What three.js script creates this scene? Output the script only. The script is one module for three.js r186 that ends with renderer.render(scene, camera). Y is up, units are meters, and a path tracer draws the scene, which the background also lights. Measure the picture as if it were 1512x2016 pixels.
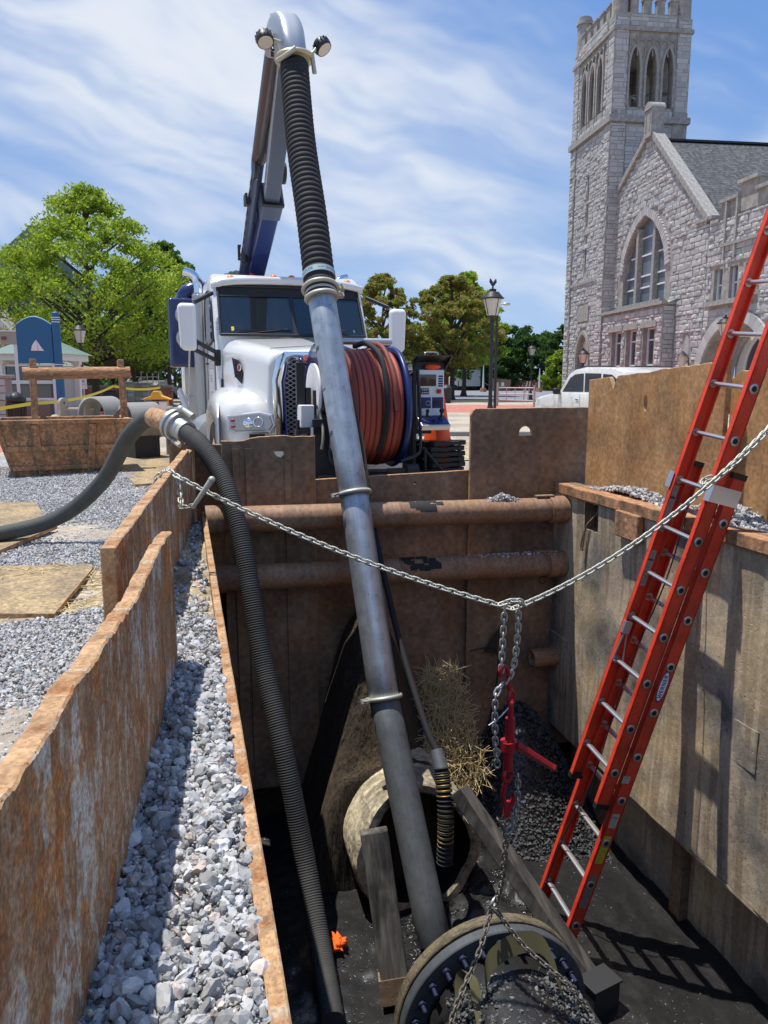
import * as THREE from 'three';
import { mergeGeometries, mergeVertices, toCreasedNormals } from 'three/addons/utils/BufferGeometryUtils.js';
import { RoundedBoxGeometry } from 'three/addons/geometries/RoundedBoxGeometry.js';

// ---------- camera ----------
const scene = new THREE.Scene();
const camera = new THREE.PerspectiveCamera(67.28, 0.75, 0.05, 900);
camera.rotation.order = 'YXZ';
camera.position.set(0, 1.5, 0);
camera.rotation.set(-9.75 * Math.PI / 180, -14.5 * Math.PI / 180, 0);
const renderer = new THREE.WebGLRenderer({ antialias: true });
renderer.toneMapping = THREE.LinearToneMapping;
renderer.toneMappingExposure = 1.1;
renderer.shadowMap.enabled = true;

// ---------- noise ----------
function rngOf(seed) { let a = seed | 0; return () => { a = (a + 0x6d2b79f5) | 0; let t = Math.imul(a ^ (a >>> 15), 1 | a); t = (t + Math.imul(t ^ (t >>> 7), 61 | t)) ^ t; return ((t ^ (t >>> 14)) >>> 0) / 4294967296; }; }
const hash = (x, y, s) => { let h = Math.imul(x, 374761393) ^ Math.imul(y, 668265263) ^ Math.imul(s, 1442695041); h = Math.imul(h ^ (h >>> 13), 1274126177); h ^= h >>> 16; h = Math.imul(h, 2246822519); return ((h ^ (h >>> 15)) >>> 0) / 4294967296; };
const mod = (a, n) => ((a % n) + n) % n;
const sm = (t) => t * t * (3 - 2 * t), clamp = (x, a = 0, b = 1) => Math.min(b, Math.max(a, x)), step = (a, b, x) => sm(clamp((x - a) / (b - a))), lerp = (a, b, t) => a + (b - a) * t;
function vn(x, y, s = 0, px = 4096, py = px) {
  const xi = Math.floor(x), yi = Math.floor(y), fx = sm(x - xi), fy = sm(y - yi), x0 = mod(xi, px), x1 = mod(xi + 1, px), y0 = mod(yi, py), y1 = mod(yi + 1, py);
  return lerp(lerp(hash(x0, y0, s), hash(x1, y0, s), fx), lerp(hash(x0, y1, s), hash(x1, y1, s), fx), fy);
}
function fbm(x, y, s = 0, oct = 4, px = 4096, py = px, gain = 0.5) { let v = 0, a = 1, n = 0; for (let i = 0; i < oct; i++) { v += a * vn(x, y, s + i * 17, px, py); n += a; a *= gain; x *= 2; y *= 2; px *= 2; py *= 2; } return v / n; }

// ---------- sky: clear air with thin high cloud ----------
const sunTo = new THREE.Vector3(-0.215, 1, -0.15).normalize();
{
  const W = 2048, H = 1024, d = new Float32Array(W * H * 4);
  // cloud banks: azimuth from the street axis (deg, right positive), elevation, half sizes, tilt, strength
  const banks = [[3, 21, 20, 6.5, -12, 0.85], [14, 14.5, 12, 4.2, -30, 0.8], [-9, 19, 15, 4, -10, 0.6], [24, 7, 20, 2.2, -10, 0.45], [41, 14.2, 4.5, 1.3, 38, 0.85], [-4, 9.5, 18, 1.6, -14, 0.45], [-14, 5.5, 12, 1.6, -12, 0.4],
    [80, 22, 24, 7, -10, 0.8], [125, 16, 22, 5, 14, 0.7], [170, 24, 26, 7, -8, 0.8], [215, 15, 20, 5, 12, 0.7], [260, 22, 24, 6, -12, 0.8], [305, 18, 20, 5, -10, 0.75], [330, 30, 18, 6, 15, 0.7], [60, 42, 22, 8, 10, 0.7], [200, 48, 26, 9, -10, 0.7], [300, 50, 20, 8, 14, 0.7], [5, 42, 20, 7, -12, 0.6]];
  for (let j = 0; j < H; j++) {
    const el = (((j + 0.5) / H) - 0.5) * 180;
    for (let i = 0; i < W; i++) {
      const th = (((i + 0.5) / W) - 0.5) * Math.PI * 2, x = Math.cos(th), z = Math.sin(th);
      let az = Math.atan2(x, -z) * 180 / Math.PI;
      const e = Math.max(el, 0), t = Math.pow(1 - Math.sin(e * Math.PI / 180), 3.2);
      let r = lerp(0.1, 0.33, t), g = lerp(0.25, 0.52, t), b = lerp(0.62, 0.82, t);
      const hz = Math.exp(-e / 4.5); r = lerp(r, 0.52, hz * 0.6); g = lerp(g, 0.65, hz * 0.6); b = lerp(b, 0.78, hz * 0.6);
      if (el < -2) { const k = (j * W + i) * 4; d[k] = 0.3; d[k + 1] = 0.29; d[k + 2] = 0.27; d[k + 3] = 1; continue; }
      // high cloud
      let cover = 0;
      for (const [a0, e0, ra, re, ti, st] of banks) {
        let da = mod(az - a0 + 180, 360) - 180, de = e - e0; const c = Math.cos(ti * Math.PI / 180), s = Math.sin(ti * Math.PI / 180);
        const p = (da * c + de * s) / ra, q = (-da * s + de * c) / re, k = p * p + q * q;
        if (k < 6) cover += st * Math.exp(-k * 1.1);
      }
      const pa = az * 1.0, wob = fbm(pa / 9 + 40, e / 6 + 3, 5, 3, 40, 4096) * 5.5;
      const ti = 0.26, sa = pa + e * 0.6, st1 = fbm(pa / 12, (e + pa * ti + wob) / 2.3 + 400, 11, 5, 30, 4096, 0.6), st2 = fbm(pa / 3.6, (e + pa * ti + wob * 0.8) / 1.0 + 900, 23, 4, 100, 4096, 0.55), big = fbm(pa / 18 + 7, e / 8 + 11, 31, 3, 20, 4096);
      const fib = fbm(pa / 2.2, (e + pa * ti + wob * 0.9) / 0.4 + 1700, 37, 3, 164, 4096, 0.6);
      let cl = cover * (0.34 + 1.0 * step(0.28, 0.75, st1)) + step(0.52, 0.76, st1 * 0.7 + big * 0.3) * 0.22 * step(0, 5, e);
      cl *= 0.72 + 0.56 * step(0.25, 0.75, st2 * 0.6 + fib * 0.4); cl = 1 - Math.exp(-cl * 1.7);
      r = lerp(r, 0.76, cl * 0.94); g = lerp(g, 0.8, cl * 0.94); b = lerp(b, 0.86, cl * 0.94);
      const k = (j * W + i) * 4; 
      d[k] = r; d[k + 1] = g; d[k + 2] = b; d[k + 3] = 1;
    }
  }
  const sky = new THREE.DataTexture(d, W, H, THREE.RGBAFormat, THREE.FloatType);
  sky.mapping = THREE.EquirectangularReflectionMapping; sky.magFilter = sky.minFilter = THREE.LinearFilter; sky.wrapS = THREE.RepeatWrapping; sky.needsUpdate = true;
  scene.background = sky; scene.environment = sky;
}
const sun = new THREE.DirectionalLight(new THREE.Color(1, 0.955, 0.89), 5);
sun.position.copy(sunTo).multiplyScalar(60); sun.target.position.set(0, 0, 0); sun.castShadow = true; sun.shadow.mapSize.set(4096, 4096); sun.shadow.radius = 1;
Object.assign(sun.shadow.camera, { left: -45, right: 45, top: 60, bottom: -25, near: 1, far: 200 });
scene.add(sun, sun.target);

// ---------- textures and materials ----------
const s2l = (c) => Math.pow(c, 2.2);
function texOf(w, h, fn, srgb = true) {
  const d = new Uint8Array(w * h * 4);
  for (let j = 0; j < h; j++) for (let i = 0; i < w; i++) { const c = fn(i / w, j / h), k = (j * w + i) * 4; d[k] = clamp(c[0], 0, 255); d[k + 1] = clamp(c[1], 0, 255); d[k + 2] = clamp(c[2], 0, 255); d[k + 3] = 255; }
  const t = new THREE.DataTexture(d, w, h); t.wrapS = t.wrapT = THREE.RepeatWrapping; t.magFilter = THREE.LinearFilter; t.minFilter = THREE.LinearMipmapLinearFilter; t.generateMipmaps = true;
  if (srgb) t.colorSpace = THREE.SRGBColorSpace; t.needsUpdate = true; return t;
}
const rep = (t, x, y = x) => { const c = t.clone(); c.repeat.set(x, y); c.needsUpdate = true; return c; };
const mix3 = (a, b, t) => [lerp(a[0], b[0], t), lerp(a[1], b[1], t), lerp(a[2], b[2], t)];
// rusty steel: base, streaks that run down, orange blooms, pale scale; one tile is 2 m
function rustTex(seed, base, streak, bloom, pale, o = {}) {
  return texOf(512, 512, (u, v) => {
    const n = fbm(u * 6, v * 6, seed, 5, 6), f = fbm(u * 64, v * 64, seed + 3, 3, 64), s = fbm(u * 40, v * 3, seed + 7, 4, 40, 3), s2 = fbm(u * 18, v * 2, seed + 9, 4, 18, 2), b = fbm(u * 10, v * 10, seed + 13, 5, 10), p = fbm(u * 14, v * 5, seed + 19, 4, 14, 5);
    let c = mix3(base, streak, step(0.42, 0.68, s * 0.6 + s2 * 0.4) * (o.st ?? 0.8));
    c = mix3(c, bloom, step(0.52, 0.72, b) * (o.bl ?? 0.7)); c = mix3(c, pale, step(0.56, 0.74, p) * (o.pa ?? 0.6));
    const k = 0.72 + 0.34 * n + (f - 0.5) * 0.34; return [c[0] * k, c[1] * k, c[2] * k];
  });
}
const grainTex = texOf(256, 256, (u, v) => { const n = fbm(u * 24, v * 24, 77, 4, 24) * 255; return [n, n, n]; }, false);
const pitTex = texOf(512, 512, (u, v) => { const n = fbm(u * 10, v * 10, 91, 5, 10), f = vn(u * 90, v * 90, 5, 90), k = clamp(n * 0.8 + (f > 0.86 ? -0.25 : 0) + 0.1) * 255; return [k, k, k]; }, false);
const M = {};
const mat = (name, o) => { const { c, ...r } = o; const m = r.clearcoat !== undefined || r.transmission !== undefined || r.sheen !== undefined ? new THREE.MeshPhysicalMaterial(r) : new THREE.MeshStandardMaterial(r); if (c) m.color.setRGB(...c); m.name = name; return (M[name] = m); };
const T = {
  rust: rustTex(1, [142, 117, 93], [156, 128, 98], [152, 108, 74], [172, 154, 134], { st: 0.6, bl: 0.4, pa: 0.4 }),
  rustL: rustTex(2, [156, 128, 100], [160, 118, 82], [170, 108, 58], [186, 180, 170], { st: 0.75, bl: 0.5, pa: 0.8 }),
  ochre: rustTex(3, [196, 150, 100], [184, 136, 86], [190, 126, 62], [206, 168, 122], { st: 0.85, bl: 0.25, pa: 0.3 }),
  edge: rustTex(4, [198, 158, 116], [192, 142, 96], [178, 116, 66], [222, 208, 186], { st: 0.5, bl: 0.7, pa: 0.5 }),
  nearRust: texOf(2048, 1024, (u, v) => {
    const w = (fbm(u * 10, v * 4, 231, 3, 10, 4) - 0.5) * 0.02, n = fbm(u * 8, v * 4, 233, 4, 8, 4), s = fbm((u + w) * 60, v * 9, 235, 4, 60, 9), s2 = fbm((u + w) * 36, v * 2, 237, 3, 36, 2), b = fbm(u * 22, v * 14, 239, 4, 22, 14), f = fbm(u * 300, v * 150, 241, 2, 300, 150), p = fbm((u + w) * 26, v * 5, 243, 4, 26, 5), q = fbm(u * 6, v * 3, 245, 3, 6, 3);
    let c = mix3([172, 138, 104], [160, 120, 82], step(0.4, 0.66, s2)); c = mix3(c, [176, 112, 58], step(0.52, 0.66, b * 0.55 + s * 0.45) * 0.75); c = mix3(c, [196, 190, 178], step(0.54, 0.64, p) * step(0.4, 0.56, q) * 0.85); c = mix3(c, [118, 84, 58], step(0.6, 0.76, fbm((u + w) * 30, v * 7, 247, 3, 30, 7)) * 0.4); c = mix3(c, [196, 122, 56], step(0.6, 0.7, b) * 0.6);
    const sp = vn(u * 640, v * 320, 249, 640, 320), g2 = fbm(u * 120, v * 60, 251, 3, 120, 60); c = mix3(c, [150, 88, 44], step(0.56, 0.62, g2) * 0.5); c = mix3(c, [206, 198, 184], step(0.6, 0.64, fbm(u * 90, v * 26, 259, 3, 90, 26)) * step(0.45, 0.55, p) * 0.6);
    const k = 0.8 + 0.3 * n + (f - 0.5) * 0.35 + (sp - 0.5) * 0.3; return [c[0] * k, c[1] * k, c[2] * k];
  }),
  mudwall: texOf(1024, 1024, (u, v) => {
    const n = fbm(u * 5, v * 5, 41, 4, 5), s = fbm(u * 80, v * 5, 47, 3, 80, 5), b = fbm(u * 9, v * 7, 53, 5, 9, 7), f = fbm(u * 200, v * 200, 59, 2, 200), sp = vn(u * 210, v * 210, 63, 210);
    let c = mix3([200, 182, 154], [168, 148, 120], step(0.4, 0.62, s)); c = mix3(c, [150, 142, 130], step(0.46, 0.62, b) * 0.85); c = mix3(c, [96, 90, 82], step(0.62, 0.72, b) * 0.6); c = mix3(c, [212, 184, 138], step(0.56, 0.76, n) * 0.5);
    const k = 0.84 + (f - 0.5) * 0.22 + n * 0.2 - (sp > 0.93 && b > 0.46 ? 0.35 : 0); return [c[0] * k, c[1] * k, c[2] * k];
  }),
  ground: texOf(512, 512, (u, v) => { const n = fbm(u * 5, v * 5, 101, 5, 5), f = fbm(u * 80, v * 80, 103, 3, 80), c = mix3([196, 184, 164], [172, 160, 142], step(0.4, 0.65, n)), k = 0.9 + (f - 0.5) * 0.3; return [c[0] * k, c[1] * k, c[2] * k]; }),
  gravel: texOf(512, 512, (u, v) => { const a = vn(u * 90, v * 90, 111, 90), b = vn(u * 150, v * 150, 113, 150), n = fbm(u * 5, v * 5, 115, 4, 5), k = 92 + 110 * (a * 0.55 + b * 0.45) + (n - 0.5) * 40; return [k * 1.0, k * 0.99, k * 0.96]; }),
  sand: texOf(512, 512, (u, v) => { const n = fbm(u * 6, v * 6, 121, 5, 6), f = fbm(u * 90, v * 90, 123, 2, 90), c = mix3([206, 186, 148], [176, 160, 134], step(0.4, 0.65, n)), k = 0.86 + (f - 0.5) * 0.44; return [c[0] * k, c[1] * k, c[2] * k]; }),
  asphalt: texOf(256, 256, (u, v) => { const f = fbm(u * 60, v * 60, 131, 3, 60), n = fbm(u * 4, v * 4, 133, 4, 4), k = 120 + (f - 0.5) * 40 + (n - 0.5) * 40; return [k, k, k * 1.02]; }),
  brick: texOf(512, 512, (u, v) => {
    const row = Math.floor(v * 32), x = u * 16 + (row % 2) * 0.5, h = hash(Math.floor(mod(x, 16)), row, 5), fx = x - Math.floor(x), fy = v * 32 - row, m = fx < 0.05 || fy < 0.1, f = fbm(u * 70, v * 70, 141, 2, 70), k = 0.85 + 0.25 * h + (f - 0.5) * 0.3;
    return m ? [176 * k, 150 * k, 138 * k] : [186 * k, 108 * k, 90 * k];
  }),
  stone: texOf(512, 512, (u, v) => { const n = fbm(u * 8, v * 8, 151, 5, 8), f = fbm(u * 70, v * 70, 153, 3, 70), k = 0.86 + (f - 0.5) * 0.22 + (n - 0.5) * 0.3; return [196 * k, 192 * k, 186 * k]; }),
  galv: texOf(512, 512, (u, v) => {
    const n = fbm(u * 5, v * 5, 161, 4, 5), s = fbm(u * 50, v * 4, 163, 4, 50, 4), sc = vn(u * 70, v * 120, 167, 70, 120), g = fbm(u * 12, v * 12, 169, 4, 12), k = 176 + (n - 0.5) * 34 + (s - 0.5) * 26 - (sc > 0.93 && g > 0.5 ? 60 : 0) - step(0.5, 0.8, g) * 14;
    return [k * 0.97, k, k * 1.02];
  }),
  mud: texOf(512, 512, (u, v) => { const n = fbm(u * 5, v * 5, 171, 5, 5), f = fbm(u * 70, v * 70, 173, 3, 70), sp = vn(u * 130, v * 130, 175, 130), k = 30 + n * 16 + (f - 0.5) * 10 + (sp > 0.98 ? 40 : 0); return [k, k * 0.99, k * 0.98]; }),
  wood: texOf(512, 512, (u, v) => { const g = fbm(u * 30 + fbm(u * 3, v * 2, 181, 3, 3, 2) * 2, v * 2.0, 183, 4, 32, 2), f = fbm(u * 80, v * 12, 185, 3, 80, 12), b = fbm(u * 5, v * 5, 187, 4, 5), k = 70 + g * 60 + (f - 0.5) * 50 - step(0.5, 0.7, b) * 34; return [k * 1.02, k * 0.97, k * 0.88]; }),
  conc: texOf(512, 512, (u, v) => { const n = fbm(u * 6, v * 6, 191, 5, 6), f = fbm(u * 60, v * 60, 193, 3, 60), s = fbm(u * 5, v * 34, 195, 4, 5, 34), c = mix3([206, 192, 160], [150, 140, 118], step(0.44, 0.66, n * 0.5 + s * 0.5)), k = 0.9 + (f - 0.5) * 0.5; return [c[0] * k, c[1] * k, c[2] * k]; }),
  roofing: texOf(512, 512, (u, v) => { const row = Math.floor(v * 32), x = u * 32 + hash(row, 1, 3) * 3, h = hash(Math.floor(mod(x, 32)), row, 9), fy = v * 32 - row, f = fbm(u * 60, v * 60, 201, 2, 60), k = 88 + 40 * h + (f - 0.5) * 40 - (fy < 0.2 ? 30 : 0); return [k, k * 1.01, k * 1.02]; }),
  clay: texOf(512, 512, (u, v) => { const n = fbm(u * 5, v * 5, 211, 5, 5), s = fbm(u * 20, v * 4, 213, 4, 20, 4), f = fbm(u * 70, v * 70, 215, 3, 70); let c = mix3([214, 158, 114], [190, 140, 100], step(0.42, 0.64, n)); c = mix3(c, [136, 116, 88], step(0.5, 0.68, s) * 0.7); const k = 0.85 + (f - 0.5) * 0.5; return [c[0] * k, c[1] * k, c[2] * k]; }),
};
const rust = (name, t, r = 0.5, o = {}) => mat(name, { map: rep(t, r), roughness: 0.88, bumpMap: rep(pitTex, 1.2), bumpScale: 0.003, ...o });
rust('rust', T.rust); rust('rustL', T.rustL, 0.55); rust('ochre', T.ochre, 0.8, { bumpScale: 0.0015 }); rust('edge', T.edge, 2.2, { bumpScale: 0.006, bumpMap: rep(pitTex, 3) }); rust('mudwall', T.mudwall, 0.31, { bumpScale: 0.004 }); mat('nearRust', { map: rep(T.nearRust, 0.4, 0.8), roughness: 0.9, bumpMap: rep(T.nearRust, 0.4, 0.8), bumpScale: 0.004 }); rust('clay', T.clay, 0.5, { bumpScale: 0.008 });
mat('pipeRust', { map: rep(T.rust, 0.8), roughness: 0.62, bumpMap: rep(pitTex, 1.5), bumpScale: 0.002, color: new THREE.Color(1.25, 1.1, 1.0) });
mat('ground', { map: rep(T.ground, 0.25), roughness: 0.95, bumpMap: rep(pitTex, 0.7), bumpScale: 0.008 });
mat('gravelBed', { map: rep(T.gravel, 0.5), roughness: 0.95, bumpMap: rep(T.gravel, 0.5), bumpScale: 0.012 });
mat('sand', { map: rep(T.sand, 0.5), roughness: 0.97, bumpMap: rep(pitTex, 1), bumpScale: 0.015 });
mat('asphalt', { map: rep(T.asphalt, 0.3), roughness: 0.93 }); mat('brickPave', { map: rep(T.brick, 0.3), roughness: 0.9 });
mat('stone', { map: rep(T.stone, 0.6), roughness: 0.95, bumpMap: rep(pitTex, 0.8), bumpScale: 0.02, vertexColors: true });
mat('stoneTrim', { map: rep(T.stone, 1.1), roughness: 0.95, c: [0.82, 0.82, 0.82] }); mat('stoneBack', { map: rep(T.stone, 0.6), roughness: 0.98, c: [0.8, 0.79, 0.77] });
mat('mud', { map: rep(T.mud, 0.6), roughness: 0.34, bumpMap: rep(pitTex, 0.8), bumpScale: 0.006 }); mat('wetMud', { c: [0.012, 0.012, 0.013], roughness: 0.14, bumpMap: rep(pitTex, 3), bumpScale: 0.04 });
mat('soil', { map: rep(T.sand, 1), c: [0.13, 0.115, 0.1], roughness: 0.98, bumpMap: rep(pitTex, 2), bumpScale: 0.05 });
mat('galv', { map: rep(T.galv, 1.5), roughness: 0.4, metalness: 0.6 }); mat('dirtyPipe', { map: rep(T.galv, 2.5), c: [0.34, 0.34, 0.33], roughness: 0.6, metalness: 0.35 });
mat('steel', { c: [0.5, 0.5, 0.49], roughness: 0.45, metalness: 0.8, bumpMap: grainTex, bumpScale: 0.001 }); mat('zinc', { c: [0.46, 0.45, 0.38], roughness: 0.5, metalness: 0.35 }); mat('dirtyChain', { c: [0.22, 0.2, 0.17], roughness: 0.6, metalness: 0.4 });
mat('chrome', { c: [0.85, 0.85, 0.85], roughness: 0.08, metalness: 1 }); mat('alu', { c: [0.72, 0.73, 0.74], roughness: 0.3, metalness: 0.85 }); mat('brushed', { c: [0.6, 0.61, 0.62], roughness: 0.38, metalness: 0.8 });
mat('rubber', { c: [0.014, 0.014, 0.016], roughness: 0.78 }); mat('rubberGrey', { map: rep(T.mud, 1.5), c: [2.3, 2.3, 2.15], roughness: 0.8 }); mat('hoseGreen', { map: rep(T.mud, 2), c: [3.2, 3.6, 3.4], roughness: 0.75 });
mat('black', { c: [0.015, 0.015, 0.017], roughness: 0.45 }); mat('blackMatte', { c: [0.02, 0.02, 0.02], roughness: 0.85 }); mat('iron', { c: [0.03, 0.03, 0.032], roughness: 0.55, metalness: 0.2 });
T.paint = texOf(512, 512, (u, v) => { const n = fbm(u * 5, v * 5, 251, 5, 5), s = fbm(u * 40, v * 4, 253, 4, 40, 4), f = fbm(u * 90, v * 90, 255, 2, 90), k = 232 - step(0.55, 0.75, n) * 16 - step(0.55, 0.75, s) * 14 - step(0.62, 0.8, f) * 16; return [k, k, k * 0.985]; }); T.rail = texOf(512, 512, (u, v) => { const n = fbm(u * 6, v * 6, 261, 5, 6), s = fbm(u * 60, v * 6, 263, 4, 60, 6), f = fbm(u * 120, v * 120, 265, 2, 120); let c = mix3([222, 66, 38], [198, 54, 32], step(0.4, 0.66, n)); c = mix3(c, [168, 92, 70], step(0.62, 0.76, s) * 0.55); c = mix3(c, [92, 66, 54], step(0.7, 0.8, f) * 0.6); return c; });
mat('white', { map: T.paint, roughness: 0.32, clearcoat: 0.8, clearcoatRoughness: 0.08 }); mat('whiteMatte', { c: [0.74, 0.74, 0.73], roughness: 0.6 }); mat('paintWhite', { c: [0.72, 0.73, 0.74], roughness: 0.55 });
mat('blue', { c: [0.008, 0.018, 0.1], roughness: 0.25, clearcoat: 0.7, clearcoatRoughness: 0.1 }); mat('reelBlue', { c: [0.01, 0.03, 0.14], roughness: 0.38 }); mat('signBlue', { c: [0.012, 0.115, 0.24], roughness: 0.5 });
mat('glass', { c: [0.012, 0.018, 0.022], roughness: 0.06, metalness: 0, clearcoat: 1, clearcoatRoughness: 0.02 }); mat('amber', { c: [0.85, 0.22, 0.02], roughness: 0.3 }); mat('orange', { c: [0.85, 0.1, 0.015], roughness: 0.55 });
mat('red', { map: rep(T.rail, 1.3), roughness: 0.55, bumpMap: grainTex, bumpScale: 0.0006 }); mat('binderRed', { c: [0.36, 0.012, 0.02], roughness: 0.45 }); mat('hoseRed', { c: [0.34, 0.066, 0.04], roughness: 0.6, bumpMap: grainTex, bumpScale: 0.002 }); mat('hoseRedDark', { c: [0.2, 0.042, 0.028], roughness: 0.65 });
mat('wood', { map: rep(T.wood, 1), roughness: 0.9, bumpMap: rep(T.wood, 1), bumpScale: 0.004 }); mat('conc', { map: rep(T.conc, 0.7), roughness: 0.95, bumpMap: rep(pitTex, 2), bumpScale: 0.012 }); mat('concGrey', { c: [0.27, 0.265, 0.25], roughness: 0.95, bumpMap: rep(pitTex, 2), bumpScale: 0.006 });
mat('roofing', { map: rep(T.roofing, 0.22), roughness: 0.95, c: [0.5, 0.52, 0.53] }); mat('straw', { c: [0.58, 0.46, 0.24], roughness: 0.95 }); mat('yellow', { c: [0.72, 0.34, 0.03], roughness: 0.55 }); mat('tape', { c: [0.75, 0.62, 0.05], roughness: 0.5 });
mat('bark', { c: [0.075, 0.058, 0.045], roughness: 1, bumpMap: rep(pitTex, 2), bumpScale: 0.03 }); mat('lampGlass', { c: [0.66, 0.6, 0.52], roughness: 0.45 }); mat('winGlass', { c: [0.05, 0.065, 0.08], roughness: 0.08, clearcoat: 1 }); mat('stainGlass', { c: [0.13, 0.16, 0.19], roughness: 0.22 });
mat('brickWall', { map: rep(T.brick, 0.12), c: [0.5, 0.4, 0.38], roughness: 0.95 }); mat('siding', { c: [0.36, 0.34, 0.31], roughness: 0.85 }); mat('brickTan', { map: rep(T.brick, 0.3), c: [0.78, 0.85, 0.85], roughness: 0.95 }); mat('fenceBrown', { c: [0.26, 0.09, 0.06], roughness: 0.85 }); mat('greenRoof', { c: [0.14, 0.2, 0.17], roughness: 0.6 });
mat('grass', { c: [0.12, 0.16, 0.04], roughness: 1 }); mat('tan', { c: [0.4, 0.35, 0.27], roughness: 0.8 }); mat('rag', { c: [0.9, 0.13, 0.01], roughness: 0.9 }); mat('strap', { c: [0.11, 0.1, 0.045], roughness: 0.9 });

// ---------- building helpers ----------
const V = (x, y, z) => new THREE.Vector3(x, y, z), taken = {}, R = (d) => d * Math.PI / 180;
const numbered = (n) => { const k = taken[n] = (taken[n] ?? -1) + 1; return k ? n + '_' + String(k).padStart(3, '0') : n; };
function thing(name, label, category, pos = [0, 0, 0], turn = 0, group) {
  const o = new THREE.Group(); o.name = numbered(name); o.position.set(...pos); o.rotation.y = turn; o.userData = { label, category }; if (group) o.userData.group = group; scene.add(o); return o;
}
function structure(name, geo, m, label) { const o = new THREE.Mesh(geo, m); o.name = name; o.userData.kind = 'structure'; if (label) o.userData.label = label; scene.add(o); return o; }
function part(name, geo, m, parent, pos, rot) { if (!m) throw new Error('no material for ' + name); const o = new THREE.Mesh(geo, m); o.name = name; parent.add(o); if (pos) o.position.set(...pos); if (rot) o.rotation.set(...rot); return o; }
function dup(src, label, pos, turn = src.rotation.y) { const c = src.clone(); c.name = numbered(src.name.replace(/_\d+$/, '')); c.userData = { ...src.userData, label }; c.position.set(...pos); c.rotation.y = turn; scene.add(c); return c; }
const clean = (g) => { const o = g.index ? g.toNonIndexed() : g; for (const k of Object.keys(o.attributes)) if (!['position', 'normal', 'uv', 'color'].includes(k)) o.deleteAttribute(k); if (!o.attributes.normal) o.computeVertexNormals(); if (!o.attributes.uv) o.setAttribute('uv', new THREE.BufferAttribute(new Float32Array(o.attributes.position.count * 2), 2)); return o; };
const join = (...gs) => mergeGeometries(gs.flat().map(clean));
const at = (g, p = [0, 0, 0], r, s) => { if (s) g.scale(...(Array.isArray(s) ? s : [s, s, s])); if (r) g.applyMatrix4(new THREE.Matrix4().makeRotationFromEuler(new THREE.Euler(...r))); g.translate(...p); return g; };
// uv in metres from the face that each triangle turns to
function metres(g, k = 1) {
  g = clean(g); const p = g.attributes.position, uv = new Float32Array(p.count * 2), a = V(), b = V(), c = V(), n = V();
  for (let i = 0; i < p.count; i += 3) {
    a.fromBufferAttribute(p, i); b.fromBufferAttribute(p, i + 1); c.fromBufferAttribute(p, i + 2); n.copy(b).sub(a).cross(c.clone().sub(a));
    const x = Math.abs(n.x), y = Math.abs(n.y), z = Math.abs(n.z);
    for (let q = 0; q < 3; q++) { const v = [a, b, c][q], o = (i + q) * 2; if (y >= x && y >= z) { uv[o] = v.x * k; uv[o + 1] = v.z * k; } else if (x >= z) { uv[o] = v.z * k; uv[o + 1] = v.y * k; } else { uv[o] = v.x * k; uv[o + 1] = v.y * k; } }
  }
  g.setAttribute('uv', new THREE.BufferAttribute(uv, 2)); return g;
}
const box = (w, h, d, p, r) => metres(at(new THREE.BoxGeometry(w, h, d), p, r));
const rbox = (w, h, d, rad, p, r, seg = 2) => metres(at(new RoundedBoxGeometry(w, h, d, seg, Math.min(rad, w / 2.01, h / 2.01, d / 2.01)), p, r));
const cyl = (r0, r1, h, p, r, n = 20, open = false) => at(new THREE.CylinderGeometry(r0, r1, h, n, 1, open), p, r);
const sph = (r, p, s, n = 14) => at(new THREE.SphereGeometry(r, n, Math.ceil(n * 0.7)), p, null, s);
const torus = (R0, r, p, rot, n = 24, m = 8) => at(new THREE.TorusGeometry(R0, r, m, n), p, rot);
const lathe = (pts, n = 24) => new THREE.LatheGeometry(pts.map(([x, y]) => new THREE.Vector2(x, y)), n);
// a straight bar or pipe between two points
function bar(a, b, r0, r1 = r0, n = 12) { const A = V(...a), B = V(...b), d = B.clone().sub(A), g = new THREE.CylinderGeometry(r1, r0, d.length(), n, 1); g.applyQuaternion(new THREE.Quaternion().setFromUnitVectors(V(0, 1, 0), d.clone().normalize())); const m = A.add(B).multiplyScalar(0.5); g.translate(m.x, m.y, m.z); return g; }
function beam(a, b, w, h, up = [0, 1, 0], rad = 0) { // rectangular bar, h along up
  const A = V(...a), B = V(...b), z = B.clone().sub(A), L = z.length(); z.normalize(); const x = V(...up).cross(z).normalize(), y = z.clone().cross(x);
  const g = rad ? rbox(w, h, L, rad) : box(w, h, L); g.applyMatrix4(new THREE.Matrix4().makeBasis(x, y, z).setPosition(A.add(B).multiplyScalar(0.5))); return g;
}
const curve = (pts, ten = 0.5) => new THREE.CatmullRomCurve3(pts.map((p) => V(...p)), false, 'catmullrom', ten);
const tube = (pts, r, n = 60, m = 10) => new THREE.TubeGeometry(curve(pts), n, r, m, false);
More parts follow.
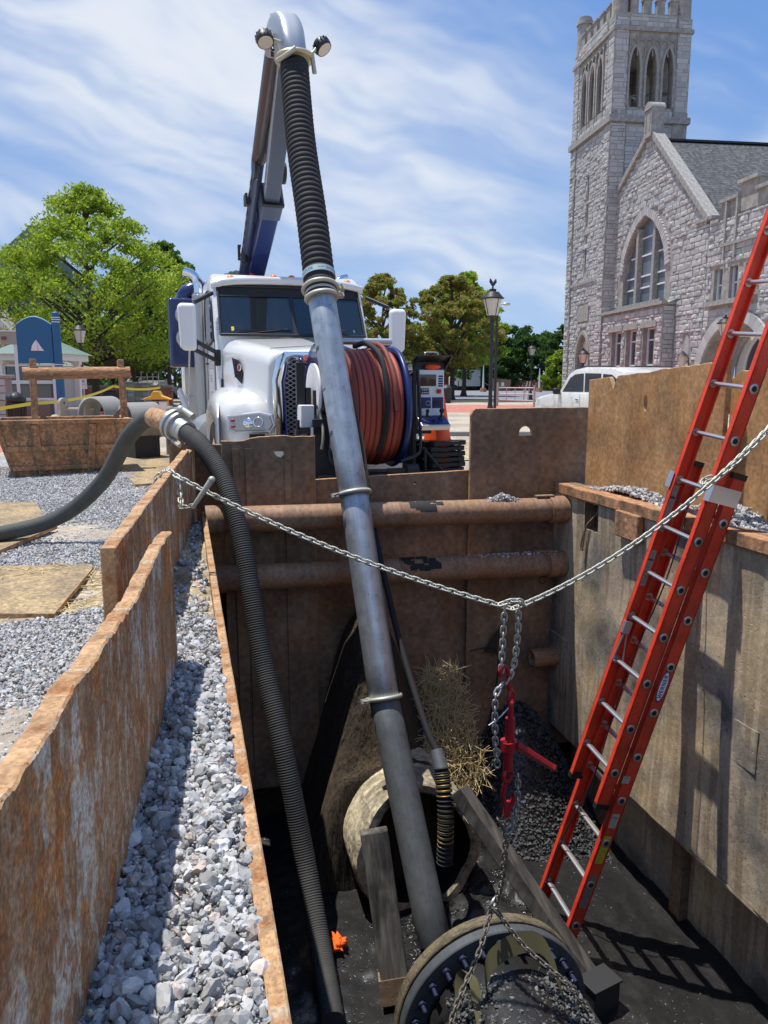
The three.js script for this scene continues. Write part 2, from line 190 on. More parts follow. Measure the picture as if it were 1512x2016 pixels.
// a hose whose radius follows f(distance along it in metres)
function hose(pts, f, n, m = 14, cap = true) {
  const c = curve(pts), L = c.getLength(), fr = c.computeFrenetFrames(n, false), pos = [], uv = [], idx = [], P = V();
  for (let i = 0; i <= n; i++) { const t = i / n; c.getPointAt(t, P); const r = f(t * L, L); for (let j = 0; j <= m; j++) { const a = j / m * Math.PI * 2, x = Math.cos(a) * r, y = Math.sin(a) * r, N = fr.normals[i], B = fr.binormals[i]; pos.push(P.x + N.x * x + B.x * y, P.y + N.y * x + B.y * y, P.z + N.z * x + B.z * y); uv.push(j / m * r * 6.28, t * L); } }
  for (let i = 0; i < n; i++) for (let j = 0; j < m; j++) { const a = i * (m + 1) + j, b = a + m + 1; idx.push(a, a + 1, b, b, a + 1, b + 1); }
  if (cap) for (const [i, s] of [[0, 1], [n, -1]]) { const k = pos.length / 3; c.getPointAt(i / n, P); pos.push(P.x, P.y, P.z); uv.push(0, 0); for (let j = 0; j < m; j++) { const a = i * (m + 1) + j; s > 0 ? idx.push(k, a + 1, a) : idx.push(k, a, a + 1); } }
  const g = new THREE.BufferGeometry(); g.setAttribute('position', new THREE.Float32BufferAttribute(pos, 3)); g.setAttribute('uv', new THREE.Float32BufferAttribute(uv, 2)); g.setIndex(idx); g.computeVertexNormals(); return g;
}
// skin over sections, each a list of [x, y, z] with the same count
function loft(secs, closed = false, caps = false) {
  const n = secs[0].length, pos = [], idx = []; for (const s of secs) for (const p of s) pos.push(...p);
  for (let i = 0; i < secs.length - 1; i++) for (let j = 0; j < (closed ? n : n - 1); j++) { const a = i * n + j, b = i * n + (j + 1) % n, c = a + n, d = b + n; idx.push(a, c, b, b, c, d); }
  if (caps) for (const i of [0, secs.length - 1]) { const k = pos.length / 3, m = [0, 1, 2].map((q) => secs[i].reduce((s, p) => s + p[q], 0) / n); pos.push(...m); for (let j = 0; j < n; j++) { const a = i * n + j, b = i * n + (j + 1) % n; i ? idx.push(k, b, a) : idx.push(k, a, b); } }
  const g = new THREE.BufferGeometry(); g.setAttribute('position', new THREE.Float32BufferAttribute(pos, 3)); g.setIndex(idx); g.computeVertexNormals(); return g;
}
const shapeOf = (pts, holes = []) => { const s = new THREE.Shape(pts.map(([x, y]) => new THREE.Vector2(x, y))); for (const h of holes ?? []) s.holes.push(new THREE.Path(h.map(([x, y]) => new THREE.Vector2(x, y)))); return s; };
const slab = (pts, t, bev = 0, holes) => { const g = new THREE.ExtrudeGeometry(shapeOf(pts, holes), { depth: t, bevelEnabled: bev > 0, bevelThickness: bev, bevelSize: bev, bevelSegments: 2, curveSegments: 12 }); g.translate(0, 0, -t / 2); return g; };
const flat = (pts, holes) => { const g = new THREE.ShapeGeometry(shapeOf(pts.map(([x, z]) => [x, -z]), (holes ?? []).map((h) => h.map(([x, z]) => [x, -z])))); g.rotateX(-Math.PI / 2); return metres(g); }; // level sheet, [x, z]
const ell = (rx, ry, n = 24, cx = 0, cy = 0, a0 = 0, a1 = Math.PI * 2) => Array.from({ length: n }, (_, i) => { const a = a0 + (a1 - a0) * i / (a1 - a0 > 6.28 ? n : n - 1); return [cx + Math.cos(a) * rx, cy + Math.sin(a) * ry]; });
function canvasTex(w, h, draw) { const c = document.createElement('canvas'); c.width = w; c.height = h; const g = c.getContext('2d'); draw(g, w, h); const t = new THREE.CanvasTexture(c); t.colorSpace = THREE.SRGBColorSpace; return t; }
const printed = (w, h, draw, o = {}) => { const m = new THREE.MeshStandardMaterial({ map: canvasTex(w, h, draw), roughness: 0.5, ...o }); m.name = 'print'; return m; };
// ================= the setting: ground, pit, paving =================
const HOLE = [[-0.34, 2.2], [3.62, 2.2], [3.62, -6.5], [-0.34, -6.5]];
structure('ground', flat([[-400, 120], [400, 120], [400, -420], [-400, -420]], [HOLE]), M.ground);
structure('trench_earth', join(box(0.1, 3.2, 8.8, [-0.38, -1.61, -2.15]), box(0.1, 3.2, 8.8, [3.66, -1.61, -2.15]), box(4.2, 3.2, 0.1, [1.64, -1.61, -6.55]), box(3.94, 3.0, 0.34, [1.64, -1.52, -6.32]), box(4.2, 3.2, 0.1, [1.64, -1.61, 2.25])), M.soil);
function field(x0, x1, z0, z1, nx, nz, fy) { const g = new THREE.PlaneGeometry(x1 - x0, Math.abs(z1 - z0), nx, nz); g.rotateX(-Math.PI / 2); g.translate((x0 + x1) / 2, 0, (z0 + z1) / 2); const p = g.attributes.position; for (let i = 0; i < p.count; i++) p.setY(i, fy(p.getX(i), p.getZ(i))); const s = g.attributes.uv; for (let i = 0; i < p.count; i++) s.setXY(i, p.getX(i), p.getZ(i)); g.computeVertexNormals(); return g; }
const floorY = (x, z) => -2.2 + 0.6 * (fbm(x * 2.2 + 9, z * 2.2 + 30, 3, 4) - 0.5) * 0.12 + (fbm(x * 14, z * 14 + 90, 8, 3) - 0.5) * 0.03 - step(2.3, 3.2, x) * 0.1 + step(1.6, 2.0, x) * step(2.5, 2.1, x) * step(-4.2, -4.7, z) * 0.1 * fbm(x * 9, z * 9, 4, 3);
structure('trench_floor', field(-0.34, 3.62, 2.2, -6.5, 150, 300, floorY), M.mud);
const gravelY = (x, z) => 0.004 + (fbm(x * 0.9 + 50, z * 0.9 + 50, 14, 4) - 0.42) * 0.1 * step(-0.36, -0.7, x) * step(-17, -14.5, z);
structure('gravel_yard', field(-7.5, -0.36, 1.5, -16.6, 60, 140, gravelY), M.gravelBed);
structure('lawn', join(flat([[-16, -24], [-5.5, -24.5], [-4.2, -40], [-18, -40]]).translate(0, 0.012, 0), flat([[15.2, -51.6], [23, -50], [22, -55], [11, -57]]).translate(0, 0.016, 0)), M.grass);
structure('red_brick_pavement', join(flat([[-20, -12], [-4.6, -13.5], [-2.4, -24], [-2.6, -60], [-20, -60]]).translate(0, 0.006, 0), flat([[9, -36.5], [17, -31], [40, -27], [40, -33], [26, -42], [12, -45]]).translate(0, 0.006, 0)), M.brickPave);
structure('car_park', flat([[6, -50], [70, -46], [90, -118], [4, -118]]).translate(0, 0.009, 0), M.asphalt);
structure('kerb', join(beam([4.2, 0.06, -20.5], [16, 0.06, -17.5], 0.16, 0.12, [0, 1, 0], 0.02), beam([6, 0.06, -49.9], [40, 0.06, -48], 0.18, 0.12), beam([4, 0.06, -118], [90, 0.06, -116], 0.3, 0.14), beam([-1.6, 0.06, -22], [-2.0, 0.06, -70], 0.16, 0.12)), M.concGrey);
structure('dirt_verge', field(4.2, 15, -17.8, -13.5, 60, 24, (x, z) => 0.02 + 0.06 * fbm(x * 3, z * 3 + 70, 5, 3) * step(-13.5, -15, z) * step(-17.8, -17.2, z)), M.sand);

// crushed stone
const stoneSet = (fine) => [0, 1, 2, 3, 4].map((k) => { const r = rngOf(500 + k), g = mergeVertices(new THREE.IcosahedronGeometry(1, fine ? 1 : 0).deleteAttribute('uv').deleteAttribute('normal')), p = g.attributes.position, sx = 0.7 + r() * 0.7, sy = 0.45 + r() * 0.4, sz = 0.6 + r() * 0.5; for (let i = 0; i < p.count; i++) { const m = fine ? 0.72 + r() * 0.5 : 0.6 + r() * 0.8; p.setXYZ(i, p.getX(i) * m * sx, p.getY(i) * m * sy, p.getZ(i) * m * sz); } const o = g.toNonIndexed(); o.computeVertexNormals(); o.setAttribute('uv', new THREE.Float32BufferAttribute(new Float32Array(o.attributes.position.count * 2), 2)); return o; }), stoneGeos = stoneSet(false), stoneFine = stoneSet(true);
mat('crushed', { c: [1, 1, 1], roughness: 0.9 });
const stoneTone = (r) => { const k = 0.22 + r() * 0.34, q = r(); return q < 0.09 ? [k * 1.15, k * 0.98, k * 0.86] : q < 0.2 ? [k * 1.25, k * 1.25, k * 1.22] : [k * 1.0, k, k * 0.99]; };
function stones(name, label, n, seed, place, size, tone = stoneTone) {
  const r = rngOf(seed), per = Math.ceil(n / 5), root = new THREE.Group(); root.name = numbered(name); root.userData = { kind: 'stuff', label, category: 'gravel' }; scene.add(root);
  const o = new THREE.Object3D(), c = new THREE.Color();
  for (const g of size.fine ? stoneFine : stoneGeos) {
    const im = new THREE.InstancedMesh(g, M.crushed, per); im.name = 'stones'; let k = 0;
    for (let i = 0; i < per; i++) { const p = place(r); if (!p) continue; const s = size(r) * (p[3] ?? 1); o.position.set(p[0], p[1], p[2]); o.rotation.set(r() * 6.28, r() * 6.28, r() * 6.28); o.scale.setScalar(s); o.updateMatrix(); im.setMatrixAt(k, o.matrix); im.setColorAt(k, c.setRGB(...tone(r))); k++; }
    im.count = k; root.add(im);
  }
  return root;
}
// fines
const stripFines = 1;
// backfill strip between the plates and the box
const stripX = (z) => lerp(-0.23, 0.02, clamp((-1.0 - z) / 5.2)) - 0.05;
const stripY = (x, z) => 0.445 + (fbm(x * 9 + 5, z * 5 + 60, 21, 3) - 0.5) * 0.07 + step(-3.4, -3.0, z) * 0.02;
structure('backfill_soil', box(0.42, 0.42, 8.1, [-0.125, 0.21, -1.95]), M.sand);
structure('backfill', field(-0.36, 0.1, 2.2, -6.0, 24, 220, (x, z) => stripY(x, z)), M.sand);
const nearSize = (r) => 0.006 + r() * r() * 0.015 + (r() < 0.03 ? 0.008 : 0); nearSize.fine = true;
stones('backfill_gravel', 'light grey crushed stone filling the strip beside the rusty plates', 22000, 61, (r) => { const z = 0.4 - r() * 3.75, x = lerp(-0.34, 0.092, r()); if (z < -3.05 && r() < 0.75) return null; return [x, stripY(x, z) + r() * 0.05 - 0.008, z]; }, nearSize);
const fineSize = (r) => 0.002 + r() * 0.0035; stones('backfill_fines', 'grey stone dust and chips between the crushed stones', 26000, 69, (r) => { const z = 0.3 - Math.pow(r(), 1.2) * 3.6, x = lerp(-0.34, 0.095, r()); return [x, stripY(x, z) + r() * 0.04, z]; }, fineSize, (r) => { const k = 0.2 + r() * 0.25; return [k, k * 0.98, k * 0.94]; });
stones('backfill_gravel', 'scattered grey stones on the sandy far end of the backfill strip', 900, 62, (r) => { const z = -3.1 - r() * 2.9, x = lerp(-0.3, 0.08, r()); if (fbm(x * 8, z * 2.2, 33, 2) < 0.47 && x < 0.0) return null; return [x, stripY(x, z) + r() * 0.014, z]; }, (r) => 0.007 + r() * 0.013);
stones('yard_gravel', 'grey gravel spread over the yard left of the trench', 120000, 63, (r) => { const z = -2.4 - Math.pow(r(), 1.35) * 12, x = -0.4 - Math.pow(r(), 1.2) * Math.min(6.8, 1.6 + 0.35 * -z); if (inSand(x, z) && r() < 0.93) return null; return [x, gravelY(x, z) + 0.003 + r() * 0.012, z]; }, (r) => 0.008 + r() * r() * 0.012);
function inSand(x, z) { return fbm(x * 1.1 + 3, z * 0.8 + 44, 25, 3) * 0.5 + Math.exp(-(((x + 1.15) / 0.75) ** 2) - (((z + 5.6) / 0.85) ** 2)) * 0.55 > 0.52; }
structure('sand_patch', field(-3.2, -0.36, -3.6, -9, 50, 80, (x, z) => gravelY(x, z) + (inSand(x, z) ? 0.012 : -0.03) + (fbm(x * 4, z * 4, 6, 3) - 0.5) * 0.02), M.sand);
{ // gravel behind the right-hand box wall
  const y = (x, z) => 0.585 + 0.09 * Math.exp(-(((z + 5.05) / 0.45) ** 2)) + 0.1 * Math.exp(-(((z + 4.15) / 0.25) ** 2)) + 0.02 * Math.exp(-(((z + 3.4) / 0.4) ** 2));
  structure('backfill_behind_box', field(3.17, 3.62, 2.2, -6.1, 10, 120, y), M.gravelBed);
  stones('box_gravel', 'grey crushed stone heaped behind the right trench box wall', 5200, 64, (r) => { const z = -2.4 - r() * 3.7, x = 3.16 + r() * 0.44; return [x, y(x, z) + r() * 0.03 - 0.004, z]; }, (r) => 0.009 + r() * r() * 0.016);
}
// ================= steel plates =================
// upright plate from A to B in plan [x, z]; top(s) and low(s) give heights, s in metres from A
function plate(name, label, group, A, B, top, low, t, face, holes, n = 60, edge = M.edge, lean = 0) {
  const dx = B[0] - A[0], dz = B[1] - A[1], L = Math.hypot(dx, dz), pts = [];
  for (let i = 0; i <= 12; i++) { const s = L * i / 12; pts.push([s, low(s)]); }
  for (let i = n; i >= 0; i--) { const s = L * i / n; pts.push([s, top(s)]); }
  const g = new THREE.ExtrudeGeometry(shapeOf(pts, holes), { depth: t, bevelEnabled: true, bevelThickness: 0.004, bevelSize: 0.004, bevelSegments: 1, curveSegments: 8 }); g.translate(0, 0, -t / 2);
  const o = thing(name, label, 'steel plate', [A[0], 0, A[1]], -Math.atan2(dz, dx), group);
  const m = new THREE.Mesh(metres(g), [face, edge]); m.name = 'plate'; m.rotation.x = lean; o.add(m); return o;
}
const jag = (seed, a = 0.012, f = 9) => (s) => (fbm(s * f + 13, 2.5, seed, 4) - 0.5) * 2 * a;
{ const j1 = jag(71, 0.014, 8), j2 = jag(70, 0.008, 34), j = (s) => j1(s) + Math.min(j2(s), 0.002), c = jag(72, 0.02, 2); plate('steel_plate', 'large rusty plate nearest the camera with torch-cut orange top edge', 'upright steel plates along the trench', [-0.29, -0.3], [-0.078, -2.78], (s) => 1.06 - 0.055 * s + 0.02 * s * step(1.6, 2.4, s) + j(s) + c(s), (s) => 0.3, 0.032, M.nearRust, null, 260); }
{ const j = jag(73, 0.008, 10); plate('steel_plate', 'thick rusty plate behind the nearest one with a chain wrapped over it', 'upright steel plates along the trench', [-0.255, -2.56], [0.05, -6.3], (s) => 0.965 + 0.012 * s + j(s) - 0.03 * step(3.1, 3.2, s), () => 0.2, 0.04, M.nearRust, null, 160); }
plate('steel_plate', 'trench box wall with rusty rim beside the gravel strip', 'trench box walls', [0.103, 1.8], [0.116, -6.0], ((j, c) => (s) => 0.498 + j(s) * 0.7 + c(s) * 0.6)(jag(74, 0.01, 9), jag(75, 0.02, 1.5)), () => -2.4, 0.026, M.rust, null, 260);
const sheetGroup = 'sheets closing the far end of the trench';
plate('sheet_plate', 'dark brown sheet in the far left corner behind the corrugated hose', sheetGroup, [-0.12, -6.3], [0.33, -6.28], (s) => 0.99 + jag(76)(s), () => -2.3, 0.02, M.rust);
{ const j = jag(77, 0.016, 9); const o = plate('sheet_plate', 'brown sheet with ragged top and small hole below the truck headlight', sheetGroup, [0.27, -6.0], [0.985, -6.0], (s) => 1.035 + j(s) + 0.03 * step(0.1, 0.3, s), (s) => -1.85 + jag(78, 0.06, 6)(s), 0.02, M.rust, [[[0.39, 0.955], [0.47, 0.955], [0.48, 0.925], [0.45, 0.9], [0.42, 0.91], [0.4, 0.93]].map(([x, y]) => [x, y])]);
  for (const x of [0.1, 0.2, 0.5]) part('rib', metres(box(0.05, 2.8, 0.018, [x, -0.42, 0.022])), M.rust, o); }
plate('sheet_plate', 'low brown sheet in front of the hose reel', sheetGroup, [0.95, -6.06], [2.33, -6.06], (s) => 0.71 + 0.03 * s + jag(79, 0.004, 6)(s), (s) => -1.9, 0.022, M.rust, [ell(0.018, 0.016, 10, 0.88, 0.66)]);
{ const d = [[0.42, 1.035], [0.55, 1.035], [0.555, 1.05]]; for (let i = 0; i <= 8; i++) { const a = Math.PI * i / 8; d.push([0.487 + 0.06 * Math.cos(a), 1.065 + 0.055 * Math.sin(a)]); } d.push([0.425, 1.05]);
  const j = jag(80, 0.004, 9); plate('sheet_plate', 'tall dark brown sheet with a half round lifting hole', sheetGroup, [2.29, -6.0], [3.42, -6.0], (s) => 1.265 + j(s) - 0.05 * step(0.03, 0, s), (s) => -1.72 - 0.06 * step(0.2, 0.6, s) + jag(81, 0.03, 5)(s), 0.026, M.rust, [d]); }
{ const j = jag(82, 0.01, 11), top = (s) => 1.495 + 0.075 * s + j(s) * step(0, 0.2, s) - 0.1 * Math.max(0, 1 - Math.abs(s - 0.36) / 0.06);
  const o = plate('steel_plate', 'sunlit ochre plate with a notched top and oval hole', 'upright plates on the church side', [3.3, -5.86], [3.335, -4.22], top, () => 0.3, 0.03, M.ochre, [ell(0.028, 0.06, 16, 0.80, 1.33)], 90);
  part('wire', join(bar([0.78, 1.55, -0.025], [0.775, 1.39, -0.025], 0.003), bar([0.83, 1.56, -0.025], [0.815, 1.39, -0.025], 0.003)), M.iron, o); }
plate('steel_plate', 'tan plate behind the upper rungs of the ladder', 'upright plates on the church side', [3.46, -4.32], [3.46, -3.55], (s) => 1.56 + jag(83, 0.015, 7)(s) - 0.05 * step(0.1, 0, s), () => 0.3, 0.03, M.ochre);
plate('steel_plate', 'dark plate edge at the right border of the picture', 'upright plates on the church side', [3.52, -3.6], [3.52, -1.6], (s) => 1.6 + jag(84, 0.01, 7)(s), () => 0.3, 0.03, M.rust);
// plates lying on the yard
function lying(label, pts, m, y = 0.05, t = 0.03) { const o = thing('ground_plate', label, 'steel plate', [0, y, 0], 0, 'plates lying on the gravel yard'); const g = slab(pts.map(([x, z]) => [x, -z]), t, 0.004); g.rotateX(-Math.PI / 2); const q = new THREE.Mesh(metres(g), [m, M.edge]); q.name = 'plate'; o.add(q); }
mat('sandyPlate', { map: rep(T.sand, 0.6), c: [0.82, 0.76, 0.68], roughness: 0.95 });
lying('sandy steel plate lying under the grey hose at the left edge', [[-4.2, -9.9], [-1.75, -9.75], [-1.35, -8.2], [-4.2, -8.05]], M.sandyPlate, 0.06);
lying('rust edged steel plate in front of the plate under the grey hose', [[-4, -7.95], [-1.28, -8.15], [-1.62, -6.9], [-4, -6.4]], M.sandyPlate, 0.045);
lying('small sand covered plate with one bare rusty edge', [[-1.7, -6.5], [-0.76, -6.35], [-0.74, -6.2], [-0.84, -5.02], [-1.5, -5.2]], M.sandyPlate, 0.04, 0.025);
lying('low steel plate past the end of the plate wall with a green edge', [[-1.6, -16.5], [0.0, -16.2], [0.1, -11.5], [-0.7, -11.3]], M.sandyPlate, 0.03);
// ================= spreader pipes =================
for (const [y0, y1, label] of [[0.465, 0.43, 'upper rusty spreader pipe across the trench'], [0.015, -0.04, 'lower rusty spreader pipe across the trench']]) {
  const o = thing('spreader_pipe', label, 'pipe', [0.12, y0, -5.8], 0, 'spreader pipes between the trench box walls'), L = 2.96, d = [L, y1 - y0, 0];
  const g = hose([[0, 0, 0], [L * 0.5, d[1] * 0.5, 0], d], (s) => 0.1, 24, 28); part('pipe', metres(g), M.pipeRust, o);
  part('collar', bar([L * 0.985 - 0.12, d[1], 0], [L - 0.005, d[1], 0], 0.112, 0.112, 28), M.pipeRust, o); part('collar', bar([0.005, 0, 0], [0.14, 0, 0], 0.112, 0.112, 28), M.pipeRust, o);
  part('pin_plate', box(0.16, 0.012, 0.06, [L - 0.2, d[1] + 0.118, 0]), M.rust, o); part('pin_ring', torus(0.03, 0.004, [L - 0.2, d[1] - 0.13, 0.02], null, 12, 5), M.iron, o);
}
{ const rr = rngOf(351); for (const [nm, y, x0, x1, a0, a1, n] of [['upper', 0.446, 1.68, 1.95, -1.1, 1.5, 26], ['lower', -0.01, 1.66, 1.92, 0.3, 1.6, 16]]) { const gs = []; for (let i = 0; i < n; i++) { const w = 0.03 + rr() * 0.07, x = lerp(x0, x1, rr()), a = lerp(a0, a1, rr()), g = new THREE.CylinderGeometry(0.1008 + i * 0.00004, 0.1008 + i * 0.00004, w, 8, 1, true, 0, 0.25 + rr() * 0.5); g.rotateZ(Math.PI / 2); g.rotateX(a - 1.6); g.translate(x, y, -5.8); gs.push(g); } const o = thing('tar_smear', `black tar smeared on the ${nm} spreader pipe`, 'tar', [0, 0, 0]); M.blackMatte.side = THREE.DoubleSide; part('smear', join(gs), M.blackMatte, o); } }
stones('pipe_rubble', 'stones and dried mud lying on the spreader pipes', 420, 65, (r) => { const q = r(), up = r() < 0.55, x = up ? 2.5 + (r() + r() - 1) * 0.16 : 1.9 + r() * 1.1, z = -5.8 + (r() - 0.5) * 0.1, y = (up ? 0.43 : -0.03) + Math.sqrt(Math.max(0, 0.01 - (z + 5.8) ** 2)); return [x, y + (up ? r() * 0.05 * (1 - Math.abs(x - 2.5) / 0.16) : 0), z]; }, (r) => 0.005 + r() * 0.009);
// ================= right trench box wall =================
{
  const o = thing('trench_box_wall', 'mud streaked steel trench box wall behind the ladder', 'trench box', [3.08, 0, -6.0]);
  const nz = 150, ny = 80, z1 = 6.5, pos = [], uv = [], idx = [], hole = (z, y) => z > 0.5 && z < 0.74 && y > 0.32 && y < 0.545;
  for (let j = 0; j <= ny; j++) for (let i = 0; i <= nz; i++) { const z = z1 * i / nz, y = -1.53 + 2.15 * j / ny; const dent = (fbm(z * 1.3 + 3, y * 1.3 + 8, 201, 3) - 0.5) * 0.05 + (fbm(z * 7, y * 3.2, 203, 3) - 0.5) * 0.016; pos.push(dent, y, z); uv.push(z, y); }
  for (let j = 0; j < ny; j++) for (let i = 0; i < nz; i++) { const z = z1 * (i + 0.5) / nz, y = -1.53 + 2.15 * (j + 0.5) / ny; if (hole(z, y)) continue; const a = j * (nz + 1) + i, b = a + nz + 1; idx.push(a, a + 1, b, b, a + 1, b + 1); }
  const g = new THREE.BufferGeometry(); g.setAttribute('position', new THREE.Float32BufferAttribute(pos, 3)); g.setAttribute('uv', new THREE.Float32BufferAttribute(uv, 2)); g.setIndex(idx); g.computeVertexNormals();
  part('panel', g, M.mudwall, o); part('back_panel', box(0.02, 2.12, 6.5, [0.13, -0.45, 3.25]), M.rust, o); part('bottom_plate', box(0.13, 0.02, 6.5, [0.07, -1.545, 3.25]), M.mudwall, o); part('end_plate', box(0.13, 2.15, 0.02, [0.07, -0.45, 0.0]), M.mudwall, o);
  { const j = jag(85, 0.012, 4); const pts = []; for (let i = 0; i <= 40; i++) pts.push([6.5 * i / 40, 0.56 + j(6.5 * i / 40) * 0.4]); for (let i = 40; i >= 0; i--) pts.push([6.5 * i / 40, 0.628 + j(6.5 * i / 40)]); const q = slab(pts, 0.15, 0.008); q.rotateY(-Math.PI / 2); q.translate(0.055, 0, 0); part('rim', metres(q), M.clay, o); }
  part('socket', join(box(0.1, 0.02, 0.26, [0.06, 0.31, 0.62]), box(0.1, 0.24, 0.02, [0.06, 0.43, 0.48]), box(0.1, 0.24, 0.02, [0.06, 0.43, 0.75])), M.rust, o);
  part('socket_pin', tube([[0.03, 0.5, 0.7], [0.0, 0.42, 0.64], [-0.02, 0.34, 0.58], [-0.025, 0.2, 0.56], [-0.03, 0.14, 0.55], [-0.03, 0.2, 0.535], [-0.02, 0.3, 0.555]], 0.008, 30, 6), M.rust, o);
  part('lug_block', rbox(0.05, 0.19, 0.3, 0.01, [-0.03, 0.47, 1.2]), M.clay, o);
  const st = part('pipe_stub', lathe([[0.062, 0], [0.078, 0], [0.078, 0.26], [0.062, 0.26], [0.062, 0]], 24), M.pipeRust, o, [-0.25, -0.88, 0.16], [0, 0, -Math.PI / 2]); part('stub_pad', rbox(0.02, 0.5, 0.32, 0.05, [-0.008, -0.93, 0.18]), M.mudwall, o);
  part('patch_plate', rbox(0.014, 0.26, 0.2, 0.003, [0.0, -0.6, 2.48]), M.mudwall, o);
  const lo = thing('trench_box_wall', 'dark lower trench box wall in shade at the trench floor', 'trench box', [3.34, 0, -6.0]); part('panel', box(0.06, 1.2, 6.5, [0.03, -2.14, 3.25]), M.mudwall, lo); for (const z of [0.6, 1.7, 2.8]) part('post', box(0.08, 1.0, 0.12, [-0.03, -2.1, z]), M.rust, lo);
}
// ================= ladder =================
{
  const a = V(0.262, 1, 0.0885).normalize(), w = V(0.0, 0, -1); w.addScaledVector(a, -w.dot(a)).normalize(); const n = w.clone().cross(a);
  const o = thing('extension_ladder', 'orange-red fibreglass extension ladder leaning on the right trench wall', 'ladder', [2.24, -2.24, -4.02]); o.quaternion.setFromRotationMatrix(new THREE.Matrix4().makeBasis(w, a, n));
  const chan = (x, y0, y1, z, dir, d = 0.088) => join(box(0.006, y1 - y0, d, [x, (y0 + y1) / 2, z]), box(0.034, y1 - y0, 0.008, [x + dir * 0.014, (y0 + y1) / 2, z - d / 2 + 0.004]), box(0.034, y1 - y0, 0.008, [x + dir * 0.014, (y0 + y1) / 2, z + d / 2 - 0.004]));
  const top = 3.3; const b0 = part('rail', chan(0, 0, top, 0, 1), M.red, o), b1 = part('rail', chan(0.42, 0, top, 0, -1), M.red, o), f0 = part('rail', chan(0.028, 1.13, 6.1, -0.096, 1), M.red, o), f1 = part('rail', chan(0.392, 1.13, 6.1, -0.096, -1), M.red, o);
  const rung = (x0, x1, y, z) => { const g = new THREE.CylinderGeometry(0.019, 0.019, x1 - x0, 14); g.rotateZ(Math.PI / 2); g.scale(1, 0.72, 1.15); g.translate((x0 + x1) / 2, y, z); return g; };
  const ends = (r, x, y, z, s) => { const e = part('rung_end', at(lathe([[0.017, 0], [0.028, 0], [0.03, 0.006], [0.017, 0.008]], 18), [x, y, z], [0, 0, s * Math.PI / 2]), M.steel, r); part('rung_hole', at(new THREE.CylinderGeometry(0.017, 0.017, 0.003, 14), [x - s * 0.004, y, z], [0, 0, Math.PI / 2]), M.blackMatte, e); };
  for (let i = 0; i < 10; i++) { const y = 0.28 + i * 0.305; part('rung', rung(0, 0.42, y, 0), M.alu, o); ends(o, -0.003, y, 0, 1); part('rung_boss', cyl(0.026, 0.026, 0.01, [0.412, y, 0], [0, 0, Math.PI / 2], 14), M.steel, o); }
  for (let i = 0; i < 15; i++) { const y = 1.36 + i * 0.305; part('rung', rung(0.028, 0.392, y, -0.096), M.alu, o); ends(o, 0.025, y, -0.096, 1); part('rung_boss', cyl(0.026, 0.026, 0.01, [0.384, y, -0.096], [0, 0, Math.PI / 2], 14), M.steel, o); }
  for (const x of [-0.004, 0.424]) part('guide_bracket', join(box(0.004, 0.1, 0.2, [x, 3.18, -0.05]), box(0.05, 0.1, 0.004, [x + (x < 0.1 ? 0.02 : -0.02), 3.18, -0.149])), M.brushed, o);
  for (const x of [0.01, 0.41]) part('end_cap', box(0.036, 0.035, 0.094, [x, top + 0.01, 0]), M.black, o);
  for (const x of [0.038, 0.382]) part('end_cap', box(0.036, 0.035, 0.094, [x, 1.12, -0.096]), M.black, o);
  for (const x of [0.0, 0.42]) part('foot', rbox(0.05, 0.06, 0.12, 0.01, [x, 0.0, 0]), M.black, o);
  part('rung_lock', join(bar([0.36, 1.97, -0.14], [0.35, 2.17, -0.13], 0.006), bar([0.35, 1.97, -0.07], [0.35, 2.16, -0.11], 0.006), box(0.03, 0.08, 0.05, [0.36, 2.2, -0.12]), bar([0.35, 1.97, -0.14], [0.35, 1.97, -0.06], 0.006)), M.brushed, o);
  part('rope', tube([[0.3, 3.2, -0.05], [0.24, 2.6, -0.05], [0.3, 1.9, -0.05], [0.26, 1.2, -0.05], [0.33, 0.7, -0.06], [0.36, 0.2, -0.05]], 0.005, 60, 6), M.black, o);
  const label = (w_, h_, x, y, z, draw, name = 'label_sticker', side = 1) => part(name, at(new THREE.PlaneGeometry(w_, h_), [x, y, z], [0, side * -Math.PI / 2, 0]), printed(128, Math.round(128 * h_ / w_), draw), o);
  const logo = (g, W, H) => { g.fillStyle = '#9c2012'; g.fillRect(0, 0, W, H); g.save(); g.translate(W / 2, H / 2); g.fillStyle = '#20308c'; g.beginPath(); g.ellipse(0, 0, W * 0.48, H * 0.49, 0, 0, 7); g.fill(); g.fillStyle = '#e8e8ee'; g.beginPath(); g.ellipse(0, 0, W * 0.4, H * 0.44, 0, 0, 7); g.fill(); g.rotate(-Math.PI / 2); g.fillStyle = '#15205c'; g.font = `bold ${W * 0.62}px sans-serif`; g.textAlign = 'center'; g.textBaseline = 'middle'; g.fillText('WERNER', 0, 0, H * 0.72); g.restore(); };
  { const s = new THREE.Shape(); s.absellipse(0, 0, 0.03, 0.105, 0, Math.PI * 2); const g = new THREE.ShapeGeometry(s, 24), p = g.attributes.position, u = g.attributes.uv; for (let i = 0; i < p.count; i++) u.setXY(i, 0.5 + p.getX(i) / 0.062, 0.5 + p.getY(i) / 0.214); g.rotateY(-Math.PI / 2); g.translate(-0.0045, 1.98, -0.002); part('brand_label', g, printed(128, 440, logo), o); }
  const lines = (bg) => (g, W, H) => { g.fillStyle = bg; g.fillRect(0, 0, W, H); g.fillStyle = 'rgba(60,60,70,.8)'; const r = rngOf(5); for (let y = H * 0.05; y < H * 0.95; y += H / 34) for (let x = W * 0.1; x < W * 0.85; x += 6) if (r() < 0.7) g.fillRect(x, y, 4, H / 70); g.fillStyle = '#444a58'; g.fillRect(W * 0.08, H * 0.24, W * 0.84, H * 0.05); };
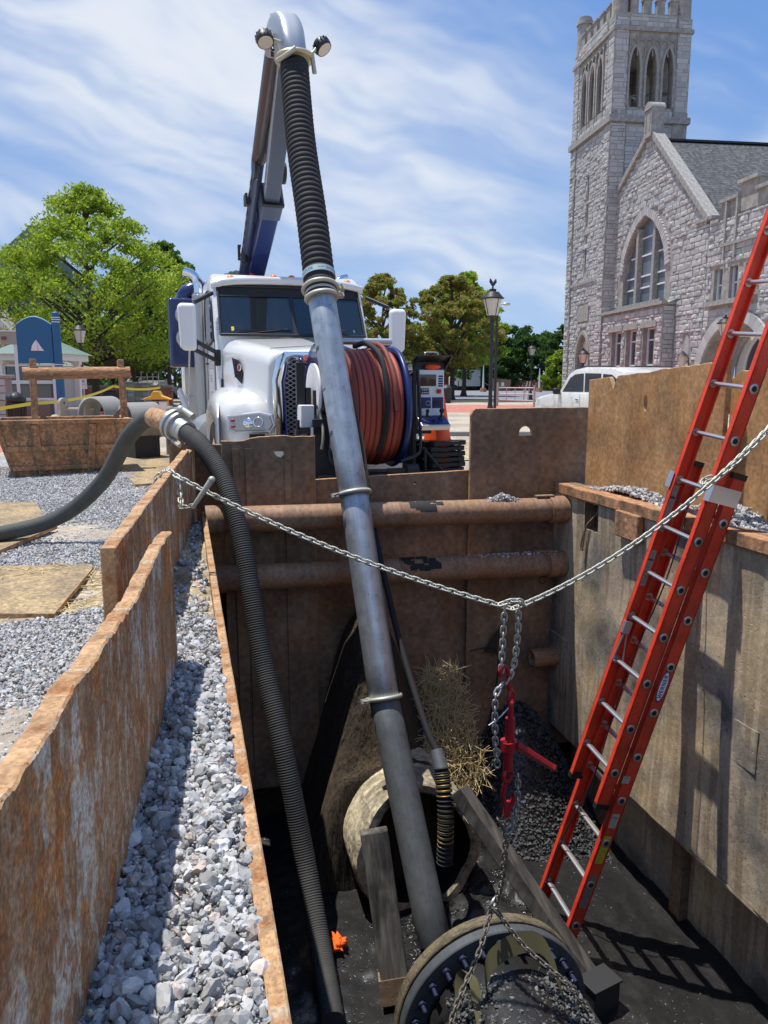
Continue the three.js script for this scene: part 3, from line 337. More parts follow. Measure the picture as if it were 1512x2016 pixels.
  label(0.052, 0.24, 0.3875, 2.6, -0.098, lines('#aaa69e')); label(0.05, 0.3, 0.3875, 3.0, -0.098, lines('#a8a59e')); label(0.05, 0.1, -0.0045, 1.05, 0.0, lines('#b8b4aa')); label(0.055, 0.2, -0.0045, 0.84, 0.0, (g, W, H) => { g.fillStyle = '#b8ad2e'; g.fillRect(0, 0, W, H); g.fillStyle = '#2c3c22'; const r = rngOf(8); for (let i = 0; i < 60; i++) g.fillRect(W * (0.1 + r() * 0.7), H * (0.05 + r() * 0.85), 14 * r(), 6); }); label(0.05, 0.24, -0.0045, 0.53, 0.0, lines('#7d7a74')); label(0.05, 0.05, -0.0045, 1.34, -0.02, lines('#bcb8ae'));
}
// ================= chains =================
const linkGeo = (() => { const L = 0.0155, w = 0.0115, pts = []; for (let i = 0; i < 8; i++) { const a = -Math.PI / 2 + Math.PI * i / 7; pts.push(V(L - 0.004 + Math.cos(a) * w, Math.sin(a) * w, 0)); } for (let i = 0; i < 8; i++) { const a = Math.PI / 2 + Math.PI * i / 7; pts.push(V(-L + 0.004 + Math.cos(a) * w, Math.sin(a) * w, 0)); } return new THREE.TubeGeometry(new THREE.CatmullRomCurve3(pts, true), 22, 0.0048, 6, true); })();
function chain(name, label, paths, m = M.zinc, s = 1) {
  const o = thing(name, label, 'chain', paths[0][0]), q = new THREE.Quaternion(), base = V(...paths[0][0]);
  for (const pts of paths) { const c = curve(pts), L = c.getLength(), n = Math.round(L / (0.031 * s)); for (let i = 0; i < n; i++) { const t = (i + 0.5) / n, p = c.getPointAt(t), d = c.getTangentAt(t), k = new THREE.Mesh(linkGeo, m); k.name = 'chain_link'; q.setFromUnitVectors(V(1, 0, 0), d); k.quaternion.copy(q).multiply(new THREE.Quaternion().setFromAxisAngle(V(1, 0, 0), (i % 2 ? 0.35 : 0.35 + Math.PI / 2))); k.position.copy(p).sub(base); k.scale.setScalar(s); o.add(k); } }
  return o;
}
const KN = [1.47, 0.43, -3.25];
const slack = (a, b, sag, n = 8) => Array.from({ length: n + 1 }, (_, i) => { const t = i / n; return [lerp(a[0], b[0], t), lerp(a[1], b[1], t) - sag * 4 * t * (1 - t), lerp(a[2], b[2], t)]; });
{ const o = chain('sling_chain', 'galvanised chain slung from the left plate to the hanging knot', [slack([-0.04, 1.0, -4.12], KN, 0.055), [[-0.04, 1.0, -4.12], [-0.1, 1.03, -4.2], [-0.16, 0.97, -4.22], [-0.17, 0.86, -4.2]], [[-0.07, 1.015, -4.28], [-0.045, 0.95, -4.3], [-0.035, 0.86, -4.22], [-0.03, 0.84, -4.12], [0.03, 0.86, -4.02]]]);
  part('grab_hook', join(bar([0.07, -0.14, 0.1], [0.16, -0.01, 0.12], 0.011, 0.016), sph(0.018, [0.165, -0.003, 0.12])), M.zinc, o); }
chain('sling_chain', 'galvanised chain rising from the hanging knot past the ladder', [slack(KN, [3.05, 1.31, -3.44], 0.12, 10), slack([2.62, 0.965, -3.4], [3.05, 1.345, -3.4], 0.02, 4), [[2.62, 0.965, -3.4], [2.6, 0.955, -3.43], [2.63, 0.98, -3.46], [2.66, 1.0, -3.44]]]);
chain('hanging_chain', 'doubled chain hanging below the knot above the red binder', [[[1.43, 0.44, -3.25], [1.425, 0.3, -3.25], [1.42, 0.12, -3.25]], [[1.5, 0.44, -3.25], [1.5, 0.3, -3.25], [1.485, 0.15, -3.25], [1.45, 0.06, -3.25]], [[1.4, 0.46, -3.24], [1.47, 0.48, -3.22], [1.53, 0.45, -3.24]]]);
chain('hanging_chain', 'loose chain tail hanging left of the red binder', [[[1.43, 0.06, -3.25], [1.4, 0.03, -3.24], [1.385, -0.02, -3.23], [1.39, -0.2, -3.23], [1.41, -0.36, -3.24]], [[1.52, -0.42, -3.24], [1.52, -0.55, -3.24], [1.5, -0.68, -3.24], [1.47, -0.72, -3.24]]], M.steel);
{ // load binder, hangs plumb
  const o = thing('load_binder', 'red ratchet load binder hanging over the pit', 'load binder', [1.47, 0, -3.25]);
  part('hook', join(tube([[-0.05, 0.1, 0], [-0.055, 0.13, 0], [-0.035, 0.15, 0], [-0.015, 0.12, 0], [-0.01, 0.06, 0], [0.0, 0.01, 0], [0.005, -0.02, 0]], 0.011, 24, 8)), M.binderRed, o);
  part('ring', at(new THREE.TorusGeometry(0.034, 0.009, 8, 20), [0.005, -0.02, 0], [0, 0.7, 0], [0.8, 1.2, 1]), M.binderRed, o);
  part('screw_rod', bar([0.005, -0.045, 0], [0.005, -0.13, 0], 0.014), M.binderRed, o); part('barrel', join(bar([0.005, -0.12, 0], [0.005, -0.25, 0], 0.024), bar([0.0, -0.28, 0], [0.0, -0.39, 0], 0.024)), M.binderRed, o);
  part('ratchet_head', cyl(0.042, 0.042, 0.045, [0.0, -0.26, 0], null, 16), M.binderRed, o);
  { const g = slab([[0, -0.028], [0.24, -0.014], ...ell(0.016, 0.016, 8, 0.255, 0, -1.5, 1.5), [0.24, 0.014], [0, 0.028]], 0.02, 0.003, [[[0.06, -0.008], [0.235, -0.006], [0.235, 0.006], [0.06, 0.008]]]); g.rotateX(1.1); g.rotateZ(-0.62); g.translate(0.025, -0.25, 0.02); part('handle', g, M.binderRed, o); }
  part('ring', at(new THREE.TorusGeometry(0.032, 0.01, 8, 20), [0.0, -0.42, 0], [0, 0.5, 0]), M.binderRed, o);
  part('hook', join(tube([[0.0, -0.43, 0], [-0.015, -0.48, 0], [-0.02, -0.54, 0], [0.005, -0.6, 0], [0.03, -0.56, 0], [0.035, -0.53, 0]], 0.013, 24, 8), box(0.03, 0.08, 0.026, [0.0, -0.6, 0])), M.binderRed, o);
  part('cable_tie', tube([[-0.01, -0.06, 0.01], [-0.06, -0.1, 0.02], [-0.12, -0.13, 0.03]], 0.003, 12, 5), M.paintWhite, o);
}
chain('hanging_chain', 'muddy chain hanging from the binder to the flanged pipe', [[[1.42, -0.64, -3.24], [1.46, -0.7, -3.25], [1.47, -0.76, -3.25], [1.47, -1.0, -3.28], [1.475, -1.2, -3.36]]], M.dirtyChain);
chain('pipe_sling', 'muddy chain sling wrapped around the flanged pipe', [[[1.47, -1.24, -3.4], [1.36, -1.42, -3.3], [1.2, -1.62, -3.2], [1.08, -1.85, -3.1]], [[1.47, -1.24, -3.4], [1.62, -1.44, -3.3], [1.8, -1.6, -3.2], [1.95, -1.8, -3.15]]], M.dirtyChain);
{ const o = thing('lifting_ring', 'steel ring joining the chain sling on the flange', 'ring', [1.475, -1.22, -3.39]); part('ring', at(new THREE.TorusGeometry(0.035, 0.009, 8, 20), [0, 0, 0], [0.3, 0.6, 0]), M.steel, o); }
// ================= suction tube, hoses =================
const clampRing = (p, d, r, par, m = M.zinc, side = -1) => { const q = new THREE.Quaternion().setFromUnitVectors(V(0, 1, 0), d), mk = (g) => { g.applyQuaternion(q); g.translate(...p); return g; }; const c = part('clamp', mk(lathe([[r, -0.012], [r + 0.022, -0.016], [r + 0.03, 0], [r + 0.022, 0.016], [r, 0.012]], 30)), m, par); part('latch', mk(join(box(0.05, 0.03, 0.05, [side * (r + 0.04), 0, 0.02]), bar([side * (r + 0.06), 0, 0.02], [side * (r + 0.02), 0.0, 0.09], 0.008))), m, c); };
{
  const P = [[1.08, 2.13, -6.12], [1.205, 0.66, -5.56], [1.3, -0.74, -5.03], [1.44, -2.12, -4.24]], o = thing('suction_tube', 'long galvanised suction tube reaching down into the pit', 'pipe', P[3]);
  const rel = (p) => [p[0] - P[3][0], p[1] - P[3][1], p[2] - P[3][2]], tubeSeg = (a, b, m) => { const A = rel(a), B = rel(b); const g = hose([A, [(A[0] + B[0]) / 2, (A[1] + B[1]) / 2, (A[2] + B[2]) / 2], B], () => 0.108, 6, 32); part('tube', g, m, o); };
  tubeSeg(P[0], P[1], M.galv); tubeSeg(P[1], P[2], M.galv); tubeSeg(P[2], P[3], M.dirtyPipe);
  for (let i = 0; i < 3; i++) { const d = V(...P[Math.max(i - 1, 0)]).sub(V(...P[i ? i : 1])).normalize(); clampRing(rel(P[i]), d, 0.108, o, M.zinc, i ? -1 : 1); }
  const mk = (t, w) => { const A = V(...P[0]).lerp(V(...P[1]), t), d = V(...P[0]).sub(V(...P[1])).normalize(), g = new THREE.CylinderGeometry(0.1092, 0.1092, w, 32, 1, true, 0.4, 2.6); g.rotateY(2.2); g.applyQuaternion(new THREE.Quaternion().setFromUnitVectors(V(0, 1, 0), d)); g.translate(...rel([A.x, A.y, A.z])); return g; };
  const smear = printed(256, 32, (g, W, H) => { g.fillStyle = '#7c858c'; g.fillRect(0, 0, W, H); const r = rngOf(9); g.fillStyle = '#2b2d30'; for (let i = 0; i < 60; i++) g.fillRect(r() * W, r() * H * 0.8, 3 + r() * 9, 3 + r() * 10); }, { metalness: 0.6, roughness: 0.5 }); for (const [t, w] of [[0.27, 0.03], [0.7, 0.03], [0.48, 0.012]]) part('dirt_band', mk(t, w), smear, o);
}
{
  const o = thing('vacuum_hose', 'thick black ribbed vacuum hose hanging from the boom', 'hose', [0, 0, 0]);
  const path = [[1.085, 2.12, -6.14], [1.075, 2.8, -6.5], [1.06, 3.5, -6.92], [1.075, 4.28, -7.34]];
  part('hose_body', hose(path, (s) => 0.113 + 0.014 * Math.pow(Math.abs(Math.sin(s * Math.PI / 0.052)), 0.8), 460, 26), M.rubber, o);
  const band = (t, r, w, m, name) => { const c = curve(path), p = c.getPointAt(t), d = c.getTangentAt(t), g = new THREE.CylinderGeometry(r, r, w, 36, 1, false); g.rotateY(1.9); g.applyQuaternion(new THREE.Quaternion().setFromUnitVectors(V(0, 1, 0), d)); g.translate(p.x, p.y, p.z); part(name, g, m, o); };
  band(0.085, 0.131, 0.05, printed(1024, 64, (g, W, H) => { g.fillStyle = '#9fb0b2'; g.fillRect(0, 0, W, H); g.fillStyle = '#1d4a80'; g.font = 'bold 46px sans-serif'; g.textBaseline = 'middle'; for (const x of [120, 440, 760]) { g.fillText('GUZZLER', x, H / 2, 190); g.fillRect(x - 80, H / 2 - 3, 60, 6); } }), 'hose_band');
  band(0.02, 0.126, 0.02, M.zinc, 'hose_clamp'); band(0.985, 0.13, 0.06, M.zinc, 'hose_cuff'); clampRing([1.083, 2.2, -6.18], V(0, 0.88, -0.47), 0.122, o, M.zinc, 1);
}
{
  const o = thing('discharge_hose', 'grey green hose lying on the yard and dropping into the pit', 'hose', [0, 0, 0]);
  part('smooth_hose', hose([[-3.4, 0.12, -7.0], [-2.5, 0.11, -7.2], [-1.67, 0.13, -7.45], [-1.15, 0.25, -7.55], [-0.74, 0.59, -7.26], [-0.47, 1.01, -6.9], [-0.31, 1.17, -6.7], [-0.22, 1.2, -6.58]], () => 0.07, 90, 20), M.hoseGreen, o);
  part('rusty_sleeve', bar([-0.24, 1.2, -6.6], [-0.07, 1.155, -6.3], 0.08, 0.08, 22), M.edge, o);
  const A = V(-0.085, 1.16, -6.33), d = V(0.16, -0.1, 0.22).normalize(), P = (k) => A.clone().addScaledVector(d, k).toArray();
  const fl = part('coupling', join(bar(P(0), P(0.03), 0.125, 0.125, 24), bar(P(0.03), P(0.06), 0.105, 0.105, 24), bar(P(0.06), P(0.08), 0.122, 0.115, 24), bar(P(0.08), P(0.14), 0.09, 0.085, 24)), M.steel, o);
  part('cam_lever', join(bar([0.0, 1.27, -6.22], [0.07, 1.22, -6.12], 0.02, 0.026), sph(0.035, [-0.02, 1.27, -6.26])), M.zinc, fl); part('cam_lever', join(bar([-0.09, 1.03, -6.26], [-0.04, 1.0, -6.1], 0.016)), M.zinc, fl);
  const S = P(0.12); part('ribbed_hose', hose([S, [0.07, 1.06, -6.07], [0.13, 1.0, -5.96], [0.235, 0.84, -5.8], [0.305, 0.635, -5.66], [0.375, 0.3, -5.5], [0.47, -0.45, -5.2], [0.565, -1.0, -4.92], [0.655, -1.62, -4.68], [0.69, -1.95, -4.42], [0.695, -2.08, -4.15], [0.68, -2.12, -3.8]], (s) => 0.068 + 0.0016 * Math.sin(s * Math.PI * 2 / 0.017), 1500, 16), M.rubberGrey, o);
  part('hose_clamp', bar(P(0.15), P(0.19), 0.089, 0.089, 22), M.zinc, o);
}
{
  const o = thing('jetting_hose', 'thin black jetting hose running down beside the suction tube', 'hose', [0, 0, 0]);
  part('hose_body', tube([[1.5, 1.9, -7.75], [1.46, 1.6, -7.1], [1.41, 1.1, -6.35], [1.405, 0.7, -6.05], [1.41, 0.42, -5.86], [1.45, -0.04, -5.55], [1.49, -0.44, -5.27], [1.56, -0.9, -4.87], [1.61, -1.06, -4.72]], 0.024, 120, 10), M.rubber, o);
  mat('coilTan', { c: [0.2, 0.17, 0.11], roughness: 0.6, metalness: 0.3 }); part('spring_guard', hose([[1.412, 1.06, -6.33], [1.405, 0.7, -6.05], [1.41, 0.38, -5.85]], (s) => 0.032 + 0.006 * Math.sin(s * Math.PI * 2 / 0.022), 260, 12), M.coilTan, o);
  part('coupling', bar([1.605, -1.04, -4.75], [1.615, -1.15, -4.66], 0.045, 0.05, 16), M.dirtyPipe, o);
  part('tiger_tail', hose([[1.615, -1.13, -4.67], [1.615, -1.3, -4.59], [1.605, -1.5, -4.53], [1.59, -1.75, -4.5]], (s) => 0.05 + 0.009 * Math.sin(s * Math.PI * 2 / 0.03), 200, 16), M.rubber, o);
  mat('brass', { c: [0.42, 0.28, 0.08], roughness: 0.45, metalness: 0.6 }); const c = curve([[1.615, -1.16, -4.655], [1.615, -1.3, -4.59], [1.605, -1.5, -4.53], [1.592, -1.7, -4.505]]); for (let i = 0; i < 17; i++) { const p = c.getPointAt((i + 0.5) / 17), d = c.getTangentAt((i + 0.5) / 17), g = new THREE.TorusGeometry(0.052, 0.0045, 5, 20); g.applyQuaternion(new THREE.Quaternion().setFromUnitVectors(V(0, 0, 1), d)); part('wear_ring', g, M.brass, o, [p.x, p.y, p.z]); }
}
// ================= in the pit =================
{ // broken host pipe
  const o = thing('concrete_pipe', 'broken pale concrete sewer pipe mouth at the pit bottom', 'pipe', [1.48, -1.8, -4.72]), n = 56, secs = [], R0 = 0.475, R1 = 0.385;
  const front = (a) => (fbm(a * 2.2 + 8, 1, 301, 4) - 0.5) * 0.16 - 0.14 * Math.max(0, Math.sin(a)) ** 3;
  const ring = (r, zf, w = 0) => Array.from({ length: n }, (_, i) => { const a = i / n * Math.PI * 2, q = r + (fbm(a * 3 + 1, zf(a) * 3 + 20, 303, 3) - 0.5) * w; return [Math.cos(a) * q, Math.sin(a) * q, zf(a)]; });
  part('inner_wall', loft([ring(R1, () => -1.6), ring(R1, () => -0.8), ring(R1, (a) => front(a) - 0.02)], true), M.mud, o); M.mud.side = THREE.DoubleSide;
  secs.push(ring(R1, (a) => front(a) - 0.02), ring(R1 + 0.02, (a) => front(a), 0.02), ring(R0 - 0.02, (a) => front(a) + 0.005, 0.03), ring(R0, (a) => front(a) - 0.03, 0.01)); for (let i = 1; i <= 10; i++) secs.push(ring(R0, () => -0.1 - i * 0.13, 0.015));
  part('barrel', metres(toCreasedNormals(loft(secs, true), 0.6)), M.conc, o);
}
{ // soil heaped against the sheets
  const my = (x, z) => { const b = Math.exp(-(((x - 1.28) / 0.42) ** 2)) * step(-5.1, -5.75, z) * 1.42 + Math.exp(-(((x - 1.42) / 0.62) ** 4)) * step(-4.96, -5.16, z) * 0.98 * (1 - step(-5.1, -5.75, z)) + Math.exp(-(((x - 1.75) / 0.5) ** 2)) * step(-5.2, -5.95, z) * 0.9; return -2.42 + b * 1.1 + (fbm(x * 5, z * 5 + 40, 311, 5) - 0.5) * 0.3 * clamp(b * 2); };
  structure('soil_bank', field(0.3, 2.6, -4.8, -5.985, 80, 60, my), M.soil);
  const r = rngOf(313), gs = []; for (let i = 0; i < 900; i++) { const t = r(), x = 1.98 + (r() - 0.5) * (0.3 + t * 0.25), y = -0.86 - t * 0.85, z = -5.82 + t * 0.45 + r() * 0.08, L = 0.1 + r() * 0.2, a = r() < 0.55 ? 1.4 + (r() - 0.5) * 1.6 : (r() - 0.5) * 1.4, g = new THREE.BoxGeometry(0.0035, L, 0.003); gs.push(at(g, [x, y, z], [(r() - 0.5) * 0.9 + 0.4, r() * 6, a])); }
  const s = new THREE.Mesh(join(gs), M.straw); s.name = 'straw'; s.userData = { kind: 'stuff', label: 'clump of dry straw hanging on the soil behind the pipe', category: 'straw' }; scene.add(s);
  const gy = (x, z) => -2.35 + 0.85 * Math.exp(-(((x - 2.85) / 0.45) ** 2)) * step(-4.9, -5.95, z) + 0.35 * Math.exp(-(((x - 2.45) / 0.4) ** 2)) * step(-4.7, -5.7, z);
  structure('gravel_bank', field(1.95, 3.3, -4.6, -6.05, 40, 50, gy), M.mud);
  stones('pit_gravel', 'dark damp gravel heaped in the far right corner of the pit', 5200, 66, (rr) => { const x = 2.0 + rr() * 1.2, z = -4.8 - rr() * 1.2, y = gy(x, z); return y < floorY(x, z) - 0.02 ? null : [x, y + rr() * 0.02, z]; }, (rr) => 0.008 + rr() * rr() * 0.014, (rr) => { const k = 0.025 + rr() * 0.08; return [k, k, k]; });
  stones('pit_gravel', 'dark loose stones scattered over the black pit floor', 900, 67, (rr) => { const x = 0.3 + rr() * 2.7, z = -2.6 - rr() * 2.6; return [x, floorY(x, z) + 0.002, z]; }, (rr) => 0.003 + rr() * rr() * 0.009, (rr) => { const k = 0.03 + rr() * 0.1; return [k, k, k]; });
  structure('wet_sludge', field(1.02, 2.45, -3.7, -5.0, 90, 90, (x, z) => floorY(x, z) + 0.03 * (fbm(x * 5 + 4, z * 5 + 60, 321, 4) - 0.52) + (fbm(x * 30, z * 30, 323, 3) - 0.5) * 0.025 - 0.3 * Math.max(0, Math.abs(x - 1.72) - 0.62) - 0.3 * Math.max(0, Math.abs(z + 4.35) - 0.56)), M.wetMud);
}
{ const o = thing('timber_prop', 'rough muddy timber prop leaning left of the suction tube', 'timber', [1.09, -2.14, -3.9]); part('timber', metres(beam([0, 0, 0], [-0.07, 0.92, -0.3], 0.1, 0.17, [1, 0, 0.2], 0.012)), M.wood, o); part('steel_shoe', beam([0.0, -0.02, 0.0], [-0.01, 0.12, -0.04], 0.115, 0.19, [1, 0, 0.2]), M.rust, o); }
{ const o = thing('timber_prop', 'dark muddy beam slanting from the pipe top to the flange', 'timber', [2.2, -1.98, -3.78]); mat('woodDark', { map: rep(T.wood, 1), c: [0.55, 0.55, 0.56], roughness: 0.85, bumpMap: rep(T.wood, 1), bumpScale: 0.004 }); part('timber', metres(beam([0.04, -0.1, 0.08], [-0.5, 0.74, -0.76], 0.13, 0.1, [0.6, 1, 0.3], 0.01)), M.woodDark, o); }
{
  const o = thing('flanged_pipe', 'large flanged steel pipe loaded with gravel at the bottom edge', 'pipe', [1.55, -2.03, -3.5]);
  const ringG = (r0, r1, z0, z1) => { const g = lathe([[r0, z0], [r1 - 0.006, z0], [r1, z0 + 0.006], [r1, z1 - 0.006], [r1 - 0.006, z1], [r0, z1], [r0, z0]], 72); g.rotateX(Math.PI / 2); return toCreasedNormals(g, 0.7); };
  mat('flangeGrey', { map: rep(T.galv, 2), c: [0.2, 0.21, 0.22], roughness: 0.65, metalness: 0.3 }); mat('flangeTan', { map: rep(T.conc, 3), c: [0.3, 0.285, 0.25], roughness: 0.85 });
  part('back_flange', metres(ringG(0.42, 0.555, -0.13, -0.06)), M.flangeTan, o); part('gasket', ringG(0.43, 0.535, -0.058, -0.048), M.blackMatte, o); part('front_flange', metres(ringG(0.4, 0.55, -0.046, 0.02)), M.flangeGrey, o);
  part('barrel', metres(at(lathe([[0.4, -0.1], [0.43, 0.1], [0.4, 0.16], [0.4, 1.4]], 60), [0, 0, 0], [Math.PI / 2, 0, 0])), M.mud, o);
  mat('boltBlue', { c: [0.015, 0.02, 0.05], roughness: 0.45 }); const bg = join(cyl(0.024, 0.024, 0.03, [0, 0, 0.03], [Math.PI / 2, 0, 0], 6), cyl(0.013, 0.013, 0.08, [0, 0, 0.06], [Math.PI / 2, 0, 0], 8)), nut = cyl(0.024, 0.024, 0.026, [0, 0, -0.145], [Math.PI / 2, 0, 0], 6);
  for (let i = 0; i < 28; i++) { const a = i / 28 * Math.PI * 2, x = Math.cos(a) * 0.488, y = Math.sin(a) * 0.488; if (y < -0.3) continue; const b = part('bolt', bg, M.boltBlue, o, [x, y, 0]); part('nut', nut, M.boltBlue, b); }
  mat('muddyLid', { map: rep(T.mud, 2), c: [1.1, 1.1, 1.1], roughness: 0.8 }); part('mud_cover', field(-0.36, 0.5, 0.12, 1.2, 40, 40, (x, z) => 0.36 - x * x * 1.0 - 0.05 * (fbm(x * 8, z * 8, 331, 3))), M.muddyLid, o);
  part('webbing_strap', (() => { const c = curve([[-0.2, 0.2, 0.5], [-0.14, 0.42, 0.18], [-0.05, 0.53, 0.14], [0.12, 0.55, 0.12], [0.22, 0.5, 0.14], [0.26, 0.36, 0.24], [0.2, 0.33, 0.42]]), secs = []; for (let i = 0; i <= 40; i++) { const p = c.getPointAt(i / 40); secs.push([[p.x, p.y + 0.05, p.z - 0.02], [p.x, p.y - 0.05, p.z + 0.02]]); } return loft(secs); })(), M.strap, o); M.strap.side = THREE.DoubleSide;
  part('webbing_strap', (() => { const c = curve([[-0.3, 0.1, 0.35], [-0.26, 0.38, 0.12], [-0.2, 0.42, 0.14], [-0.22, 0.3, 0.4], [-0.12, 0.25, 0.7]]), secs = []; for (let i = 0; i <= 30; i++) { const p = c.getPointAt(i / 30); secs.push([[p.x - 0.03, p.y + 0.02, p.z], [p.x + 0.03, p.y - 0.02, p.z]]); } return loft(secs); })(), M.strap, o);
  stones('flange_gravel', 'grey stones lying on top of the flanged pipe', 3000, 68, (r) => { const x = 1.55 + (r() - 0.45) * 0.75, z = -3.4 + r() * 0.9, q = x - 1.55; return [x, -2.03 + 0.37 - q * q * 1.0 + r() * 0.03, z]; }, (r) => 0.006 + r() * r() * 0.012, (r) => { const k = 0.04 + r() * 0.14; return [k, k, k]; });
}
{ const o = thing('steel_block', 'dark square steel block right of the flange', 'block', [2.26, -2.24, -3.6], 0.25); part('block', rbox(0.2, 0.22, 0.14, 0.008, [0, 0.1, 0]), M.iron, o); part('cap_plate', rbox(0.22, 0.016, 0.16, 0.004, [0, 0.218, 0]), M.iron, o); }
{ const g = mergeVertices(new THREE.IcosahedronGeometry(0.05, 5).deleteAttribute('uv').deleteAttribute('normal')), p = g.attributes.position; for (let i = 0; i < p.count; i++) { const x = p.getX(i), y = p.getY(i), z = p.getZ(i), k = 0.3 + 1.5 * Math.abs(fbm(x * 60 + 9, (y + z) * 60 + 9, 341, 3) - 0.5) * 2 + 0.5 * fbm(x * 20 + 9, z * 20 + 5, 343, 2); p.setXYZ(i, x * k * 1.1, Math.max(-0.02, y * k * 0.8), z * k * 1.3); } g.computeVertexNormals(); const o = thing('orange_rag', 'crumpled bright orange glove on the black floor', 'glove', [0.83, -2.13, -4.42]); part('cloth', g, M.rag, o); }
{ const o = thing('torn_liner', 'torn black plastic strip hanging on the tall sheet', 'plastic strip', [2.42, -0.6, -5.96]); part('strip', tube([[-0.12, -0.2, 0.02], [0, -0.18, 0.04], [0.1, -0.2, 0.03], [0.14, -0.3, 0.03], [0.12, -0.6, 0.03], [0.06, -0.9, 0.03]], 0.007, 40, 5), M.black, o); part('flap', slab([[0, -0.22], [0.13, -0.25], [0.16, 0.02], [0.09, -0.08]], 0.004), M.black, o, [0, 0, 0.03]); }
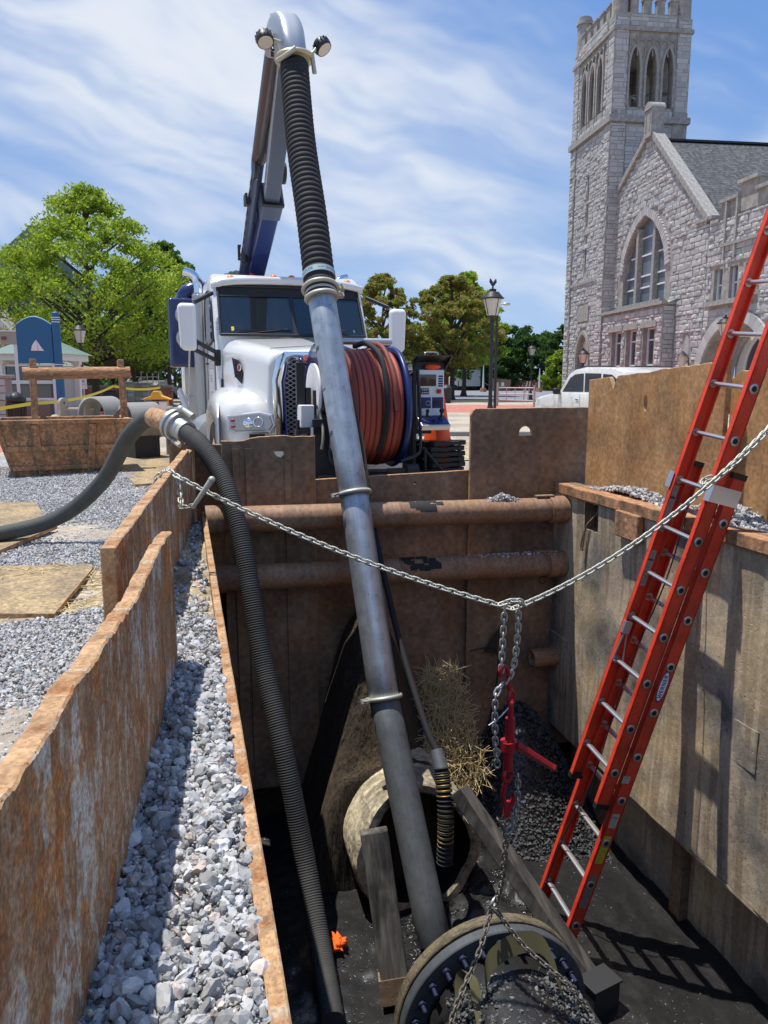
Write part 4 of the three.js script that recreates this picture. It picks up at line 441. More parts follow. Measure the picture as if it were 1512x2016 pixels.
// ================= the vacuum truck (local: x to the right, z to the front, origin under the grille) =================
{
  const o = thing('vacuum_truck', 'white conventional vacuum truck with blue boom and front hose reel', 'truck', [1.5, 0, -8.5], R(3));
  const sub = (name, par = o) => { const g = new THREE.Group(); g.name = name; par.add(g); return g; };
  // ---- bonnet: skin over sections from cowl to grille
  const bonnet = (z, w, y0, y1, rr, drop = 0) => { const p = []; p.push([-w - 0.03, y0, z]); p.push([-w - 0.015, lerp(y0, y1, 0.5), z]); for (let i = 0; i <= 8; i++) { const a = Math.PI - i / 8 * Math.PI / 2; p.push([-w + rr + Math.cos(a) * rr, y1 - rr + Math.sin(a) * rr - drop, z]); } p.push([0, y1 + 0.025, z]); const m = p.slice(0, -1).reverse().map(([x, y, q]) => [-x, y, q]); return p.concat(m); };
  part('bonnet', loft([bonnet(-1.62, 0.93, 1.0, 2.0, 0.2), bonnet(-1.3, 0.91, 1.0, 1.985, 0.2), bonnet(-0.9, 0.83, 0.95, 1.94, 0.19), bonnet(-0.5, 0.72, 0.9, 1.885, 0.18), bonnet(-0.2, 0.63, 0.86, 1.84, 0.17), bonnet(-0.05, 0.6, 0.86, 1.81, 0.16), bonnet(0.0, 0.57, 0.86, 1.78, 0.15), bonnet(0.002, 0.5, 0.86, 1.7, 0.1)]), M.white, o);
  part('bonnet_nose', box(1.0, 0.85, 0.02, [0, 1.28, -0.03]), M.blackMatte, o);
  // grille
  const gr = sub('grille');
  { const out = [[-0.53, 0.84], [0.53, 0.84], [0.55, 1.5], [0.5, 1.72], [0.42, 1.78], [-0.42, 1.78], [-0.5, 1.72], [-0.55, 1.5]], inn = out.map(([x, y]) => [x * 0.8, 0.87 + (y - 0.84) * 0.9]); part('surround', toCreasedNormals(slab(out, 0.05, 0.018, [inn.reverse()]), 0.5), M.chrome, gr, [0, 0, 0.02]);
    const bars = []; for (let i = -16; i <= 34; i++) for (const s of [1, -1]) { const y0 = 0.88 + i * 0.05, len = 0.92; let a = [-0.46, y0 + (s < 0 ? len * 0.62 : 0)], b = [0.46, y0 + (s < 0 ? 0 : len * 0.62)]; const cl = (p, q) => { const t0 = p[1] < 0.88 ? (0.88 - p[1]) / (q[1] - p[1]) : p[1] > 1.7 ? (1.7 - p[1]) / (q[1] - p[1]) : 0; return t0 > 0 && t0 < 1 ? [lerp(p[0], q[0], t0), lerp(p[1], q[1], t0)] : p; }; if (Math.max(a[1], b[1]) < 0.9 || Math.min(a[1], b[1]) > 1.68) continue; const A = cl(a, b), B = cl(b, a); bars.push(beam([A[0], A[1], 0.012], [B[0], B[1], 0.012], 0.008, 0.008, [0, 0, 1])); }
    const mesh = part('grille_mesh', join(bars), M.brushed, gr); mesh.userData.kind = 'stuff'; part('grille_back', box(0.94, 0.86, 0.01, [0, 1.3, -0.012]), M.blackMatte, gr); }
  // fenders, headlights
  for (const s of [-1, 1]) {
    const prof = (z, h, x1, y0) => { const p = []; p.push([0.5, y0, z], [0.5, h - 0.02, z]); for (let i = 0; i <= 8; i++) { const a = Math.PI / 2 - i / 8 * Math.PI / 2; p.push([x1 - 0.22 + Math.cos(a) * 0.22, h - 0.2 + Math.sin(a) * 0.2, z]); } p.push([x1, y0, z]); return p.map(([x, y, q]) => [x * s, y, q]); };
    let secs = [prof(-0.02, 1.1, 0.9, 0.8), prof(-0.08, 1.24, 1.02, 0.74), prof(-0.2, 1.3, 1.09, 0.7), prof(-0.4, 1.37, 1.14, 0.7), prof(-0.45, 1.38, 1.145, 1.0), prof(-0.7, 1.42, 1.15, 1.1), prof(-1.0, 1.42, 1.15, 1.12), prof(-1.3, 1.37, 1.15, 1.08), prof(-1.55, 1.26, 1.15, 0.95), prof(-1.62, 1.15, 1.14, 0.6)];
    if (s > 0) secs = secs.map((q) => q.slice().reverse()); const fe = part('fender', loft(secs, true, true), M.white, o);
    part('fender_trim', metres(slab([[-0.02, 0.68], [-0.34, 0.72], [-0.42, 1.04], [-0.3, 1.24], [-0.12, 1.1]], 0.012, 0.003).rotateY(-Math.PI / 2)), M.brushed, fe, [s * 1.15, 0, -0.02], [0, s * 0.12, 0]);
    const hl = sub('headlight'); const lens = slab([[-0.23, -0.04], [-0.22, 0.075], [0.1, 0.085], [0.21, 0.05], [0.235, -0.04], [0.2, -0.085], [-0.16, -0.075]].map(([x, y]) => [x * s * -1, y]), 0.03, 0.012); mat('lens', { c: [0.34, 0.33, 0.31], roughness: 0.12, metalness: 0.35, clearcoat: 1 }); part('bezel', slab([[-0.25, -0.06], [-0.245, 0.09], [0.1, 0.105], [0.23, 0.07], [0.26, -0.05], [0.21, -0.105], [-0.17, -0.095]].map(([x, y]) => [x * s * -1, y]), 0.03, 0.01), M.brushed, hl, [0, 0, -0.012]); part('lens', lens, M.lens, hl); part('reflector', at(new THREE.SphereGeometry(0.055, 18, 10), [s * 0.02, 0, 0.018], null, [1.2, 1, 0.4]), M.chrome, hl); part('bulb_ring', torus(0.05, 0.008, [s * -0.09, 0.0, 0.03]), M.chrome, hl); for (const y of [0.035, -0.03]) part('marker', at(new THREE.SphereGeometry(0.016, 10, 8), [s * 0.19, y, 0.03], null, [1.6, 1, 0.5]), M.binderRed, hl);
    hl.position.set(s * 0.8, 1.04, -0.012); hl.rotation.y = s * 0.36; hl.rotation.x = -0.2; hl.scale.set(1.0, 1.0, 1);
    const vent = sub('bonnet_vent'); { const g = slab([[0, 0.13], [0.14, 0.1], [0.24, -0.04], [0.21, -0.16], [0.06, -0.08]].map(([x, y]) => [-x * s, y]), 0.012, 0.004); part('vent_panel', g, M.blackMatte, vent); for (let i = 0; i < 5; i++) part('vent_slat', box(0.16 - i * 0.012, 0.008, 0.008, [-s * (0.13 - i * 0.004), 0.07 - i * 0.04, 0.012]), M.black, vent); part('emblem', at(new THREE.CylinderGeometry(0.036, 0.036, 0.016, 20), [-s * 0.19, 0.02, 0.014], [Math.PI / 2, 0, 0]), M.binderRed, vent); part('emblem_rim', torus(0.037, 0.006, [-s * 0.19, 0.02, 0.018], null, 20, 6), M.chrome, vent); }
    vent.position.set(s * 0.87, 1.62, -0.9); vent.rotation.y = s * 1.2;
  }
  part('bonnet_seam', join(tube([[-0.63, 1.84, -0.2], [0, 1.872, -0.2], [0.63, 1.84, -0.2]].map(([x, y, z]) => [x * 0.86, y + 0.002, z]), 0.003, 20, 5), bar([0, 2.027, -1.6], [0, 1.84, -0.08], 0.003)), M.blackMatte, o); for (const s of [-1, 1]) { part('bonnet_seam', tube([[s * 0.945, 1.1, -1.45], [s * 0.93, 1.6, -1.45], [s * 0.9, 1.85, -1.45], [s * 0.8, 1.975, -1.45]], 0.006, 20, 5), M.blackMatte, o); part('bonnet_latch', rbox(0.02, 0.12, 0.05, 0.006, [s * 0.95, 1.45, -1.42]), M.black, o); }
  part('bumper', rbox(2.3, 0.32, 0.12, 0.04, [0, 0.62, 0.06]), M.white, o); part('tow_hook', box(0.16, 0.05, 0.06, [-0.75, 0.9, 0.08]), M.black, o);
  // ---- cab
  const cab = sub('cab');
  { const prof = [[1.55, 0.85], [1.6, 2.02], [2.0, 2.7], [2.2, 2.8], [3.15, 2.8], [3.3, 2.68], [3.32, 0.85]].map(([z, y]) => [z, y]); const g = slab(prof, 1.86, 0.06); g.rotateY(Math.PI / 2); g.computeVertexNormals(); part('cab_shell', toCreasedNormals(g, 0.5), M.white, cab); }
  { // windscreen bowed, in front of the sloping face
    const secs = [], fr = []; const W = 0.93; for (let j = 0; j <= 6; j++) { const t = j / 6, y = lerp(2.07, 2.66, t), zc = lerp(-1.5, -1.86, t), w = W - 0.01 * t, row = [], rf = []; for (let i = 0; i <= 12; i++) { const q = i / 12 * 2 - 1; row.push([q * w, y, zc - 0.07 * q * q + 0.02]); } secs.push(row); } part('windscreen', loft(secs), M.glass, cab); M.glass.side = THREE.DoubleSide;
    const edge = (pts, r) => part('screen_frame', tube(pts, r, 40, 8), M.black, cab); const bow = (y, zc, w) => Array.from({ length: 9 }, (_, i) => { const q = i / 4 - 1; return [q * w, y, zc - 0.07 * q * q + 0.025]; }); edge(bow(2.055, -1.49, 0.93), 0.018); edge(bow(2.68, -1.87, 0.92), 0.02); for (const s of [-1, 1]) edge([[s * 0.93, 2.05, -1.535], [s * 0.925, 2.37, -1.72], [s * 0.92, 2.69, -1.915]], 0.016);
    part('screen_pillar', beam([0.0, 2.07, -1.47], [0, 2.66, -1.835], 0.05, 0.012, [0, 0, 1]), M.black, cab); part('sun_band', (() => { const r = []; for (const [y, zc] of [[2.55, -1.785], [2.66, -1.852]]) r.push(Array.from({ length: 13 }, (_, i) => { const q = i / 6 - 1; return [q * 0.915, y, zc - 0.07 * q * q + 0.025]; })); return loft(r); })(), M.blackMatte, cab); M.blackMatte.side = THREE.DoubleSide;
    for (const s of [-1, 1]) { const [x0, x1] = s < 0 ? [-0.62, -0.1] : [0.12, 0.66]; part('wiper', join(bar([x0 + 0.02, 2.07, -1.49], [x1, 2.13, -1.505], 0.008), beam([x0 - 0.1, 2.11, -1.52], [x1 + 0.05, 2.125, -1.5], 0.014, 0.014)), M.black, cab); }
    part('sticker', box(0.035, 0.06, 0.003, [-0.78, 2.13, -1.565], [-0.5, 0, 0]), M.tape, cab); part('sticker', box(0.05, 0.035, 0.003, [0.02, 2.5, -1.748], [-0.5, 0, 0]), M.reelBlue, cab); part('sticker', box(0.04, 0.04, 0.003, [0.78, 2.12, -1.562], [-0.5, 0, 0]), M.greenRoof, cab);
    const vis = []; for (const [y, dz, w] of [[2.78, -0.22, 0.96], [2.79, 0.0, 1.0], [2.765, 0.045, 1.0], [2.7, 0.04, 1.0], [2.69, 0.0, 0.99]]) vis.push(Array.from({ length: 15 }, (_, i) => { const q = i / 7 - 1; return [q * w, y + 0.02 * (1 - q * q) - 0.05 * Math.abs(q) ** 6, -1.84 + dz - 0.08 * q * q]; })); part('visor', loft(vis), M.white, cab); M.white.side = THREE.DoubleSide;
    for (const x of [-0.74, -0.18, 0.06, 0.3, 0.81]) { const l = part('marker_light', at(new THREE.SphereGeometry(0.045, 14, 8, 0, 6.3, 0, 1.6), [0, 0, 0], null, [1.1, 1, 1.2]), M.amber, cab, [x, 2.815 - (Math.abs(x) > 0.7 ? 0.03 : 0), -2.0]); part('light_base', cyl(0.05, 0.055, 0.02, [0, -0.005, 0]), M.black, l); }
  }
  for (const s of [-1, 1]) {
    const dr = sub('door', cab); const pane = slab([[1.78, 2.02], [2.04, 2.56], [2.75, 2.58], [2.78, 2.02]].map(([z, y]) => [-z, y]), 0.01, 0.005); pane.rotateY(-Math.PI / 2); part('side_window', pane, M.glass, dr, [s * 0.996, 0, 0]);
    const gap = (a, b) => part('door_gap', beam([s * 0.994, ...a], [s * 0.994, ...b], 0.012, 0.006, [1, 0, 0]), M.blackMatte, dr); gap([1.0, -1.72], [2.0, -1.72]); gap([1.0, -2.86], [2.62, -2.86]); gap([1.0, -1.72], [1.0, -2.86]);
    part('window_frame', tube([[s * 0.998, 2.0, -1.76], [s * 0.998, 2.57, -2.03], [s * 0.998, 2.6, -2.77], [s * 0.998, 2.0, -2.8], [s * 0.998, 2.0, -1.76]], 0.018, 60, 6), M.black, dr); part('door_handle', rbox(0.03, 0.03, 0.16, 0.01, [s * 1.01, 1.72, -2.7]), M.black, dr);
    const draw = (g, W, H) => { g.fillStyle = '#c9cccd'; g.fillRect(0, 0, W, H); g.strokeStyle = '#3a55a0'; g.lineWidth = 14; g.beginPath(); g.ellipse(W * 0.66, H * 0.5, W * 0.26, H * 0.46, 0, -1.4, 1.3); g.stroke(); g.fillStyle = '#3c4458'; const r = rngOf(77); for (const [y, n, h] of [[0.26, 9, 0.2], [0.6, 6, 0.17]]) for (let i = 0; i < n; i++) { const x = W * (0.08 + i * 0.08); g.fillRect(x, H * y, 4, H * h); g.fillRect(x, H * y, W * 0.05, 6); g.fillRect(x, H * (y + h) - 6, W * 0.05, 6); if (r() < 0.6) g.fillRect(x + W * 0.04, H * y, 4, H * h); if (r() < 0.6) g.fillRect(x, H * (y + h / 2), W * 0.05, 5); } };
    part('door_lettering', at(new THREE.PlaneGeometry(0.75, 0.55), [s * 0.9965, 1.62, -2.2], [0, s * Math.PI / 2, 0]), printed(384, 280, draw, { roughness: 0.35 }), dr);
    const mi = sub('mirror'); const g = at(new RoundedBoxGeometry(0.22, 0.56, 0.16, 5, 0.06), [0, 0, 0]); { const p = g.attributes.position; for (let i = 0; i < p.count; i++) { const t = (p.getY(i) + 0.28) / 0.56; p.setX(i, p.getX(i) * (0.86 + 0.14 * t) + s * (t < 0.15 ? -0.02 * (1 - t / 0.15) : 0)); } g.computeVertexNormals(); } part('mirror_housing', g, M.whiteMatte, mi); part('mirror_glass', rbox(0.18, 0.48, 0.01, 0.004, [0, 0, -0.083]), M.chrome, mi);
    mi.position.set(s * 1.34, 2.13, -1.42); const arm = (a, b, r) => part('mirror_arm', beam(a, b, 0.05, 0.05, [0, 1, 0], 0.015), M.black, mi); arm([-s * 0.08, -0.16, 0], [-s * 0.36, -0.3, -0.12]); arm([-s * 0.08, -0.27, 0], [-s * 0.36, -0.4, -0.12]); part('mirror_bracket', rbox(0.08, 0.2, 0.08, 0.02, [-s * 0.36, -0.36, -0.14]), M.black, mi); part('mirror_bracket', rbox(0.05, 0.16, 0.06, 0.02, [-s * 0.09, -0.21, 0]), M.black, mi); arm([-s * 0.1, 0.3, -0.05], [-s * 0.34, 0.44, -0.3]); part('mirror_arm', bar([-s * 0.02, -0.26, -0.05], [-s * 0.0, -0.95, -0.5], 0.012), M.steel, mi);
    // exhaust stack with perforated shield
    const st = sub('exhaust_stack'); mat('perf', { roughness: 0.35, metalness: 0.85, map: texOf(128, 128, (u, v) => { const q = [[0.25, 0.25], [0.75, 0.75]].some(([a, b]) => Math.hypot((u * 4) % 1 - a, (v * 4) % 1 - b) < 0.2); return q ? [50, 50, 52] : [196, 196, 194]; }) }); M.perf.map.repeat.set(9, 60);
    part('heat_shield', cyl(0.1, 0.1, 1.75, [0, 1.84, 0], null, 28, true), M.perf, st); M.perf.side = THREE.DoubleSide; part('muffler', cyl(0.085, 0.085, 2.0, [0, 1.75, 0]), M.steel, st); part('stack_elbow', hose([[0, 2.7, 0], [0, 2.84, 0], [s * 0.02, 2.95, -0.02], [s * 0.1, 3.02, -0.04], [s * 0.2, 3.05, -0.06]], () => 0.068, 40, 20, false), M.chrome, st); M.chrome.side = THREE.DoubleSide; part('shield_cap', torus(0.095, 0.008, [0, 2.715, 0], [Math.PI / 2, 0, 0]), M.chrome, st); st.position.set(s * 1.03, 0, -3.5);
  }
  // ---- tank and blue gear behind the cab
  const body = sub('debris_tank'); part('tank_shell', cyl(0.98, 0.98, 5.2, [0, 1.72, -6.9], [Math.PI / 2, 0, 0], 56), M.white, body); for (let i = 0; i < 6; i++) part('tank_rib', at(new THREE.TorusGeometry(0.99, 0.03, 8, 56), [0, 1.72, -4.6 - i * 0.22]), i % 2 ? M.brushed : M.blackMatte, body); part('tank_end', at(new THREE.SphereGeometry(0.98, 40, 14, 0, 6.3, 0, 1.57), [0, 1.72, -4.3], [Math.PI / 2, 0, 0], [1, 0.25, 1]), M.brushed, body);
  const cyc = sub('filter_house'); for (const s of [-1, 1]) { part('filter_box', rbox(0.55, 1.02, 0.6, 0.05, [s * 1.18, 2.2, -4.15]), M.blue, cyc); for (const y of [2.46, 2.12]) { part('inspection_ring', torus(0.13, 0.035, [s * 1.2, y, -3.84], null, 30, 8), M.steel, cyc); part('inspection_cap', cyl(0.1, 0.1, 0.02, [s * 1.2, y, -3.845], [Math.PI / 2, 0, 0]), M.blackMatte, cyc); } part('duct', hose([[s * 1.2, 2.66, -4.1], [s * 1.2, 2.76, -4.1], [s * 1.08, 2.85, -4.1], [s * 0.8, 2.86, -4.12], [s * 0.4, 2.86, -4.15]], () => 0.12, 40, 18), M.blue, cyc); for (const q of [0.86, 0.8]) part('duct_clamp', cyl(0.128, 0.128, 0.02, [s * q, 2.86, -4.12], [0, 0, Math.PI / 2]), M.brushed, cyc); }
  part('duct', hose([[-0.5, 2.86, -4.15], [0, 2.9, -4.2], [0.5, 2.86, -4.15]], () => 0.14, 20, 18), M.blue, cyc); part('tool_cabinet', rbox(0.4, 1.0, 1.0, 0.02, [-1.04, 1.3, -4.6]), M.whiteMatte, o); part('tool_cabinet', rbox(0.4, 1.0, 1.0, 0.02, [1.04, 1.3, -4.6]), M.whiteMatte, o);
  part('grab_rail', tube([[-1.2, 1.95, -3.95], [-1.25, 1.9, -3.9], [-1.25, 1.3, -3.9], [-1.15, 1.25, -3.95]], 0.016, 40, 8), M.chrome, o); part('step_guard', beam([-1.22, 0.95, -3.75], [-1.34, 1.35, -4.0], 0.04, 0.1), M.whiteMatte, o); part('side_marker', box(0.1, 0.12, 0.5, [-1.28, 0.9, -4.6]), M.clay, o);
  part('chassis', join(box(0.12, 0.28, 9.5, [-0.42, 0.72, -4.9]), box(0.12, 0.28, 9.5, [0.42, 0.72, -4.9])), M.blackMatte, o);
  for (const [x, z] of [[-0.98, -0.98], [0.98, -0.98], [-0.98, -7.4], [0.98, -7.4], [-0.98, -8.7], [0.98, -8.7]]) { const w = sub('wheel'); part('tyre', at(lathe([[0.3, -0.14], [0.46, -0.15], [0.51, -0.11], [0.52, 0], [0.51, 0.11], [0.46, 0.15], [0.3, 0.14]], 36), [0, 0, 0], [0, 0, Math.PI / 2]), M.rubber, w); part('rim', at(lathe([[0, -0.05], [0.12, -0.1], [0.14, -0.02], [0.3, -0.03], [0.31, -0.13]], 30), [0, 0, 0], [0, 0, x < 0 ? -Math.PI / 2 : Math.PI / 2]), M.alu, w); w.position.set(x, 0.52, z); }
  part('fuel_tank', cyl(0.3, 0.3, 1.3, [-0.95, 0.72, -2.6], [Math.PI / 2, 0, 0], 28), M.alu, o); part('step', rbox(0.3, 0.06, 1.1, 0.02, [-1.0, 0.45, -2.5]), M.steel, o);
  // ---- hose reel on the front bumper
  const reel = sub('hose_reel'); const cy = 1.22, cz = 0.68;
  { const disc = (x, m, r1 = 0.64) => at(lathe([[0.1, -0.012], [r1 - 0.03, -0.012], [r1, -0.03], [r1 + 0.015, 0], [r1, 0.03], [r1 - 0.03, 0.012], [0.1, 0.012]], 48), [x, cy, cz], [0, 0, Math.PI / 2]); part('reel_flange', disc(0.565, M.reelBlue, 0.61), M.reelBlue, reel); part('reel_flange', disc(-0.2, M.blue), M.blue, reel); part('drum', cyl(0.3, 0.3, 0.74, [0.19, cy, cz], [0, 0, Math.PI / 2], 30), M.black, reel);
    const rr = rngOf(12); for (let i = 0; i < 12; i++) { const x = -0.14 + i * 0.0585, bulge = 0.565 - 0.0 * i + (i === 11 || i === 0 ? -0.02 : 0) + (rr() - 0.5) * 0.012; part('hose_wrap', at(new THREE.TorusGeometry(bulge, 0.031, 10, 64), [x, cy, cz], [0, Math.PI / 2 + (rr() - 0.5) * 0.02, 0]), i % 5 === 3 ? M.hoseRedDark : M.hoseRed, reel); }
    part('hose_strand', tube([[0.2, 1.84, 0.6], [0.28, 1.86, 0.78], [0.33, 1.72, 1.1], [0.34, 1.4, 1.27], [0.33, 1.1, 1.28], [0.3, 0.8, 1.12]], 0.028, 60, 10), M.rubber, reel); part('hose_strand', tube([[0.36, 1.8, 0.5], [0.39, 1.86, 0.7], [0.41, 1.78, 0.98], [0.43, 1.5, 1.22], [0.43, 1.2, 1.29]], 0.026, 60, 10), M.hoseRedDark, reel); }
  part('cover_disc', at(lathe([[0, -0.02], [0.29, -0.02], [0.3, -0.01], [0.3, 0.02], [0, 0.02]], 40), [-0.28, 1.36, 0.82], [0, 0, Math.PI / 2]), M.whiteMatte, reel);
  part('reel_post', rbox(0.05, 0.95, 0.3, 0.01, [-0.36, 0.95, 0.8]), M.black, reel); part('reel_post', rbox(0.05, 1.0, 0.2, 0.01, [0.73, 0.95, 0.75]), M.black, reel); part('bearing_plate', rbox(0.12, 0.24, 0.02, 0.005, [-0.27, 1.28, 1.0]), M.black, reel);
  part('motor_box', rbox(0.13, 0.22, 0.2, 0.01, [-0.4, 1.15, 0.98]), M.whiteMatte, reel); part('black_post', rbox(0.09, 0.42, 0.06, 0.01, [-0.43, 1.46, 0.9]), M.black, reel); part('hydraulic_block', join(box(0.24, 0.06, 0.12, [-0.36, 1.02, 1.08]), cyl(0.02, 0.02, 0.14, [-0.5, 1.05, 1.08]), box(0.05, 0.09, 0.1, [-0.5, 0.98, 1.08])), M.iron, reel);
  part('front_plate', rbox(0.34, 0.62, 0.02, 0.01, [-0.2, 0.82, 1.13]), M.black, reel); part('white_edge', box(0.025, 0.5, 0.03, [-0.375, 0.8, 1.13]), M.paintWhite, reel); part('bottom_frame', join(box(1.3, 0.1, 0.16, [0.32, 0.54, 1.16]), box(1.3, 0.08, 0.7, [0.32, 0.5, 0.75])), M.black, reel);
  part('hydraulic_hose', tube([[-0.2, 1.24, 1.05], [-0.12, 1.18, 1.16], [-0.18, 1.0, 1.2], [-0.22, 0.78, 1.2], [-0.16, 0.68, 1.2], [-0.1, 0.74, 1.2], [-0.12, 0.95, 1.2], [-0.16, 1.1, 1.18]], 0.012, 70, 8), M.black, reel); part('hydraulic_hose', tube([[-0.28, 1.24, 1.05], [-0.27, 1.0, 1.16], [-0.29, 0.84, 1.16]], 0.014, 24, 8), M.tan, reel); part('valve', join(cyl(0.035, 0.035, 0.14, [-0.2, 1.22, 1.08], [0, 0.4, 1.3]), sph(0.03, [-0.28, 1.24, 1.06])), M.iron, reel);
  part('roller', join(cyl(0.06, 0.06, 0.12, [0.6, 0.62, 1.26], [0, 0, Math.PI / 2]), cyl(0.025, 0.025, 0.3, [0.5, 0.62, 1.26], [0, 0, Math.PI / 2])), M.iron, reel); part('top_roller', cyl(0.035, 0.035, 0.62, [0.36, 1.9, 0.38], [0, 0, Math.PI / 2]), M.steel, reel);
  part('hose_guide', tube([[0.72, 1.6, 1.08], [0.74, 1.2, 1.1], [0.74, 0.86, 1.12], [0.7, 0.76, 1.14], [0.5, 0.7, 1.2]], 0.018, 50, 8), M.black, reel);
  part('brace', join(bar([0.78, 0.8, 1.16], [0.96, 0.58, 1.2], 0.012), bar([0.78, 0.82, 1.16], [0.78, 0.56, 1.16], 0.012), bar([0.78, 0.58, 1.16], [0.96, 0.57, 1.2], 0.012)), M.iron, reel);
  // ---- control panel
  const pan = sub('control_panel'); pan.position.set(0.89, 0.98, 0.98); 
  part('panel_face', rbox(0.28, 0.6, 0.08, 0.012, [0, 0.32, 0]), M.paintWhite, pan); part('screen', box(0.17, 0.115, 0.008, [-0.035, 0.515, 0.041]), M.glass, pan); for (let i = 0; i < 5; i++) part('button', rbox(0.05, 0.016, 0.008, 0.006, [0.1, 0.555 - i * 0.024, 0.042]), M.reelBlue, pan);
  part('switch_block', box(0.09, 0.06, 0.01, [-0.07, 0.405, 0.041]), M.black, pan); for (let i = 0; i < 8; i++) part('switch', box(0.008, 0.014, 0.008, [-0.1 + (i % 4) * 0.02, 0.42 - (i >> 2) * 0.028, 0.048]), M.paintWhite, pan); part('stop_plate', box(0.055, 0.05, 0.006, [0.08, 0.405, 0.041]), M.yellow, pan); part('stop_button', cyl(0.018, 0.02, 0.03, [0.08, 0.405, 0.055], [Math.PI / 2, 0, 0]), M.binderRed, pan);
  const navy = M.reelBlue; part('blue_plate', box(0.12, 0.11, 0.006, [-0.065, 0.29, 0.041]), navy, pan); part('blue_plate', box(0.12, 0.11, 0.006, [0.07, 0.29, 0.041]), navy, pan); part('dial_ring', torus(0.022, 0.003, [-0.035, 0.285, 0.046], null, 20, 5), M.paintWhite, pan); part('dial', cyl(0.016, 0.018, 0.02, [-0.035, 0.285, 0.05], [Math.PI / 2, 0, 0]), M.black, pan); part('rocker', box(0.025, 0.05, 0.012, [-0.1, 0.285, 0.046]), M.black, pan); part('rocker', box(0.045, 0.055, 0.012, [0.075, 0.29, 0.046]), M.black, pan); part('rocker', box(0.02, 0.06, 0.012, [0.03, 0.285, 0.046]), M.black, pan);
  part('tray', rbox(0.31, 0.06, 0.2, 0.008, [0, 0.09, 0.1], [0.5, 0, 0]), M.brushed, pan); part('tray_plate', box(0.145, 0.006, 0.16, [-0.075, 0.121, 0.112], [0.5, 0, 0]), navy, pan); part('tray_plate', box(0.14, 0.006, 0.16, [0.075, 0.121, 0.112], [0.5, 0, 0]), navy, pan);
  for (const x of [-0.07, 0.085]) { const j = part('joystick', cyl(0.012, 0.016, 0.08, [0, 0.04, 0]), M.black, pan, [x, 0.13, 0.1], [0.3, 0, 0]); part('joystick_knob', sph(x < 0 ? 0.02 : 0.028, [0, 0.085, 0]), M.black, j); part('boot', cyl(0.02, 0.035, 0.025, [0, 0.01, 0]), M.black, j); } part('dial', cyl(0.014, 0.016, 0.02, [-0.01, 0.115, 0.14], [0.5, 0, 0]), M.black, pan);
  { const lid = sub('lid', pan); lid.position.set(0, 0.64, 0); part('lid_top', box(0.38, 0.012, 0.16, [0, 0.09, 0.06], [-0.35, 0, 0]), M.black, lid); part('lid_back', box(0.34, 0.1, 0.012, [0, 0.03, -0.03]), M.black, lid); for (const s of [-1, 1]) part('lid_side', slab([[-0.03, -0.02], [0.14, 0.1], [0.13, 0.13], [-0.03, 0.08]].map(([z, y]) => [-z, y]), 0.01).rotateY(Math.PI / 2).translate(s * 0.175, 0, 0), M.black, lid); part('stowed_glove', at(new THREE.IcosahedronGeometry(0.05, 2), [0.02, 0.01, 0.02], null, [1.7, 0.6, 0.8]), M.orange, lid); part('lid_handle', tube([[-0.07, 0.12, 0.03], [-0.06, 0.15, 0.03], [0.06, 0.15, 0.03], [0.07, 0.12, 0.03]], 0.006, 20, 6), M.brushed, lid); }
  part('panel_post', join(beam([-0.17, -0.45, 0], [-0.17, 0.62, 0], 0.035, 0.04, [0, 0, 1]), bar([-0.17, 0.6, 0.0], [-0.3, 0.5, -0.05], 0.018), box(0.2, 0.05, 0.05, [-0.08, 0.0, -0.02])), M.iron, pan);
  // ---- boom
  mat('boomGrey', { c: [0.09, 0.11, 0.15], roughness: 0.4, metalness: 0.4 }); mat('boomBlue', { c: [0.05, 0.07, 0.13], roughness: 0.4, metalness: 0.2 });
  const boom = sub('boom'); const wl = (p) => { const d = V(p[0] - 1.5, p[1], p[2] + 8.5); d.applyAxisAngle(V(0, 1, 0), -R(3)); return [d.x, d.y, d.z]; };
  const A = wl([1.1, 2.9, -12.6]), J = wl([1.25, 3.88, -10.8]), K = wl([1.17, 4.72, -8.35]);
  part('boom_mount', cyl(0.28, 0.34, 0.9, [A[0], 2.55, A[2]], null, 24), M.blackMatte, boom); part('lower_boom', beam(A, J, 0.24, 0.3, [0, 1, 0], 0.015), M.blue, boom); { const d = V(...J).sub(V(...A)).normalize(); part('boom_collar', beam(V(...J).addScaledVector(d, -0.25).toArray(), V(...J).addScaledVector(d, 0.02).toArray(), 0.27, 0.33, [0, 1, 0], 0.01), M.boomGrey, boom); part('boom_pad', beam(V(...J).addScaledVector(d, 0.02).toArray(), V(...J).addScaledVector(d, 0.07).toArray(), 0.29, 0.35, [0, 1, 0]), M.black, boom);
    for (let i = 0; i < 6; i++) part('bolt_head', cyl(0.012, 0.012, 0.01, V(...J).addScaledVector(d, -0.06 - (i > 2 ? 0.05 : 0)).add(V((i % 3 - 1) * 0.05, -0.17, 0)).toArray()), M.steel, boom); }
   part('upper_boom', beam(J, K, 0.19, 0.24, [0, 1, 0], 0.012), M.boomGrey, boom); part('side_strip', beam([J[0] - 0.1, J[1], J[2]], [K[0] - 0.1, K[1], K[2]], 0.006, 0.18), M.brushed, boom); part('stripe', beam([A[0] - 0.124, A[1] + 0.02, A[2]], [J[0] - 0.124, J[1] + 0.02, J[2] - 0.25], 0.006, 0.07), M.paintWhite, boom); part('red_stripe', beam([A[0] - 0.098, A[1] - 0.153, A[2] + 0.5], [J[0] + 0.03, J[1] - 0.153, J[2] - 1.0], 0.12, 0.004), M.binderRed, boom);
  const S0 = wl([0.98, 3.1, -12.3]), S1 = wl([1.07, 4.28, -10.5]), S2 = wl([1.04, 4.83, -8.2]); mat('ductBrown', { c: [0.075, 0.062, 0.066], roughness: 0.35, metalness: 0.5 });
